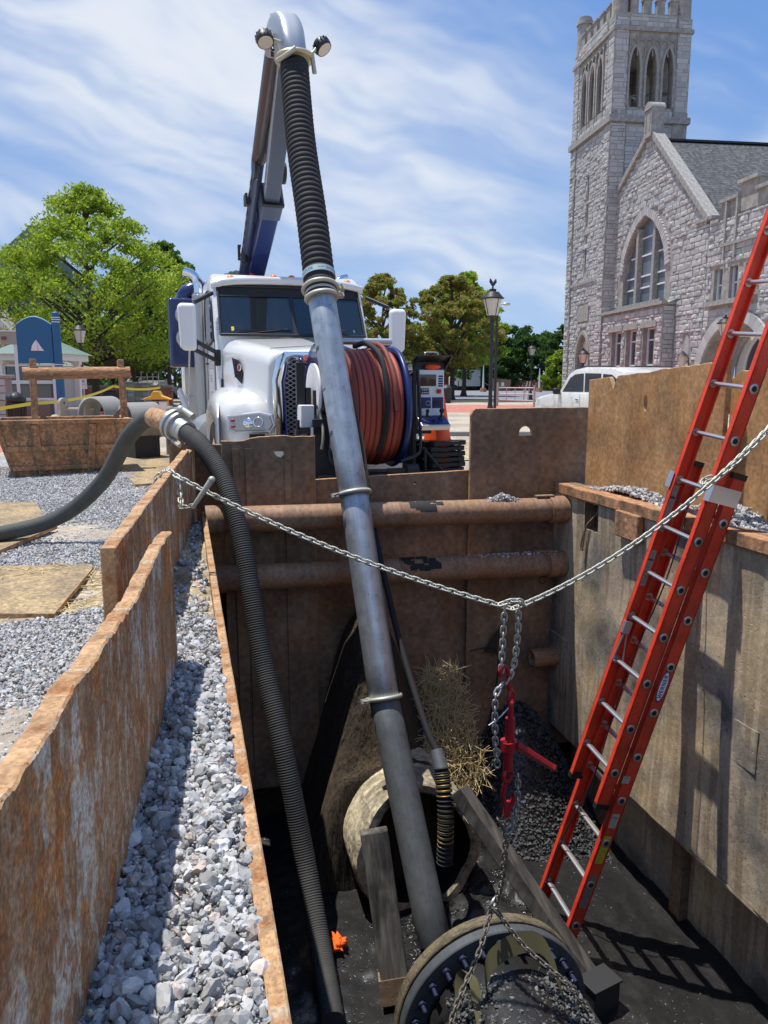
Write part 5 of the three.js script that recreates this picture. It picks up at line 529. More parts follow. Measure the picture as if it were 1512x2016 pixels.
  part('boom_duct', hose([S0, [(S0[0] + S1[0]) / 2, (S0[1] + S1[1]) / 2, (S0[2] + S1[2]) / 2], S1], () => 0.075, 8, 20), M.boomBlue, boom); part('boom_duct', hose([S1, [(S2[0] + S1[0]) / 2, (S2[1] + S1[1]) / 2, (S2[2] + S1[2]) / 2], S2], () => 0.095, 8, 24), M.ductBrown, boom);
  for (let i = 0; i < 9; i++) { const t = 0.12 + i * 0.085, p = V(...S0).lerp(V(...S1), t); part('lettering', beam([p.x - 0.088, p.y, p.z], [p.x - 0.088, p.y + 0.05, p.z + 0.1], 0.004, 0.06), M.paintWhite, boom); }
  part('boom_pulley', cyl(0.17, 0.17, 0.04, wl([1.02, 4.22, -10.6]), [0, 0, Math.PI / 2], 28), M.black, boom); part('boom_pulley', cyl(0.13, 0.13, 0.04, wl([1.38, 4.12, -10.5]), [0, 0, Math.PI / 2], 28), M.black, boom); part('boom_valve', join(box(0.06, 0.14, 0.2, wl([0.95, 3.9, -11.1])), box(0.05, 0.22, 0.03, wl([0.9, 3.35, -12.0])), cyl(0.05, 0.05, 0.2, wl([0.96, 3.3, -11.9]))), M.iron, boom);
  part('boom_hose', hose([wl([0.5, 2.7, -12.6]), wl([0.72, 2.95, -12.4]), wl([0.95, 3.02, -12.5]), wl([1.05, 2.9, -12.8])], (s) => 0.13 + 0.01 * Math.sin(s * 90), 80, 18), M.rubber, boom);
  // head: flat-sided elbow, collar, two work lamps
  { const secs = [], cc = curve([wl([1.078, 4.27, -7.33]), wl([1.067, 4.4, -7.37]), wl([1.057, 4.57, -7.5]), wl([1.05, 4.71, -7.74]), wl([1.045, 4.79, -8.05]), wl([1.045, 4.8, -8.4])]), n = 22; for (let i = 0; i <= n; i++) { const p = cc.getPointAt(i / n), d = cc.getTangentAt(i / n), x = V(1, 0, 0), y = d.clone().cross(x).normalize(), s = []; const sq = clamp(Math.min(i / 4, 1)) * 4 + 2; for (let j = 0; j < 28; j++) { const a = j / 28 * Math.PI * 2, c = Math.cos(a), q = Math.sin(a), r = 0.118 / Math.pow(Math.abs(c) ** sq + Math.abs(q) ** sq, 1 / sq); s.push([p.x + x.x * c * r * 0.92 + y.x * q * r, p.y + y.y * q * r, p.z + y.z * q * r]); } secs.push(s); } part('boom_elbow', toCreasedNormals(loft(secs, true, true), 0.7), M.galv, boom); }
  mat('agedBrass', { c: [0.5, 0.42, 0.26], roughness: 0.4, metalness: 0.5 }); const hc = wl([1.077, 4.29, -7.335]); part('head_collar', at(lathe([[0.12, -0.02], [0.165, -0.022], [0.175, 0], [0.165, 0.022], [0.12, 0.02]], 36), hc, [-0.1, 0, 0.05]), M.agedBrass, boom); part('head_latch', join(tube([[hc[0] - 0.16, hc[1] - 0.05, hc[2] + 0.05], [hc[0] - 0.09, hc[1] - 0.03, hc[2] + 0.16], [hc[0] - 0.02, hc[1] + 0.02, hc[2] + 0.19]], 0.022, 20, 8), bar([hc[0] + 0.15, hc[1] + 0.04, hc[2] + 0.05], [hc[0] + 0.17, hc[1] - 0.12, hc[2] + 0.06], 0.02)), M.zinc, boom);
  for (const s of [-1, 1]) { const l = sub('work_lamp', boom); l.position.set(hc[0] + (s < 0 ? -0.25 : 0.26), hc[1] + 0.16, hc[2] - 0.05); l.rotation.set(-0.5, 0, s < 0 ? 0.1 : 0.5); part('lamp_body', lathe([[0, 0.05], [0.05, 0.05], [0.07, 0.03], [0.078, -0.02], [0.074, -0.05], [0.066, -0.052]], 24), M.black, l); part('lamp_lens', cyl(0.067, 0.067, 0.01, [0, -0.046, 0], null, 24), M.lampGlass, l); for (let i = 0; i < 14; i++) { const a = i / 14 * 6.28; part('cooling_fin', box(0.01, 0.05, 0.006, [Math.cos(a) * 0.078, 0.0, Math.sin(a) * 0.078], [0, -a, 0]), M.black, l); } part('lamp_bracket', bar([0, 0.02, 0], [s < 0 ? 0.16 : -0.14, -0.05, 0], 0.014), M.zinc, l); }
  part('boom_bracket', join(beam(wl([0.93, 4.45, -7.7]), wl([0.97, 4.9, -8.0]), 0.03, 0.05), beam(wl([0.93, 4.62, -7.75]), wl([0.85, 4.62, -7.72]), 0.03, 0.04), tube([wl([0.95, 4.7, -7.9]), wl([0.9, 4.6, -7.75]), wl([0.93, 4.45, -7.6])], 0.012, 16, 6)), M.black, boom);
}
// ================= stacked traffic cones beside the reel =================
{
  const P = [2.57, 0.55, -7.72]; let src; const n = 6;
  for (let i = 0; i < n; i++) {
    const label = i === n - 1 ? 'topmost orange traffic cone of the stack by the control panel' : i === 0 ? 'bottom traffic cone of the stack, only its black base showing' : `traffic cone ${['', 'second', 'third', 'fourth', 'fifth'][i]} from the bottom of the stack, black base showing`, pos = [P[0] + (i % 2 ? 0.008 : -0.006), P[1] + i * 0.056, P[2]];
    if (!src) { src = thing('traffic_cone', label, 'cone', pos, 0.3, 'stacked traffic cones on the truck bumper'); part('cone_base', join(rbox(0.42, 0.04, 0.42, 0.012, [0, 0.022, 0]), ...[[-1, -1], [1, -1], [-1, 1], [1, 1]].map(([a, b]) => rbox(0.09, 0.05, 0.09, 0.01, [a * 0.17, 0.025, b * 0.17]))), M.blackMatte, src); part('cone_body', lathe([[0.135, 0.03], [0.15, 0.045], [0.14, 0.06], [0.03, 0.74], [0.022, 0.75], [0.018, 0.73]], 28), M.orange, src); }
    else dup(src, label, pos, 0.3 + (i % 3 - 1) * 0.05);
  }
  const o = thing('cone_carrier', 'black steel carrier holding the cone stack on the truck front', 'carrier', [2.57, 0.47, -7.75], R(3)); part('shelf', rbox(0.46, 0.05, 0.44, 0.01, [0.03, 0.04, 0.03]), M.iron, o); part('arm', box(0.6, 0.06, 0.06, [-0.2, 0.0, -0.1]), M.iron, o); part('leg', box(0.05, 0.5, 0.05, [0.1, -0.23, -0.1]), M.iron, o);
}
// ================= bedding box on the yard =================
{
  const o = thing('bedding_box', 'rusty tapered stone bedding box with lifting posts on the yard', 'bedding box', [-1.9, 0.02, -13.45], 0.16);
  const h = 0.84, wt = 0.96, wb = 0.74, dt = 0.55, db = 0.42; // half sizes
  const wall = (a, b, c, d, t = 0.03) => { const n = V(...b).sub(V(...a)).cross(V(...d).sub(V(...a))).normalize().multiplyScalar(t), q = [a, b, c, d].map((p) => V(...p)), i = q.map((p) => p.clone().sub(n)); const f = (w, x, y, z) => [w, x, y, w, y, z]; const v = [...f(...q), ...f(i[3], i[2], i[1], i[0]), ...[0, 1, 2, 3].flatMap((k) => f(q[(k + 1) % 4], q[k], i[k], i[(k + 1) % 4]))], g = new THREE.BufferGeometry(); g.setAttribute('position', new THREE.Float32BufferAttribute(v.flatMap((p) => p.toArray()), 3)); g.computeVertexNormals(); return metres(g); };
  part('front_wall', wall([-wb, 0, db], [wb, 0, db], [wt, h, dt], [-wt, h, dt]), M.clay, o); part('back_wall', wall([wb, 0, -db], [-wb, 0, -db], [-wt, h, -dt], [wt, h, -dt]), M.clay, o); part('side_wall', wall([wb, 0, db], [wb, 0, -db], [wt, h, -dt], [wt, h, dt]), M.clay, o); part('side_wall', wall([-wb, 0, -db], [-wb, 0, db], [-wt, h, dt], [-wt, h, -dt]), M.clay, o); part('floor_plate', box(2 * wb, 0.03, 2 * db, [0, 0.02, 0]), M.clay, o);
  for (const [z, x] of [[1, 0], [-1, 0]]) part('rim', rbox(2 * wt + 0.12, 0.07, 0.09, 0.015, [0, h, z * dt]), M.clay, o); for (const s of [-1, 1]) part('rim', rbox(0.09, 0.07, 2 * dt - 0.09, 0.015, [s * wt, h, 0]), M.clay, o);
  for (const x of [-0.42, 0.42]) part('rib', beam([x * 0.84, 0.02, db + 0.02], [x, h - 0.04, dt + 0.02], 0.1, 0.07, [0, 0, 1], 0.008), M.clay, o); for (const y of [0.12, 0.43]) part('rib', rbox(2 * lerp(wb, wt, y / h), 0.07, 0.06, 0.008, [0, y, lerp(db, dt, y / h) + 0.016]), M.clay, o); for (const x of [-1, 1]) part('corner_rib', beam([x * wb, 0.0, db + 0.005], [x * wt, h, dt + 0.005], 0.08, 0.05, [0, 0, 1], 0.01), M.clay, o); for (const z of [-0.3, -0.1, 0.1, 0.3]) part('rib', beam([wb + 0.015, 0.02, z * 0.8], [wt + 0.015, h - 0.04, z], 0.035, 0.06, [0, 0, 1]), M.clay, o);
  for (const s of [-1, 1]) { part('lifting_post', metres(beam([s * 0.68 + 0.27, h - 0.1, 0.1], [s * 0.66 + 0.28, 1.8, -0.02], 0.1, 0.14, [0, 0, 1], 0.01)), M.clay, o); part('gusset', slab([[0, 0], [0.14, 0], [0, 0.16]].map(([x, y]) => [x * -s, y]), 0.02).translate(s * 0.6 + 0.27, h, 0.06), M.clay, o); }
  part('lifting_bar', bar([-0.54, 1.58, 0.02], [1.08, 1.6, 0.02], 0.095, 0.095, 24), M.clay, o);
  part('gravel_fill', field(-0.9, 0.9, 0.5, -0.5, 20, 12, (x, z) => 0.7 + 0.1 * fbm(x * 4, z * 4, 7, 3)), M.gravelBed, o);
}
// ================= street lamps =================
function lampPost(label, pos, H = 4.15, eagle = false) {
  const o = thing('street_lamp', label, 'street lamp', pos, 0.3, 'black lantern street lamps'), y = H - 0.95;
  part('post', lathe([[0.2, 0], [0.2, 0.12], [0.16, 0.16], [0.15, 0.5], [0.11, 0.58], [0.075, 0.75], [0.058, 0.9], [0.045, y - 0.2], [0.075, y - 0.18], [0.075, y - 0.1], [0.05, y - 0.06], [0.06, y]], 16), M.iron, o);
  const sq = (r0, y0, r1, y1, m, name) => part(name, at(new THREE.CylinderGeometry(r1, r0, y1 - y0, 4, 1), [0, (y0 + y1) / 2, 0], [0, Math.PI / 4, 0]), m, o);
  sq(0.11, y, 0.13, y + 0.06, M.iron, 'lantern_base'); sq(0.15, y + 0.06, 0.27, y + 0.52, M.lampGlass, 'lantern_glass'); sq(0.33, y + 0.52, 0.33, y + 0.56, M.iron, 'lantern_rim'); sq(0.3, y + 0.56, 0.17, y + 0.72, M.iron, 'lantern_roof'); sq(0.1, y + 0.72, 0.1, y + 0.8, M.iron, 'lantern_vent');
  for (let i = 0; i < 4; i++) { const a = i * Math.PI / 2; part('lantern_bar', bar([Math.cos(a) * 0.15, y + 0.06, Math.sin(a) * 0.15], [Math.cos(a) * 0.27, y + 0.52, Math.sin(a) * 0.27], 0.012, 0.012, 6), M.iron, o); }
  if (eagle) part('finial', join(sph(0.03, [0, y + 0.83, 0]), slab([[0, 0], [0.03, 0.06], [0.1, 0.14], [0.12, 0.05], [0.04, -0.04], [0, -0.08], [-0.04, -0.04], [-0.12, 0.05], [-0.1, 0.14], [-0.03, 0.06]], 0.03, 0.006).translate(0, y + 0.94, 0), cyl(0.012, 0.02, 0.14, [0, y + 0.86, 0])), M.iron, o); else part('finial', sph(0.04, [0, y + 0.84, 0], [1, 1.4, 1]), M.iron, o);
  return o;
}
lampPost('black street lamp with eagle finial behind the tall dark sheet', [8.75, 0, -21.35], 4.22, true); lampPost('small distant street lamp between the eagle lamp and the church', [24.7, 0, -52.6], 4.15); lampPost('street lamp in front of the large green tree', [-3.8, 0, -32.85], 3.82); lampPost('far street lamp in the shade left of the truck', [-2.5, 0, -69], 4.0); lampPost('street lamp in front of the church entrance arch', [21.3, 0, -27.4], 4.15); lampPost('slim lamp in front of the tower door', [21.35, 0, -38.9], 3.3);
{ const o = thing('light_pole', 'tall grey pole with a small arm light behind the eagle lamp', 'pole', [10.5, 0, -25.2]); part('pole', cyl(0.04, 0.055, 4.0, [0, 2, 0]), M.iron, o); part('arm', tube([[0, 3.9, 0], [0.12, 4.02, 0], [0.3, 4.05, 0]], 0.025, 14, 6), M.steel, o); part('lamp_head', sph(0.09, [0.34, 4.05, 0], [1.6, 0.6, 1]), M.steel, o); }
// ================= trees =================
mat('leaf', { vertexColors: true, roughness: 0.9, transmission: 0.6, thickness: 0, side: THREE.DoubleSide, specularIntensity: 0.2 });
function tree(name, label, pos, H, Rc, base, o_ = {}) {
  const { seed = 1, n = 9000, size = 0.12, pal = [[0.16, 0.26, 0.035], [0.1, 0.19, 0.03], [0.22, 0.3, 0.05]], clusters = 110, cr = 0.16, prof = [[0, 0.6], [0.25, 1], [0.5, 0.86], [0.75, 0.55], [1, 0.1]], trunk = 0.16, limbs = 26, group } = o_;
  const r = rngOf(seed), t = thing(name, label, 'tree', pos, 0, group), rad = (k) => { for (let i = 1; i < prof.length; i++) if (k <= prof[i][0]) return Rc * lerp(prof[i - 1][1], prof[i][1], (k - prof[i - 1][0]) / (prof[i][0] - prof[i - 1][0])); return Rc * prof[prof.length - 1][1]; };
  const cl = [], wood = []; for (let i = 0; i < clusters; i++) { const k = Math.pow(r(), 0.9), a = i * 2.39996 + r() * 0.8, q = rad(k) * (0.35 + 0.68 * Math.sqrt(r())) * (0.82 + 0.36 * vn(a * 1.3 + 9, k * 4, seed)); cl.push([Math.cos(a) * q, base + k * (H - base) - (0.12 * q * q) / Rc, Math.sin(a) * q, Rc * cr * (0.6 + 0.8 * r()) * (1.1 - 0.4 * k)]); }
  wood.push(hose([[0, 0, 0], [0.04, H * 0.2, 0.03], [-0.03, H * 0.5, 0], [0.02, H * 0.86, 0.02]], (s, L) => lerp(trunk, 0.02, Math.pow(s / L, 0.8)) * (1 + 0.5 * Math.exp(-s * 5)), 24, 9));
  for (let i = 0; i < limbs; i++) { const c = cl[Math.floor(r() * cl.length)], y0 = Math.max(base * 0.8, c[1] - 0.3 - Math.hypot(c[0], c[2]) * (0.5 + r() * 0.4)); wood.push(hose([[0, Math.min(y0, H * 0.8), 0], [c[0] * 0.4, lerp(y0, c[1], 0.45), c[2] * 0.4], [c[0], c[1], c[2]]], (s, L) => trunk * lerp(0.42, 0.07, s / L), 10, 6, false)); }
  part('trunk', join(wood), M.bark, t);
  const P = new Float32Array(n * 18), C = new Float32Array(n * 18), N = new Float32Array(n * 18), u = V(), v = V(), nn = V(); let k = 0;
  for (let i = 0; i < n; i++) {
    const c = cl[Math.floor(r() * cl.length)], a = r() * 6.283, b = Math.acos(2 * r() - 1), q = c[3] * Math.pow(r(), 0.45), x = c[0] + Math.sin(b) * Math.cos(a) * q * 1.15, y = c[1] + Math.cos(b) * q * 0.72, z = c[2] + Math.sin(b) * Math.sin(a) * q * 1.15, s = size * (0.55 + r() * 0.9);
    u.set(r() - 0.5, (r() - 0.5) * 0.8 - 0.2, r() - 0.5).normalize(); v.set(r() - 0.5, r() - 0.5, r() - 0.5).cross(u).normalize(); nn.copy(u).cross(v); const p0 = [x - u.x * s, y - u.y * s, z - u.z * s], p1 = [x + v.x * s * 0.5, y + v.y * s * 0.5, z + v.z * s * 0.5], p2 = [x + u.x * s, y + u.y * s, z + u.z * s], p3 = [x - v.x * s * 0.5, y - v.y * s * 0.5, z - v.z * s * 0.5];
    const col = pal[Math.floor(r() * pal.length)], f = 0.8 + r() * 0.5; for (const p of [p0, p1, p2, p0, p2, p3]) { P.set(p, k); C.set([col[0] * f, col[1] * f, col[2] * f], k); N.set([-nn.x, -nn.y, -nn.z], k); k += 3; }
  }
  const g = new THREE.BufferGeometry(); g.setAttribute('position', new THREE.BufferAttribute(P, 3)); g.setAttribute('normal', new THREE.BufferAttribute(N, 3)); g.setAttribute('color', new THREE.BufferAttribute(C, 3)); part('crown', g, M.leaf, t); return t;
}
const bright = [[0.33, 0.44, 0.04], [0.25, 0.37, 0.035], [0.42, 0.5, 0.06], [0.19, 0.3, 0.035]], dark = [[0.05, 0.11, 0.022], [0.07, 0.14, 0.025], [0.035, 0.085, 0.02]], ruddy = [[0.26, 0.3, 0.06], [0.34, 0.25, 0.07], [0.21, 0.3, 0.05], [0.36, 0.23, 0.08], [0.2, 0.28, 0.05]], mid = [[0.09, 0.18, 0.03], [0.13, 0.23, 0.035], [0.06, 0.13, 0.025]];
tree('street_tree', 'large bright green street tree behind the blue sail sign', [-4.08, 0, -39.9], 10.1, 4.4, 2.7, { seed: 21, n: 40000, size: 0.085, pal: bright, clusters: 260, cr: 0.15, trunk: 0.22, limbs: 70, prof: [[0, 0.78], [0.2, 0.96], [0.42, 1], [0.6, 0.88], [0.75, 0.6], [0.88, 0.36], [1, 0.12]] });
tree('street_tree', 'shaded street tree beside the truck mirror', [-0.75, 0, -47.3], 9, 3.0, 2.4, { seed: 22, n: 12000, size: 0.14, pal: mid, group: 'street trees along the left pavement' }); tree('street_tree', 'dark street tree above the far left lamp', [-3.2, 0, -56], 9, 3.6, 2.4, { seed: 23, n: 12000, size: 0.16, pal: dark, group: 'street trees along the left pavement' }); tree('street_tree', 'farthest thin street tree left of the truck', [-0.6, 0, -66], 9.5, 3.4, 2.4, { seed: 24, n: 9000, size: 0.2, pal: mid, group: 'street trees along the left pavement' }); tree('street_tree', 'dark street tree behind the grey gabled house', [-9.5, 0, -60], 8, 3.8, 1.6, { seed: 25, n: 9000, size: 0.2, pal: dark, group: 'street trees along the left pavement' });
tree('ruddy_tree', 'reddish green spreading tree right of the truck with visible trunk', [19.7, 0, -55.8], 9.0, 3.5, 2.6, { seed: 31, n: 26000, size: 0.12, pal: ruddy, clusters: 190, cr: 0.13, trunk: 0.24, limbs: 40, prof: [[0, 0.55], [0.2, 0.95], [0.45, 1], [0.7, 0.8], [0.9, 0.4], [1, 0.12]] }); tree('ruddy_tree', 'reddish green tree behind the right truck mirror', [14.0, 0, -54.5], 8.7, 3.2, 2.2, { seed: 32, n: 20000, size: 0.12, pal: ruddy, clusters: 160, cr: 0.14, trunk: 0.2, prof: [[0, 0.7], [0.3, 1], [0.6, 0.85], [0.85, 0.5], [1, 0.1]] }); tree('green_tree', 'fresh green tree rising behind the reddish trees', [25.2, 0, -68], 10.8, 4.2, 3, { seed: 33, n: 18000, size: 0.2, pal: bright, trunk: 0.24 });
const far = [[42.6, -104, 8.0, 4.6, dark, 'leftmost dark tree of the far tree line'], [48.5, -108, 9.0, 5.2, dark, 'tall dark tree in the far line behind the fence'], [37.5, -112, 8.5, 4.6, mid, 'far tree just right of the brick building roof'], [54.8, -113, 8.4, 5.4, mid, 'far tree between fence and church tower'], [53.0, -99, 9.6, 4.6, dark, 'dark tree against the church tower edge'], [57.5, -103, 10, 5, dark, 'dark tree hidden partly by the church tower'], [49.6, -96, 5.2, 2.4, bright, 'small fresh green tree above the red fence'], [33, -118, 8, 5, mid, 'far tree behind the brick building'], [26, -116, 8, 5, dark, 'far dark tree behind the reddish trees'], [45.2, -118, 9.5, 5, mid, 'pale far tree at the back of the line']];
for (let i = 0; i < far.length; i++) { const [x, z, h, r, p, l] = far[i]; tree('far_tree', l, [x, 0, z], h, r, 0.7, { seed: 41 + i, n: 6500, size: 0.3, pal: p, clusters: 70, cr: 0.2, trunk: 0.25, limbs: 8, prof: [[0, 0.9], [0.35, 1], [0.7, 0.8], [0.9, 0.5], [1, 0.2]], group: 'trees of the far tree line' }); }
for (const [x, z, h, r, l] of [[-8, -96, 8, 6, 'far dark tree closing the street behind the bedding box'], [0, -104, 9, 6, 'far dark tree closing the street left of the truck'], [-15, -90, 8, 6, 'far dark tree behind the grey house'], [8, -110, 8, 6, 'far dark tree hidden behind the truck cab']]) tree('far_tree', l, [x, 0, z], h, r, 0.3, { seed: 71 + Math.round(x), n: 5000, size: 0.4, pal: dark, clusters: 60, cr: 0.24, trunk: 0.25, limbs: 6, prof: [[0, 1], [0.5, 1], [0.9, 0.5], [1, 0.2]], group: 'trees of the far tree line' });
// ================= church =================
{
  const o = thing('church', 'grey rock-faced stone church with crenellated bell tower', 'church', [23.62, 0, -41.05], R(-6.8)), sub = (n, p = o) => { const g = new THREE.Group(); g.name = n; p.add(g); return g; };
  // local: x into the building, z towards the camera. Street faces look to -x.
  const arch = (c, w, y0, sp, top, n = 10) => { const p = [[c - w, y0], [c + w, y0], [c + w, sp]]; for (let i = 1; i <= n; i++) { const t = i / n; p.push([c + w * (1 - t * t * 0.55 - t * 0.45), sp + (top - sp) * (1 - (1 - t) ** 1.7)]); } for (let i = n - 1; i >= 0; i--) { const t = i / n; p.push([c - w * (1 - t * t * 0.55 - t * 0.45), sp + (top - sp) * (1 - (1 - t) ** 1.7)]); } return p; };
  const streetWall = (x, t, pts, holes, m, name, par = o) => { const g = new THREE.ExtrudeGeometry(shapeOf(pts, holes), { depth: t, bevelEnabled: false }); g.rotateY(-Math.PI / 2); g.translate(x + t, 0, 0); return part(name, metres(g), m, par); }; // pts [z, y]
  const frontWall = (z, t, pts, holes, m, name, par = o) => { const g = new THREE.ExtrudeGeometry(shapeOf(pts, holes), { depth: t, bevelEnabled: false }); g.translate(0, 0, z - t); return part(name, metres(g), m, par); }; // pts [x, y], outer face at z
  // stones: one block shape, scaled; face normal along -x after placing
  const rnd = rngOf(801), blockGeo = () => { const j = () => (rnd() - 0.5) * 0.16, P = [[-0.5, -0.5, 0], [0.5, -0.5, 0], [0.5, 0.5, 0], [-0.5, 0.5, 0], [-0.47, -0.45, 0.6 + j()], [0.47, -0.45, 0.6 + j()], [0.47, 0.45, 0.6 + j()], [-0.47, 0.45, 0.6 + j()], [j() * 5, 0.05 + j() * 4, 0.95 + j() * 2]], F = [[0, 1, 5], [0, 5, 4], [1, 2, 6], [1, 6, 5], [2, 3, 7], [2, 7, 6], [3, 0, 4], [3, 4, 7], [4, 5, 8], [5, 6, 8], [6, 7, 8], [7, 4, 8]], v = []; for (const f of F) for (const i of f) v.push(...P[i]); const g = new THREE.BufferGeometry(); g.setAttribute('position', new THREE.Float32BufferAttribute(v, 3)); g.computeVertexNormals(); return g; };
  const blocks = Array.from({ length: 6 }, blockGeo); for (const b of blocks) { b.setAttribute('uv', new THREE.Float32BufferAttribute(new Float32Array(72), 2)); }
  mat('blockA', { c: [0.44, 0.437, 0.428], roughness: 0.96 }); mat('blockB', { c: [0.39, 0.39, 0.383], roughness: 0.96 }); mat('blockC', { c: [0.48, 0.474, 0.46], roughness: 0.96 }); const bm = [M.blockA, M.blockB, M.blockC];
  mat('blockMass', { vertexColors: true, roughness: 0.96 }); let singles = 300; const mass = [];
  // covers the rectangle a0..a1, y0..y1 of a face with coursed stones where inside(a, y)
  function course(face, at_, a0, a1, y0, y1, inside, proud, single) {
    let y = y0; const q = new THREE.Matrix4(); while (y < y1 - 0.08) { const h = Math.min(0.13 + rnd() * 0.19, y1 - y); let a = a0 + rnd() * 0.1; while (a < a1 - 0.1) { let w = Math.min(0.2 + rnd() * 0.5, a1 - a); const ok = [[0.02, 0.02], [w - 0.02, 0.02], [0.02, h - 0.02], [w - 0.02, h - 0.02], [w / 2, h / 2]].every(([u, v]) => inside(a + u, y + v)); if (!ok && w > 0.4) { w = 0.22; }
        const ok2 = ok || [[0.02, 0.02], [w - 0.02, 0.02], [0.02, h - 0.02], [w - 0.02, h - 0.02]].every(([u, v]) => inside(a + u, y + v));
        if (ok2) { const d = proud * (0.35 + rnd() * 1.3), k = 0.82 + rnd() * 0.3, c = a + w / 2, yy = y + h / 2, bi = Math.floor(rnd() * 6); if (face === 's') q.makeBasis(V(0, 0, w - 0.014), V(0, h - 0.014, 0), V(-d, 0, 0)).setPosition(at_, yy, c); else q.makeBasis(V(w - 0.014, 0, 0), V(0, h - 0.014, 0), V(0, 0, d)).setPosition(c, yy, at_);
          if (single && singles > 0 && single(c, yy)) { const m = new THREE.Mesh(blocks[bi], bm[Math.floor(rnd() * 3)]); m.name = 'stone'; m.applyMatrix4(q); o.add(m); singles--; } else { const g = blocks[bi].clone().applyMatrix4(q), n = g.attributes.position.count, col = new Float32Array(n * 3), b = [0.44, 0.437, 0.428]; for (let i = 0; i < n; i++) for (let e = 0; e < 3; e++) col[i * 3 + e] = b[e] * k; g.setAttribute('color', new THREE.BufferAttribute(col, 3)); mass.push(g); } }
        a += w; } y += h; }
  }
  const poly = (pts) => (x, y) => { let c = false; for (let i = 0, j = pts.length - 1; i < pts.length; j = i++) { const [xi, yi] = pts[i], [xj, yj] = pts[j]; if ((yi > y) !== (yj > y) && x < (xj - xi) * (y - yi) / (yj - yi) + xi) c = !c; } return c; };
  // ---- tower
  const TZ = -5.8, TX = 4.35, doorA = arch(-2.75, 1.05, 0, 2.9, 4.35), slit = (c, y0, y1) => [[c - 0.09, y0], [c + 0.09, y0], [c + 0.09, y1], [c - 0.09, y1]];
  const slits = [slit(-2.9, 10.6, 13.4), slit(-2.9, 7.9, 10.0)];
  streetWall(0, 0.6, [[TZ, 0], [0, 0], [0, 15.6], [TZ, 15.6]], [doorA, ...slits], M.stoneBack, 'tower_wall'); frontWall(0, 0.6, [[0.6, 0], [TX, 0], [TX, 15.6], [0.6, 15.6]], [], M.stoneBack, 'tower_wall'); frontWall(TZ + 0.6, 0.6, [[0.6, 0], [TX, 0], [TX, 15.6], [0.6, 15.6]], [], M.stoneBack, 'tower_wall'); streetWall(TX - 0.6, 0.6, [[TZ + 0.6, 0], [-0.6, 0], [-0.6, 15.6], [TZ + 0.6, 15.6]], [], M.stoneBack, 'tower_wall');
  part('tower_floor', box(TX - 1.2, 0.3, -TZ - 1.2, [TX / 2, 15.3, TZ / 2]), M.stoneBack, o); 
  const lz = [-4.05, -2.9, -1.75].map((c) => arch(c, 0.42, 16.55, 18.6, 19.6)), lx = [1.2, 2.17, 3.14].map((c) => arch(c, 0.36, 16.4, 18.4, 19.5));
  for (const [x, nm] of [[0, 'belfry_wall'], [TX - 0.5, 'belfry_wall']]) streetWall(x, 0.5, [[TZ, 15.6], [0, 15.6], [0, 20.4], [TZ, 20.4]], lz, M.stoneBack, nm); for (const z of [0, TZ + 0.5]) frontWall(z, 0.5, [[0.5, 15.6], [TX - 0.5, 15.6], [TX - 0.5, 20.4], [0.5, 20.4]], lx, M.stoneBack, 'belfry_wall');
  part('belfry_ceiling', box(TX - 0.9, 0.2, -TZ - 0.9, [TX / 2, 20.2, TZ / 2]), M.stoneBack, o); part('belfry_frame', join(bar([0.5, 17.8, -1], [3.9, 18.4, -5], 0.07), bar([0.5, 18.3, -4.5], [3.9, 17.6, -1.2], 0.07)), M.steel, o);
  const trimArch = (pts, x, face, w = 0.14, par = o) => { const seg = []; for (let i = 2; i < pts.length; i++) { const a = pts[i], b = pts[(i + 1) % pts.length]; if (i === pts.length - 1) break; seg.push(face === 's' ? beam([x, a[1], a[0]], [x, b[1], b[0]], w, 0.16, [1, 0, 0]) : beam([a[0], a[1], x], [b[0], b[1], x], w, 0.16, [0, 0, 1])); } const [l, r2] = [pts[0], pts[1]], sp = pts[2][1]; seg.push(face === 's' ? box(0.16, sp - l[1], w, [x, (sp + l[1]) / 2, l[0]]) : box(w, sp - l[1], 0.16, [l[0], (sp + l[1]) / 2, x]), face === 's' ? box(0.16, sp - l[1], w, [x, (sp + l[1]) / 2, r2[0]]) : box(w, sp - l[1], 0.16, [r2[0], (sp + l[1]) / 2, x])); part('arch_trim', join(seg), M.stoneTrim, par); };
  for (const p of lz) trimArch(p, 0.0, 's'); for (const p of lx) trimArch(p, 0.0, 'f', 0.12); trimArch(doorA, 0.0, 's', 0.2);
  // tracery panel over the front lancets
  { const gs = []; for (let i = 0; i < 7; i++) { const c = 0.85 + i * 0.44; gs.push(bar([c, 19.0, 0.06], [c, 19.95, 0.06], 0.03, 0.03, 6)); if (i < 6) gs.push(at(new THREE.TorusGeometry(0.2, 0.03, 5, 10, Math.PI), [c + 0.22, 19.65, 0.06])); } part('tracery', join(gs), M.stoneTrim, o); const gz = []; for (let i = 0; i < 7; i++) { const c = -4.5 + i * 0.53; gz.push(bar([-0.06, 19.1, c], [-0.06, 20.05, c], 0.035, 0.035, 6)); if (i < 6) gz.push(at(new THREE.TorusGeometry(0.24, 0.035, 5, 10, Math.PI), [-0.06, 19.7, c + 0.265], [0, Math.PI / 2, 0])); } part('tracery', join(gz), M.stoneTrim, o); }
  const band = (y, h, out, name = 'string_course') => part(name, join(box(out, h, -TZ + 2 * out, [-out / 2, y, TZ / 2]), box(TX + out, h, out, [TX / 2 + out / 2, y, out / 2]), box(out, h, -TZ + out, [TX + out / 2, y, TZ / 2])), M.stoneTrim, o); band(7.3, 0.16, 0.1); band(15.75, 0.34, 0.2); band(20.35, 0.2, 0.14);
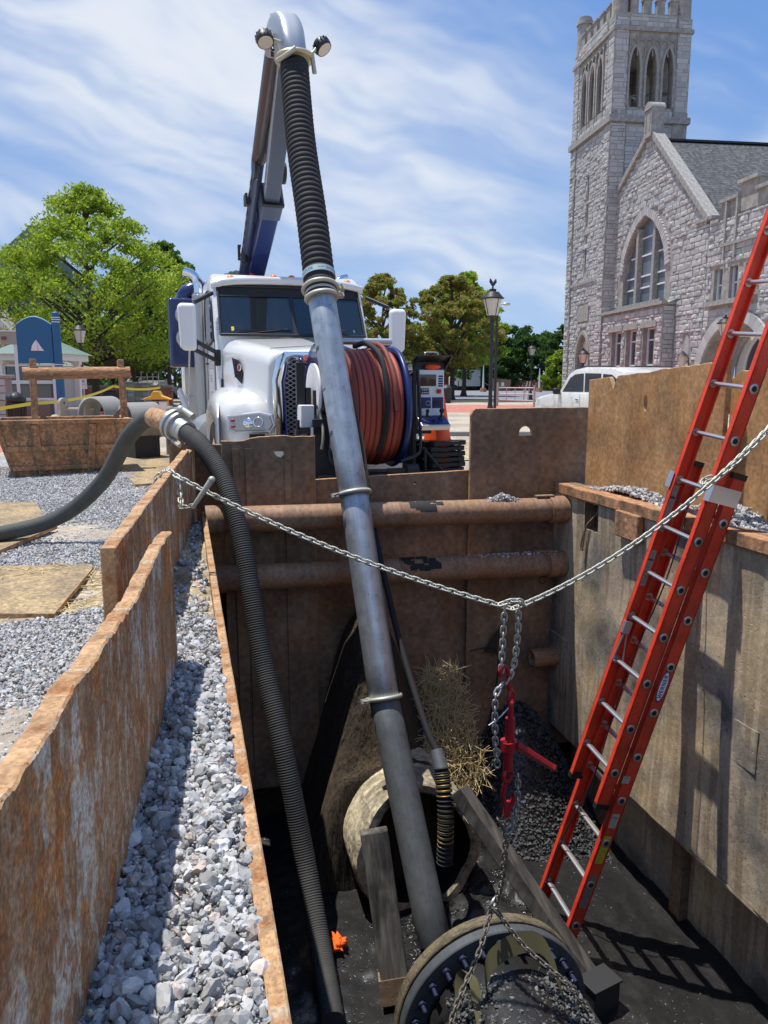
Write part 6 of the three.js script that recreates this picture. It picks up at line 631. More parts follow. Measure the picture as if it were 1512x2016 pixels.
  for (const [x, z] of [[0, 0], [0, TZ], [TX, 0], [TX, TZ]]) { const cz = z === 0 ? -0.36 : TZ + 0.36, cx = x === 0 ? 0.36 : TX - 0.36; part('corner_buttress', box(0.86, 16.2, 0.86, [cx, 8.1, cz]), M.stoneBack, o); part('corner_pier', box(0.8, 5.2, 0.8, [cx, 18.4, cz]), M.stoneTrim, o); part('turret', cyl(0.42, 0.46, 2.2, [cx, 22.0, cz], [0, Math.PI / 8, 0], 8), M.stoneTrim, o); part('turret_cap', cyl(0.5, 0.52, 0.22, [cx, x === 0 && z === 0 ? 23.0 : 22.8, cz], [0, Math.PI / 8, 0], 8), M.stoneTrim, o); }
  // parapet with merlons
  const merl = (p, w, h, d) => { part('merlon', box(w, h, d, p), M.stoneBack, o); part('merlon_cap', box(w + 0.1, 0.1, d + 0.1, [p[0], p[1] + h / 2 + 0.05, p[2]]), M.stoneTrim, o); };
  for (const z of [-0.15, TZ + 0.15]) { part('parapet', box(TX - 0.8, 0.75, 0.3, [TX / 2, 20.8, z]), M.stoneBack, o); for (let i = 0; i < 4; i++) merl([1.03 + i * 0.76, 21.5, z], 0.45, 0.65, 0.3); } for (const x of [0.15, TX - 0.15]) { part('parapet', box(0.3, 0.75, -TZ - 0.8, [x, 20.8, TZ / 2]), M.stoneBack, o); for (let i = 0; i < 5; i++) merl([x, 21.5, -1.1 - i * 0.9], 0.3, 0.65, 0.5); }
  const notIn = (list) => (a, y) => !list.some((f) => f(a, y)); const grow = (pts, g, cx) => pts.map(([x, y], i) => [x + Math.sign(x - cx) * g, y + (i > 1 ? g * 0.6 : -g)]);
  const tIn = notIn([poly(grow(doorA, 0.16, -2.75)), ...slits.map((s) => poly(grow(s, 0.05, -2.9))), poly([[-3.7, 5.0], [-2.0, 5.0], [-2.0, 6.0], [-3.7, 6.0]])]); course('s', 0, TZ + 0.8, -0.8, 0, 15.5, tIn, 0.06); course('s', -0.07, TZ, TZ + 0.78, 0, 15.5, () => true, 0.07); course('s', -0.07, -0.78, 0.07, 0, 15.5, () => true, 0.07); course('s', 0, TZ + 0.8, -0.8, 15.95, 20.2, notIn(lz.map((p, i) => poly(grow(p, 0.12, [-4.05, -2.9, -1.75][i]))).concat([(a, y) => y > 19.0 && a > -4.6 && a < -1.2])), 0.05); course('f', 0, 0.8, TX - 0.8, 15.95, 20.2, notIn(lx.map((p, i) => poly(grow(p, 0.12, [1.2, 2.17, 3.14][i]))).concat([(a, y) => y > 18.9 && a > 0.8 && a < 3.6])), 0.04); course('f', 0.07, -0.07, 0.8, 0, 15.5, () => true, 0.05); course('f', 0.0, 0.8, TX, 9, 15.5, () => true, 0.05); for (const [a, b] of [[-0.03, 0.76], [TX - 0.76, TX + 0.03]]) course('f', 0.04, a, b, 15.95, 20.9, () => true, 0.03); for (const [a, b] of [[-0.76, 0.03], [TZ - 0.03, TZ + 0.76]]) course('s', -0.04, a, b, 15.95, 20.9, () => true, 0.03); course('s', -0.1, TZ + 0.8, -0.8, 20.5, 21.1, () => true, 0.03); course('f', 0.005, 0.8, TX - 0.8, 20.5, 21.1, () => true, 0.03);
  part('stone_plaque', box(0.04, 0.95, 1.65, [-0.03, 5.5, -2.85]), M.stoneTrim, o); { const d = sub('tower_door'); part('door_leaf', box(0.08, 3.9, 1.9, [0.42, 1.95, -2.75]), M.whiteMatte, d); part('door_line', box(0.02, 3.8, 0.03, [0.37, 1.95, -2.75]), M.steel, d); }
  // ---- gable wall with the large window
  const gx = 0.6, gab = [[0, 0], [9.9, 0], [9.9, 8.4], [3.75, 13.9], [0, 11.7]], W0 = 1.25, W1 = 6.05, wc = 3.65, big = [[W0, 5.5], [W1, 5.5], [W1, 7.1], [W1 - 0.2, 8.0], [W1 - 0.75, 8.8], [W1 - 1.5, 9.5], [wc, 9.95], [W0 + 1.5, 9.6], [W0 + 0.75, 8.95], [W0 + 0.2, 8.15], [W0, 7.2]], upW = [[10.55, 11.2], [11.75, 12.35], [12.9, 13.5]].map(([a, b]) => [[a, 4.95], [b, 4.95], [b, 6.25], [a, 6.25]]), bigDoor = (() => { const c = 12.45, r = 2.5, p = [[c - r, 0], [c + r, 0], [c + r, 1.55]]; for (let i = 1; i < 16; i++) { const a = i / 16 * Math.PI; p.push([c + Math.cos(a) * r, 1.55 + Math.sin(a) * 2.35]); } p.push([c - r, 1.55]); return p; })(), gothicSlit = arch(8.6, 0.22, 2.4, 2.9, 3.6);
  streetWall(gx, 0.55, gab, [big], M.stoneBack, 'gable_wall'); const wing = [[9.9, 0], [24, 0], [24, 8.4], [9.9, 8.4]]; streetWall(gx, 0.55, wing, [...upW, bigDoor], M.stoneBack, 'entrance_wall');
  course('s', gx, 0, 9.9, 5.3, 14, (a, y) => poly(gab)(a, y) && !poly(grow(big, 0.55, wc))(a, y), 0.065); course('s', gx, 7.35, 9.9, 0.4, 5.3, notIn([poly(grow(gothicSlit, 0.12, 8.6))]), 0.065, () => true); course('s', gx, 9.9, 24, 0.4, 8.3, notIn([...upW.map((p) => poly(grow(p, 0.14, (p[0][0] + p[1][0]) / 2))), poly(grow(bigDoor, 0.42, 12.45)), (a, y) => y > 4.6 && y < 4.95 && a > 10.2 && a < 13.9]), 0.065, (a, y) => a < 15.5 && y > 1.5);
  { const w = sub('great_window'); part('window_glass', streetWall(gx + 0.3, 0.04, big, null, M.stainGlass, 'tmp', w).geometry, M.stainGlass, w); w.remove(w.children[0]); for (const z of [2.72, 4.58]) part('mullion', box(0.28, 4.0 - (z > 4 ? 0.15 : 0), 0.26, [gx + 0.16, 7.4, z]), M.stoneTrim, w); for (const y of [6.35, 6.95, 8.0, 8.9]) part('glazing_bar', box(0.06, 0.08, (y > 8.5 ? 1.9 : y > 7.5 ? 4.0 : 4.8), [gx + 0.26, y, wc]), M.paintWhite, w); part('sill', box(0.5, 0.16, 5.1, [gx - 0.05, 5.42, wc]), M.stoneTrim, w);
    for (let i = 2; i < big.length - 1; i++) { const a = big[i], b = big[i + 1], n = Math.max(2, Math.round(Math.hypot(a[0] - b[0], a[1] - b[1]) / 0.2)); for (let k = 0; k < n; k++) { const t = (k + 0.5) / n, z = lerp(a[0], b[0], t), y = lerp(a[1], b[1], t), an = Math.atan2(y - 6.6, z - wc); part('voussoir', box(0.14, 0.44, 0.17, [gx - 0.02, y + Math.sin(an) * 0.25, z + Math.cos(an) * 0.25], [Math.PI / 2 - an, 0, 0]), bm[(i + k) % 3], w); } } }
  const coping = (a, b, w = 0.5) => part('gable_coping', beam([gx - 0.06 + w / 2 - 0.1, a[1] + 0.14, a[0]], [gx - 0.06 + w / 2 - 0.1, b[1] + 0.14, b[0]], w, 0.26, [0, 1, 0]), M.stoneTrim, o); coping([9.9, 8.4], [3.95, 13.75], 0.6); coping([3.55, 13.8], [0.1, 11.75], 0.6); part('apex_stone', box(0.7, 1.3, 0.75, [gx + 0.1, 14.35, 3.75]), M.stoneTrim, o); part('apex_cap', at(new THREE.CylinderGeometry(0.38, 0.38, 0.8, 12, 1, false, 0, Math.PI), [gx + 0.1, 15.0, 3.75], [0, 0, Math.PI / 2]), M.stoneTrim, o); for (const z of [3.55, 3.95]) part('apex_slot', box(0.03, 0.8, 0.1, [gx - 0.26, 14.4, z]), M.stoneBack, o);
  // roof
  part('roof', metres(loft([[[gx + 0.5, 8.1, 10.3], [26, 8.1, 10.3]], [[gx + 0.5, 13.6, 3.75], [26, 13.6, 3.75]], [[gx + 0.5, 8.1, -2.8], [26, 8.1, -2.8]]])), M.roofing, o); M.roofing.side = THREE.DoubleSide; part('ridge', beam([gx + 0.6, 13.62, 3.75], [26, 13.62, 3.75], 0.3, 0.1), M.iron, o);
  // low bay
  { const b = sub('projecting_bay'); const ws = [[1.5, 2.7], [3.35, 4.5], [5.3, 6.5]].map(([a, c]) => [[a, 1.5], [c, 1.5], [c, 4.1], [a, 4.1]]); streetWall(-0.02, 0.5, [[0.25, 0], [7.3, 0], [7.3, 5.1], [0.25, 5.1]], ws, M.stoneBack, 'bay_wall', b); part('bay_side', box(0.8, 5.1, 0.4, [0.5, 2.55, 7.1]), M.stoneBack, b); part('bay_roof', wedge(7.2), M.stoneTrim, b); part('bay_sill', box(0.3, 0.16, 7.2, [-0.03, 5.2, 3.8]), M.stoneTrim, b); course('s', -0.02, 0.25, 7.3, 0.3, 5.05, notIn(ws.map((p) => poly(grow(p, 0.1, (p[0][0] + p[1][0]) / 2)))), 0.08); course('f', 7.3, -0.02, 0.6, 0.3, 5.05, () => true, 0.05);
    for (const p of ws) { const w = sub('bay_window', b), c = (p[0][0] + p[1][0]) / 2, wd = p[1][0] - p[0][0]; part('pane', box(0.03, 2.6, wd, [0.3, 2.8, c]), M.winGlass, w); for (const y of [1.55, 2.25, 3.5, 4.06]) part('glazing_bar', box(0.06, 0.07, wd, [0.27, y, c]), M.paintWhite, w); for (const s of [-1, 1]) part('frame', box(0.08, 2.6, 0.09, [0.26, 2.8, c + s * (wd / 2 - 0.045)]), M.paintWhite, w); part('lintel', box(0.12, 0.3, wd + 0.5, [-0.05, 4.26, c]), M.stoneTrim, w); } }
  function wedge(L) { const g = slab([[0.0, 5.1], [0.9, 5.1], [0.9, 5.5]].map(([x, y]) => [x - 0.05, y]), L); g.translate(0, 0.0, 3.78); return metres(g); }
  for (const p of upW) { const w = sub('upper_window'), c = (p[0][0] + p[1][0]) / 2; part('pane', box(0.03, 1.3, 0.62, [gx + 0.25, 5.6, c]), M.stainGlass, w); part('glazing_bar', box(0.05, 0.06, 0.62, [gx + 0.22, 5.6, c]), M.paintWhite, w); for (const s of [-1, 1]) part('frame', box(0.1, 1.3, 0.07, [gx + 0.2, 5.6, c + s * 0.28]), M.paintWhite, w); } part('window_sill', box(0.3, 0.2, 3.6, [gx - 0.08, 4.8, 12.05]), M.stoneTrim, o);
  // parapet of the entrance wall, stepped
  for (const [a, b, y0, y1] of [[8.9, 10.2, 8.0, 8.5], [10.2, 10.75, 8.2, 8.25], [10.75, 12.1, 8.2, 9.0], [12.1, 13.4, 8.2, 9.5], [13.4, 14.6, 8.2, 9.0], [14.6, 16, 8.2, 9.6], [16, 17.4, 8.2, 9.0], [17.4, 19, 8.2, 9.6]]) { part('parapet_block', box(0.5, y1 - y0, b - a - 0.02, [gx + 0.25, (y0 + y1) / 2, (a + b) / 2]), M.stoneBack, o); part('parapet_cap', box(0.68, 0.14, b - a + 0.1, [gx + 0.2, y1 + 0.07, (a + b) / 2]), M.stoneTrim, o); } for (const z of [11.3, 12.1]) part('pilaster', box(0.16, 2.6, 0.12, [gx - 0.05, 7.9, z]), M.stoneTrim, o); part('string_course', box(0.14, 0.12, 12, [gx - 0.07, 7.2, 17]), M.stoneTrim, o);
  // entrance
  { const e = sub('entrance'); const c = 12.45; for (let i = 0; i < 22; i++) { const a = (i + 0.5) / 22 * Math.PI; part('voussoir', box(0.16, 0.5, 0.38, [gx - 0.03, 1.55 + Math.sin(a) * 2.62, c + Math.cos(a) * 2.75], [Math.PI / 2 - a, 0, 0]), bm[i % 3], e); } for (let k = 0; k < 5; k++) for (let i = 0; i < 14; i++) { const a = (i + 0.5) / 14 * Math.PI; part('reveal_stone', box(0.2, 0.1, 0.52, [gx + 0.65 + k * 0.22, 1.55 + Math.sin(a) * 2.38, c + Math.cos(a) * 2.52], [Math.PI / 2 - a, 0, 0]), bm[(i + k) % 3], e); } part('door_wall', box(0.1, 4, 5.2, [gx + 1.8, 2, c]), M.whiteMatte, e); part('fanlight', at(new THREE.CylinderGeometry(1.7, 1.7, 0.06, 28, 1, false, 0, Math.PI), [gx + 1.7, 1.9, c], [0, 0, Math.PI / 2]), M.winGlass, e); part('fanlight_rim', at(new THREE.TorusGeometry(1.72, 0.1, 6, 28, Math.PI), [gx + 1.68, 1.9, c], [0, Math.PI / 2, 0]), M.paintWhite, e); for (const z of [-0.6, 0.6]) part('fanlight_bar', box(0.08, 1.5, 0.08, [gx + 1.66, 2.6, c + z]), M.paintWhite, e); for (const z of [-0.8, 0.8]) part('door_leaf', box(0.06, 1.8, 1.5, [gx + 1.7, 0.9, c + z]), M.paintWhite, e); part('reveal_wall', join(box(1.2, 1.55, 0.1, [gx + 1.15, 0.77, c - 2.55]), box(1.2, 1.55, 0.1, [gx + 1.15, 0.77, c + 2.55])), M.stoneBack, e); }
  part('slit_window', streetWall(gx - 0.02, 0.03, gothicSlit, null, M.blockB, 'slit_window').geometry, M.blockB, o); o.remove(o.children[o.children.length - 2]);
  { const l = sub('wall_lantern'); part('bracket', tube([[gx - 0.02, 1.2, 9.6], [gx - 0.3, 1.7, 9.55], [gx - 0.35, 2.5, 9.4], [gx - 0.35, 2.65, 9.1]], 0.03, 20, 6), M.iron, l); part('lantern_glass', at(new THREE.CylinderGeometry(0.2, 0.12, 0.5, 6), [gx - 0.35, 2.35, 8.9]), M.lampGlass, l); part('lantern_roof', at(new THREE.ConeGeometry(0.28, 0.25, 6), [gx - 0.35, 2.72, 8.9]), M.iron, l); part('lantern_base', at(new THREE.CylinderGeometry(0.14, 0.05, 0.15, 6), [gx - 0.35, 2.04, 8.9]), M.iron, l); }
  const ms = part('stone_masonry', mergeGeometries(mass), M.blockMass, o); ms.userData.kind = 'stuff'; part('nave_wall', box(24, 8.2, 0.5, [12.8, 4.1, 24]), M.stoneBack, o);
}
// ================= vehicles behind =================
{ // SUV, nose to the left; local x runs from nose to tail, z to the camera
  const o = thing('parked_suv', 'white sport utility vehicle parked in front of the church', 'car', [9.78, 0, -20.5], R(-90)), w = 0.92;
  const body = [[0.02, 0.45], [0, 0.75], [0.06, 0.92], [0.3, 1.0], [1.15, 1.1], [1.3, 1.13], [4.5, 1.16], [4.68, 1.0], [4.72, 0.5], [4.6, 0.4]]; const lo = [...body]; for (const c of [3.75, 0.92]) { const i0 = lo.length; } 
  const withArch = []; for (const p of body) withArch.push(p); for (const c of [3.78, 0.9]) for (let i = 0; i <= 8; i++) { const a = i / 8 * Math.PI; withArch.push([c + Math.cos(a) * 0.4, 0.36 + Math.sin(a) * 0.42]); } withArch.push([0.4, 0.38]);
  part('body', toCreasedNormals(slab(withArch, 2 * w - 0.1, 0.05), 0.6), M.white, o, [0, 0, -w]);
  const roofP = (k) => [[1.2 + k, 1.12], [1.75 + k * 0.6, 1.58 - k * 0.2], [2.05, 1.7 - k * 0.25], [2.6, 1.76 - k * 0.3], [3.9, 1.73 - k * 0.3], [4.35 - k * 0.6, 1.62 - k * 0.2], [4.6 - k, 1.12]]; part('cabin', toCreasedNormals(slab(roofP(0), 1.5, 0.06), 0.6), M.white, o, [0, 0, -w]);
  for (const s of [1, -1]) { const z = s > 0 ? -w + 0.818 : -w - 0.818; for (const [n, q] of [['front_window', [[1.42, 1.16], [1.86, 1.55], [2.12, 1.64], [2.55, 1.66], [2.55, 1.16]]], ['rear_window', [[2.63, 1.16], [2.63, 1.665], [3.4, 1.65], [3.4, 1.16]]], ['quarter_window', [[3.5, 1.18], [3.5, 1.64], [3.9, 1.62], [4.15, 1.5], [4.3, 1.2]]]]) part(n, slab(q, 0.01), M.winGlass, o, [0, 0, z]); for (const x of [2.45, 3.32]) part('door_handle', rbox(0.16, 0.04, 0.03, 0.01, [x, 1.0, s > 0 ? 0.005 : -2 * w - 0.005]), M.chrome, o); part('door_gap', join(box(0.012, 0.62, 0.006, [1.42, 0.82, s > 0 ? -0.0 : -2 * w]), box(0.012, 0.62, 0.006, [2.58, 0.82, s > 0 ? 0 : -2 * w])), M.blackMatte, o); part('wing_mirror', rbox(0.14, 0.17, 0.2, 0.05, [1.5, 1.2, s > 0 ? 0.1 : -2 * w - 0.1]), M.black, o); part('roof_rail', tube([[2.1, 1.74, z - s * 0.12], [2.4, 1.83, z - s * 0.12], [3.7, 1.81, z - s * 0.12], [4.0, 1.74, z - s * 0.12]], 0.02, 24, 6), M.black, o); }
  part('windscreen', slab([[1.24, 1.15], [1.3, 1.15], [1.8, 1.58], [1.74, 1.58]], 1.36), M.winGlass, o, [-0.03, 0.0, -w]);
  for (const x of [0.9, 3.78]) for (const z of [-0.12, -1.72]) { const t = new THREE.Group(); t.name = 'wheel'; o.add(t); t.position.set(x, 0.35, z); part('tyre', torus(0.26, 0.1, [0, 0, 0], null, 28, 10), M.rubber, t); part('rim', cyl(0.22, 0.22, 0.12, [0, 0, 0], [Math.PI / 2, 0, 0]), M.alu, t); } part('headlight', rbox(0.3, 0.12, 0.3, 0.04, [0.17, 0.88, -0.16]), M.lens, o); part('headlight', rbox(0.3, 0.12, 0.3, 0.04, [0.17, 0.88, -1.68]), M.lens, o); part('underbody', box(4.2, 0.2, 1.6, [2.35, 0.42, -w]), M.blackMatte, o);
}
{ const o = thing('box_truck', 'small white box truck far off beside the brick building', 'truck', [38.6, 0, -105.5], R(-14)); part('cargo_box', box(3.0, 2.3, 2.2, [1.2, 1.75, 0]), M.whiteMatte, o); part('cab', rbox(1.2, 1.5, 2.0, 0.15, [-1.0, 1.2, 0]), M.whiteMatte, o); part('cab_window', box(0.7, 0.5, 2.02, [-1.1, 1.6, 0]), M.winGlass, o); for (const x of [-0.9, 1.9]) part('wheel', cyl(0.4, 0.4, 2.1, [x, 0.4, 0], [Math.PI / 2, 0, 0]), M.rubber, o); part('rear_bumper', box(0.1, 0.3, 2.0, [2.75, 0.5, 0]), M.blackMatte, o); }
{ const o = thing('silver_car', 'small silver car parked far down the street at left', 'car', [-2.1, 0, -62.5], R(60)); part('body', toCreasedNormals(slab([[-2.1, 0.4], [-2.1, 0.8], [-1.2, 0.9], [-0.6, 1.35], [0.8, 1.38], [1.5, 0.95], [2.1, 0.85], [2.1, 0.4]], 1.6, 0.06), 0.6), M.concGrey, o); part('window', slab([[-1.0, 0.92], [-0.55, 1.28], [0.75, 1.3], [1.25, 0.95]], 1.74), M.winGlass, o); for (const x of [-1.3, 1.3]) part('wheel', cyl(0.32, 0.32, 1.72, [x, 0.32, 0], [Math.PI / 2, 0, 0]), M.rubber, o); }
// ================= far buildings and yard edge =================
{ const o = thing('brick_building', 'low dark brick building with grey roof far behind the trees', 'building', [41, 0, -112], R(-14)); part('wall', box(22, 3.0, 8, [-6, 1.5, 0]), M.brickWall, o); part('roof', metres(loft([[[-17.6, 3.0, 4.6], [5.6, 3.0, 4.6]], [[-17.6, 4.3, 0], [5.6, 4.3, 0]], [[-17.6, 3.0, -4.6], [5.6, 3.0, -4.6]]])), M.roofing, o); part('fascia', box(23.2, 0.18, 0.1, [-6, 2.98, 4.6]), M.paintWhite, o); part('door', box(1.1, 2.2, 0.1, [3.6, 1.1, 4.02]), M.iron, o); for (const x of [-1, -5, -9]) { const w = part('window', box(1.2, 1.2, 0.1, [x, 1.7, 4.02]), M.winGlass, o); } }
{ const o = thing('board_fence', 'reddish brown board fence at the far car park edge', 'fence', [43.6, 0, -101.6], R(-19)); const n = 42; for (let i = 0; i < n; i++) part('board', box(0.18, 1.35 + (i % 3) * 0.01, 0.04, [0.1 + i * 0.2, 0.68, 0]), M.fenceBrown, o); for (let i = 0; i < 5; i++) part('post', box(0.14, 1.5, 0.14, [i * 2.1, 0.75, -0.08]), M.fenceBrown, o); }
{ const o = thing('dumpster', 'dark brown dumpster left of the board fence', 'dumpster', [42.2, 0, -99.5], R(-14)); part('bin', slab([[-1.2, 0.1], [1.2, 0.1], [1.35, 1.5], [-1.35, 1.7]], 1.5), M.rust, o); part('lid', box(2.7, 0.06, 1.6, [0, 1.65, 0], [0, 0, -0.07]), M.black, o); part('sign', box(0.4, 0.5, 0.02, [0.2, 0.9, 0.78]), M.paintWhite, o); }
for (const [x, z, h, l] of [[36.1, -90.5, 3.4, 'slim white pole standing before the brick building'], [42.8, -88.7, 2.9, 'slim white pole standing before the board fence']]) { const o = thing('white_pole', l, 'pole', [x, 0, z], 0, 'white poles in the car park'); part('pole', cyl(0.04, 0.14, h, [0, h / 2, 0], null, 10), M.whiteMatte, o); part('footing', cyl(0.35, 0.4, 0.5, [0, 0.25, 0], null, 10), M.clay, o); }
{ const o = thing('tubular_gate', 'grey tubular steel gate by the car park entrance', 'gate', [17.6, 0, -42.0], R(-60)); part('gate_post', cyl(0.11, 0.11, 1.35, [0, 0.67, 0]), M.steel, o); part('gate_post', cyl(0.06, 0.06, 1.2, [2.6, 0.6, 0]), M.steel, o); for (const y of [0.35, 0.7, 1.05]) part('gate_rail', bar([0, y, 0], [2.6, y, 0], 0.03), M.steel, o); for (const x of [0.7, 1.3, 1.9]) part('gate_bar', bar([x, 0.35, 0], [x, 1.05, 0], 0.022), M.steel, o); }
{ const o = thing('barrier_leg', 'leaning steel barrier beside the distant small lamp', 'barrier', [22.0, 0, -48]); part('leg', join(bar([0, 0, 0], [0.3, 1.4, 0], 0.04), bar([0.3, 0, 0.1], [0.5, 1.4, 0], 0.04)), M.steel, o); part('rung', join(bar([0.1, 0.5, 0.02], [0.36, 0.5, 0.06], 0.02), bar([0.2, 1.0, 0], [0.44, 1.0, 0.02], 0.02)), M.steel, o); }
{ const o = thing('litter_bin', 'dark litter bin on the red paving behind the control panel', 'litter bin', [16.6, 0, -48]); part('bin_body', cyl(0.34, 0.3, 0.95, [0, 0.48, 0]), M.iron, o); part('bin_lid', lathe([[0, 1.2], [0.2, 1.15], [0.36, 0.98], [0.36, 0.94]], 16), M.iron, o); }
{ const o = thing('traffic_drum', 'orange traffic drum mostly hidden behind the ochre plate', 'traffic drum', [5.15, 0, -9.0]); part('drum_body', lathe([[0.29, 0], [0.29, 0.2], [0.27, 0.21], [0.27, 0.45], [0.25, 0.46], [0.25, 0.7], [0.23, 0.71], [0.23, 0.92], [0.2, 0.95], [0, 0.95]], 28), M.orange, o); part('drum_base', cyl(0.4, 0.42, 0.07, [0, 0.035, 0], null, 28), M.blackMatte, o); for (const y of [0.33, 0.58]) part('reflective_band', cyl(0.272, 0.272, 0.1, [0, y - 0.0, 0], null, 28, true), M.paintWhite, o); part('drum_handle', box(0.16, 0.06, 0.04, [0, 0.98, 0]), M.orange, o); }
{ const o = thing('handrail', 'black iron handrail before the church entrance', 'railing', [23.0, 0, -32.9], R(-6.8)); for (let i = 0; i < 5; i++) part('post', bar([0, 0, i * 0.6], [0, 1.75, i * 0.6], 0.03, 0.03, 6), M.iron, o); part('rail', bar([0, 1.7, 0], [0, 1.7, 2.4], 0.03, 0.03, 6), M.iron, o); }
// ================= left: sign, booth, house and small things =================
{ const o = thing('sail_sign', 'blue arched sign with a white sailboat on a striped post', 'sign', [-3.66, 0, -25.35], R(-14)); const b = [[-1.1, 2.0], [-0.06, 2.0], [-0.06, 3.12]]; for (let i = 1; i < 12; i++) { const t = i / 12; b.push([lerp(-0.06, -1.1, t), 3.12 + 0.22 * Math.sin(t * Math.PI)]); } b.push([-1.1, 3.12]); part('board', slab(b, 0.08, 0.01), M.signBlue, o); { const e = []; for (let i = 0; i <= 12; i++) { const t = i / 12; e.push([lerp(-0.06, -1.1, t), 3.135 + 0.22 * Math.sin(t * Math.PI), 0]); } mat('paleBlue', { c: [0.3, 0.5, 0.55], roughness: 0.5 }); part('edge_trim', tube(e, 0.02, 30, 6), M.paleBlue, o); }
  part('sail', slab([[-0.69, 2.36], [-0.66, 2.5], [-0.58, 2.62], [-0.52, 2.68], [-0.5, 2.56], [-0.49, 2.36]], 0.01), M.paintWhite, o, [0, 0, 0.06]); part('sail', slab([[-0.475, 2.36], [-0.485, 2.5], [-0.505, 2.66], [-0.42, 2.52], [-0.34, 2.4], [-0.3, 2.355]], 0.01), M.paintWhite, o, [0, 0, 0.06]);
  const post = part('post', cyl(0.11, 0.13, 3.45, [0.08, 1.72, 0]), M.signBlue, o); part('post_cap', sph(0.11, [0.08, 3.45, 0], [1, 0.5, 1]), M.signBlue, o); for (const y of [3.33, 3.27, 3.2, 1.95, 1.87, 1.79]) part('white_ring', cyl(0.118 + (y < 2 ? 0.012 : 0), 0.118 + (y < 2 ? 0.012 : 0), 0.025, [0.08, y, 0]), M.paintWhite, o); }
{ const o = thing('ticket_booth', 'white framed booth with hipped roof behind the sail sign', 'booth', [-4.9, 0, -30.2], R(-14)), w = 0.95; part('roof', at(new THREE.ConeGeometry(1.9, 0.75, 4), [0.1, 2.75, 0], [0, Math.PI / 4, 0]), M.greenRoof, o); part('fascia', box(2.4, 0.24, 2.4, [0.1, 2.28, 0]), M.paintWhite, o); for (const x of [-w, w]) for (const z of [-w, w]) { part('column', box(0.2, 2.2, 0.2, [x, 1.1, z]), M.paintWhite, o); part('capital', box(0.28, 0.12, 0.28, [x, 2.1, z]), M.paintWhite, o); } part('panel_wall', box(1.8, 0.8, 0.1, [0, 0.4, w - 0.05]), M.paintWhite, o); for (const [x, y] of [[-0.44, 1.72], [0.44, 1.72], [-0.44, 1.12], [0.44, 1.12]]) { const q = new THREE.Group(); q.name = 'window'; o.add(q); part('pane', box(0.78, 0.52, 0.02, [x, y, w - 0.08]), M.winGlass, q); part('frame', join(box(0.84, 0.06, 0.06, [x, y + 0.27, w - 0.05]), box(0.06, 0.5, 0.06, [x - 0.41, y, w - 0.05]), box(0.84, 0.06, 0.06, [x, y - 0.27, w - 0.05])), M.paintWhite, q); } part('lower_pane', box(1.7, 0.7, 0.02, [0, 0.42, w + 0.01]), M.winGlass, o); part('rail', box(1.8, 0.08, 0.06, [0, 0.84, w + 0.02]), M.paintWhite, o); part('back_wall', box(1.8, 2.0, 0.06, [0, 1.0, -w]), M.whiteMatte, o); }
{ const o = thing('gabled_house', 'grey sided house with steep gable at the left edge', 'house', [-11.2, 0, -50], R(-6)); const g = slab([[-5, 0], [3.4, 0], [3.4, 3.4], [0.0, 7.3], [-5, 1.6]], 8); part('wall', metres(g), M.siding, o); for (let i = 0; i < 34; i++) { const y = 0.1 + i * 0.22, hw = y < 3.3 ? 3.38 : 3.4 * (7.3 - y) / 3.9; if (hw > 0.2) part('siding_board', box(hw * 2, 0.2, 0.03, [0, y + 0.1, 4.015], [0.05, 0, 0]), M.siding, o); } for (const s of [-1, 1]) part('roof_slope', beam([s * (s < 0 ? 5.3 : 3.7), s < 0 ? 1.35 : 3.15, 0], [0, 7.4, 0], 8.8, 0.16, [0, 0, 1]).clone(), M.greenRoof, o); for (const s of [-1, 1]) part('barge_board', beam([s * (s < 0 ? 5.2 : 3.6), s < 0 ? 1.4 : 3.2, 4.3], [0, 7.35, 4.3], 0.3, 0.1, [0, 0, 1]), M.paintWhite, o); part('lean_to_roof', box(4, 0.15, 3, [5.4, 2.2, 3.5], [0.2, 0, 0]), M.greenRoof, o); }
{ const o = thing('solar_sign', 'white box panel on a white pole beside the sail sign', 'sign', [-5.25, 0, -28.0], R(-14)); part('pole', cyl(0.05, 0.05, 3.0, [0, 1.5, 0]), M.paintWhite, o); part('panel', box(0.72, 0.42, 0.06, [-0.12, 2.85, 0.05], [-0.2, 0, 0]), M.tan, o); part('panel_edge', box(0.76, 0.04, 0.14, [-0.12, 3.07, 0.02]), M.paintWhite, o); part('camera_box', box(0.12, 0.1, 0.12, [-0.3, 2.84, 0.12]), M.fenceBrown, o); }
{ const o = thing('trash_can', 'black trash can with a bag over its rim', 'trash can', [-4.2, 0, -21.9]); part('can', lathe([[0, 0.02], [0.2, 0.02], [0.24, 0.9], [0.25, 0.92], [0.22, 0.92]], 24), M.iron, o); for (let i = 0; i < 16; i++) { const a = i / 16 * 6.283; part('slat', box(0.03, 0.84, 0.012, [Math.sin(a) * 0.245, 0.47, Math.cos(a) * 0.245], [0, a, 0]), M.black, o); } const g = mergeVertices(new THREE.IcosahedronGeometry(0.25, 4).deleteAttribute('uv').deleteAttribute('normal')), p = g.attributes.position; for (let i = 0; i < p.count; i++) { const k = 0.8 + 0.4 * fbm(p.getX(i) * 9 + 5, (p.getY(i) + p.getZ(i)) * 9, 5, 3); p.setXYZ(i, p.getX(i) * k, p.getY(i) * k * 0.75, p.getZ(i) * k); } g.computeVertexNormals(); part('bag', g, M.black, o, [0, 1.0, 0]); }
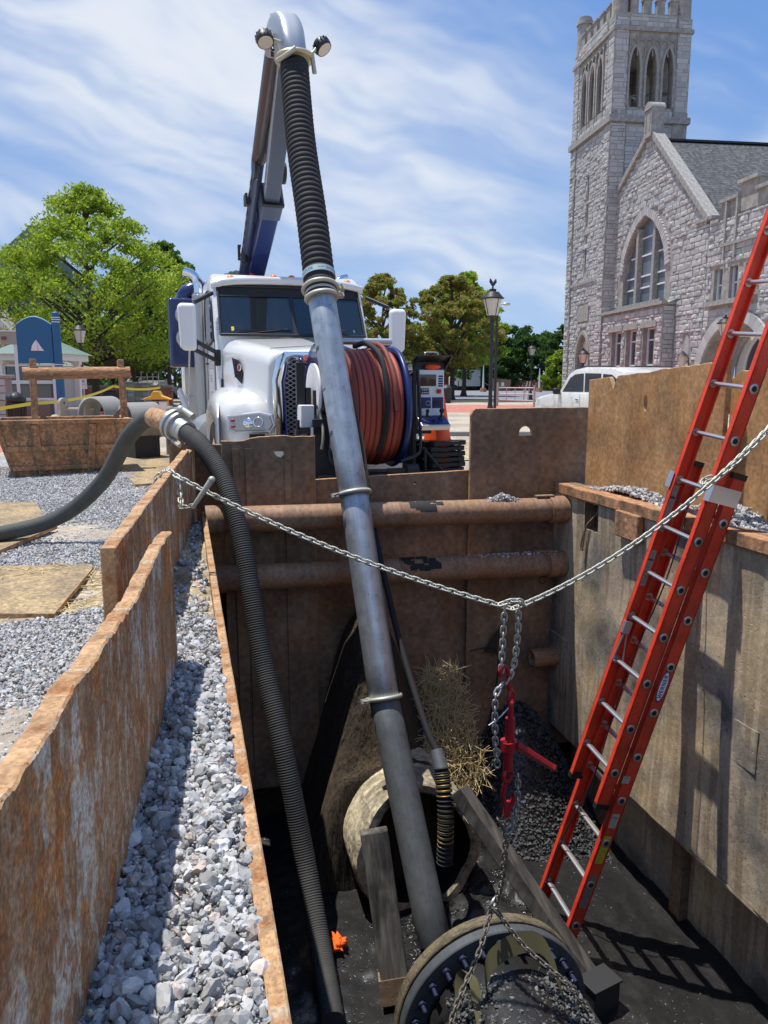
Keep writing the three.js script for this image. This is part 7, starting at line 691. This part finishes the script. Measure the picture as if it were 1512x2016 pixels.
function stonePier(label, pos, h, w, group) { const o = thing('stone_pier', label, 'pier', pos, R(-10), group), r = rngOf(Math.round(pos[2] * 10)); part('core', box(w - 0.04, h, w - 0.04, [0, h / 2, 0]), M.concGrey, o); let y = 0, k = 0; while (y < h - 0.1) { const hh = 0.22; for (const s of [-1, 1]) part('stone', rbox(w / 2 - 0.02, hh - 0.02, 0.06, 0.015, [s * w / 4, y + hh / 2, w / 2]), [M.blockA, M.tan, M.blockC][(k++ + Math.floor(r() * 3)) % 3], o); y += hh; } part('cap', rbox(w + 0.12, 0.1, w + 0.12, 0.02, [0, h + 0.05, 0]), M.stoneTrim, o); }
stonePier('stone pier at the left edge beside the trash can', [-5.5, 0, -26.4], 1.55, 0.6); stonePier('stone pier on the low wall nearest the bedding box post', [-2.6, 0, -40.8], 1.3, 0.55, 'piers of the far stone wall'); stonePier('end pier of the far stone wall', [-1.95, 0, -42.3], 1.25, 0.7, 'piers of the far stone wall');
{ const o = thing('low_wall', 'low tan brick wall with pale coping across the left background', 'wall', [-6.3, 0, -43.4], R(-4)); part('wall', box(7.2, 1.1, 0.3, [2.2, 0.55, 0]), M.brickTan, o); part('coping', box(7.3, 0.12, 0.42, [2.2, 1.16, 0]), M.stoneTrim, o); for (const x of [0.5, 1.7, 2.9, 4.1, 5.3]) part('buttress', box(0.3, 1.1, 0.15, [x, 0.55, 0.22]), M.brickTan, o); }
for (const [x, z, l] of [[-4.56, -32.6, 'small white notice on a post left of the tree trunk'], [-3.73, -32.4, 'small white notice on a post nearest the tree trunk']]) { const o = thing('notice_sign', l, 'sign', [x, 0, z], 0, 'small white notices'); part('post', cyl(0.03, 0.03, 1.4, [0, 0.7, 0]), M.steel, o); part('plate', box(0.26, 0.42, 0.02, [0, 1.35, 0.04]), M.paintWhite, o); part('print', join(box(0.12, 0.08, 0.006, [0, 1.44, 0.053]), box(0.16, 0.03, 0.006, [0, 1.32, 0.053])), M.steel, o); }
{ const o = thing('litter_bin', 'black slatted litter bin beside the far stone wall', 'litter bin', [-3.2, 0, -37.4]); part('bin_body', cyl(0.36, 0.32, 1.0, [0, 0.5, 0]), M.iron, o); part('bin_rim', torus(0.36, 0.03, [0, 1.0, 0], [Math.PI / 2, 0, 0]), M.black, o); }
{ const o = thing('park_bench', 'dark bench in the shade behind the sail sign', 'bench', [-4.9, 0, -36.5], R(-8)); for (let i = 0; i < 4; i++) part('seat_slat', box(1.5, 0.03, 0.08, [0, 0.45, i * 0.1]), M.iron, o); for (let i = 0; i < 3; i++) part('back_slat', box(1.5, 0.08, 0.03, [0, 0.6 + i * 0.12, -0.06]), M.iron, o); for (const x of [-0.65, 0.65]) part('leg', box(0.06, 0.45, 0.4, [x, 0.22, 0.15]), M.iron, o); }
{ const o = thing('lifting_yoke', 'tan steel lifting yoke lying behind the bedding box', 'lifting yoke', [-2.37, 0, -18.35], R(-8)); for (const x of [-0.2, 0.32]) part('lug', slab([[-0.12, 0.5], [0.12, 0.5], [0.1, 0.85], ...ell(0.1, 0.1, 8, 0, 1.0, 0, Math.PI), [-0.1, 0.85]], 0.08, 0.01, [ell(0.04, 0.04, 12, 0, 1.0)]), M.tan, o, [x, 0, 0], [0, 0.9, 0]); part('cross_bar', bar([-0.3, 0.86, 0], [0.45, 0.86, 0], 0.035), M.tan, o); part('lower_bar', bar([-0.4, 0.6, 0.1], [0.6, 0.62, 0.1], 0.05), M.tan, o); part('side_weight', sph(0.13, [-0.36, 0.62, 0.1]), M.tan, o); part('stand', box(0.9, 0.5, 0.4, [0.06, 0.25, 0]), M.iron, o); }
for (const [x, z, r, a, l] of [[-0.8, -15.4, 0.36, 0.5, 'grey concrete pipe ring standing behind the bedding box'], [-1.75, -18.2, 0.42, 0.9, 'second concrete pipe ring half hidden by the bedding box']]) { const o = thing('pipe_ring', l, 'pipe ring', [x, 0.52, z], a, 'concrete pipe rings on the yard'); part('ring', at(lathe([[r - 0.07, -0.3], [r, -0.3], [r, -0.08], [r - 0.01, -0.07], [r - 0.01, -0.05], [r, -0.04], [r, 0.3], [r - 0.07, 0.3], [r - 0.07, -0.3]], 40), [0, 0.2, 0], [0, 0, Math.PI / 2]), M.concGrey, o); part('cradle', box(0.5, 0.5, 0.5, [0, -0.27, 0]), M.iron, o); }
{ const o = thing('small_excavator', 'small yellow machine with a white engine box on the street', 'machine', [-0.68, 0, -22.1], R(-6)); part('deck', rbox(0.75, 0.14, 1.2, 0.03, [0, 0.55, 0]), M.yellow, o); part('undercarriage', rbox(0.5, 0.25, 0.9, 0.03, [0, 0.36, 0]), M.iron, o); for (const s of [-1, 1]) part('track', rbox(0.14, 0.32, 1.3, 0.12, [s * 0.32, 0.17, 0]), M.rubber, o); part('engine_box', rbox(0.52, 0.28, 0.5, 0.03, [0, 0.78, 0]), M.whiteMatte, o); part('grille', box(0.14, 0.26, 0.02, [0, 0.78, 0.26]), M.black, o); part('canopy', slab([[-0.36, 0], [0.36, 0], [0.12, 0.08], [0.06, 0.2], [-0.06, 0.2], [-0.12, 0.08]], 0.5, 0.02), M.yellow, o, [0, 0.98, 0]); for (const s of [-1, 1]) part('canopy_post', bar([s * 0.3, 0.6, 0.1], [s * 0.3, 1.0, 0.1], 0.02), M.yellow, o); }
{ const o = thing('bollard', 'grey round topped bollard behind the grey green hose', 'bollard', [-0.25, 0, -15.7]); part('post', lathe([[0.11, 0], [0.1, 0.85], [0.085, 0.94], [0.05, 0.99], [0, 1.0]], 18), M.concGrey, o); part('base', cyl(0.14, 0.16, 0.06, [0, 0.03, 0]), M.concGrey, o); }
{ const o = thing('caution_tape', 'yellow caution tape stretched behind the bedding box', 'tape', [-3.9, 1.0, -17.5]); const strip = (a, b, sag) => { const s = []; for (let i = 0; i <= 20; i++) { const t = i / 20, x = lerp(a[0], b[0], t), y = lerp(a[1], b[1], t) - sag * 4 * t * (1 - t), z = lerp(a[2], b[2], t); s.push([[x, y - 0.035, z], [x, y + 0.035, z + 0.01]]); } return loft(s); }; M.tape.side = THREE.DoubleSide; part('tape', strip([-1.5, -0.3, -0.5], [0.9, 0.02, 0.0], 0.02), M.tape, o); part('tape', strip([0.9, 0.02, 0], [1.75, 0.3, -9], 0.12), M.tape, o); part('tape', strip([1.75, 0.3, -9], [3.2, 0.25, -9], 0.08), M.tape, o); }
{ const o = thing('stair_rail', 'white stair rails in the shade of the street trees', 'railing', [-2.6, 0, -58], R(-10)); for (let i = 0; i < 5; i++) part('rail', bar([-1.4, 1.0 + i * 0.35, 0], [1.0, 1.0 + i * 0.35, 0], 0.03), M.paintWhite, o); for (let i = 0; i < 7; i++) part('baluster', bar([-1.4 + i * 0.4, 0.6, 0], [-1.4 + i * 0.4, 2.5, 0], 0.03), M.paintWhite, o); part('landing', box(3, 0.6, 1.4, [-0.2, 0.3, -0.6]), M.concGrey, o); }
{ const r = rngOf(905), gs = []; for (let i = 0; i < 260; i++) { const x = -0.6 - r() * 1.1, z = -5.1 - r() * 1.3; gs.push(at(new THREE.BoxGeometry(0.004, 0.004, 0.06 + r() * 0.16), [x, gravelY(x, z) + 0.03 + r() * 0.01, z], [(r() - 0.5) * 0.3, r() * 6, 0])); } const m = new THREE.Mesh(join(gs), M.straw); m.name = 'loose_straw'; m.userData = { kind: 'stuff', label: 'loose straw scattered over the sand beside the plates', category: 'straw' }; scene.add(m); }
scene.traverse((o) => { if (o.isMesh) { o.castShadow = true; o.receiveShadow = true; } });
renderer.render(scene, camera);
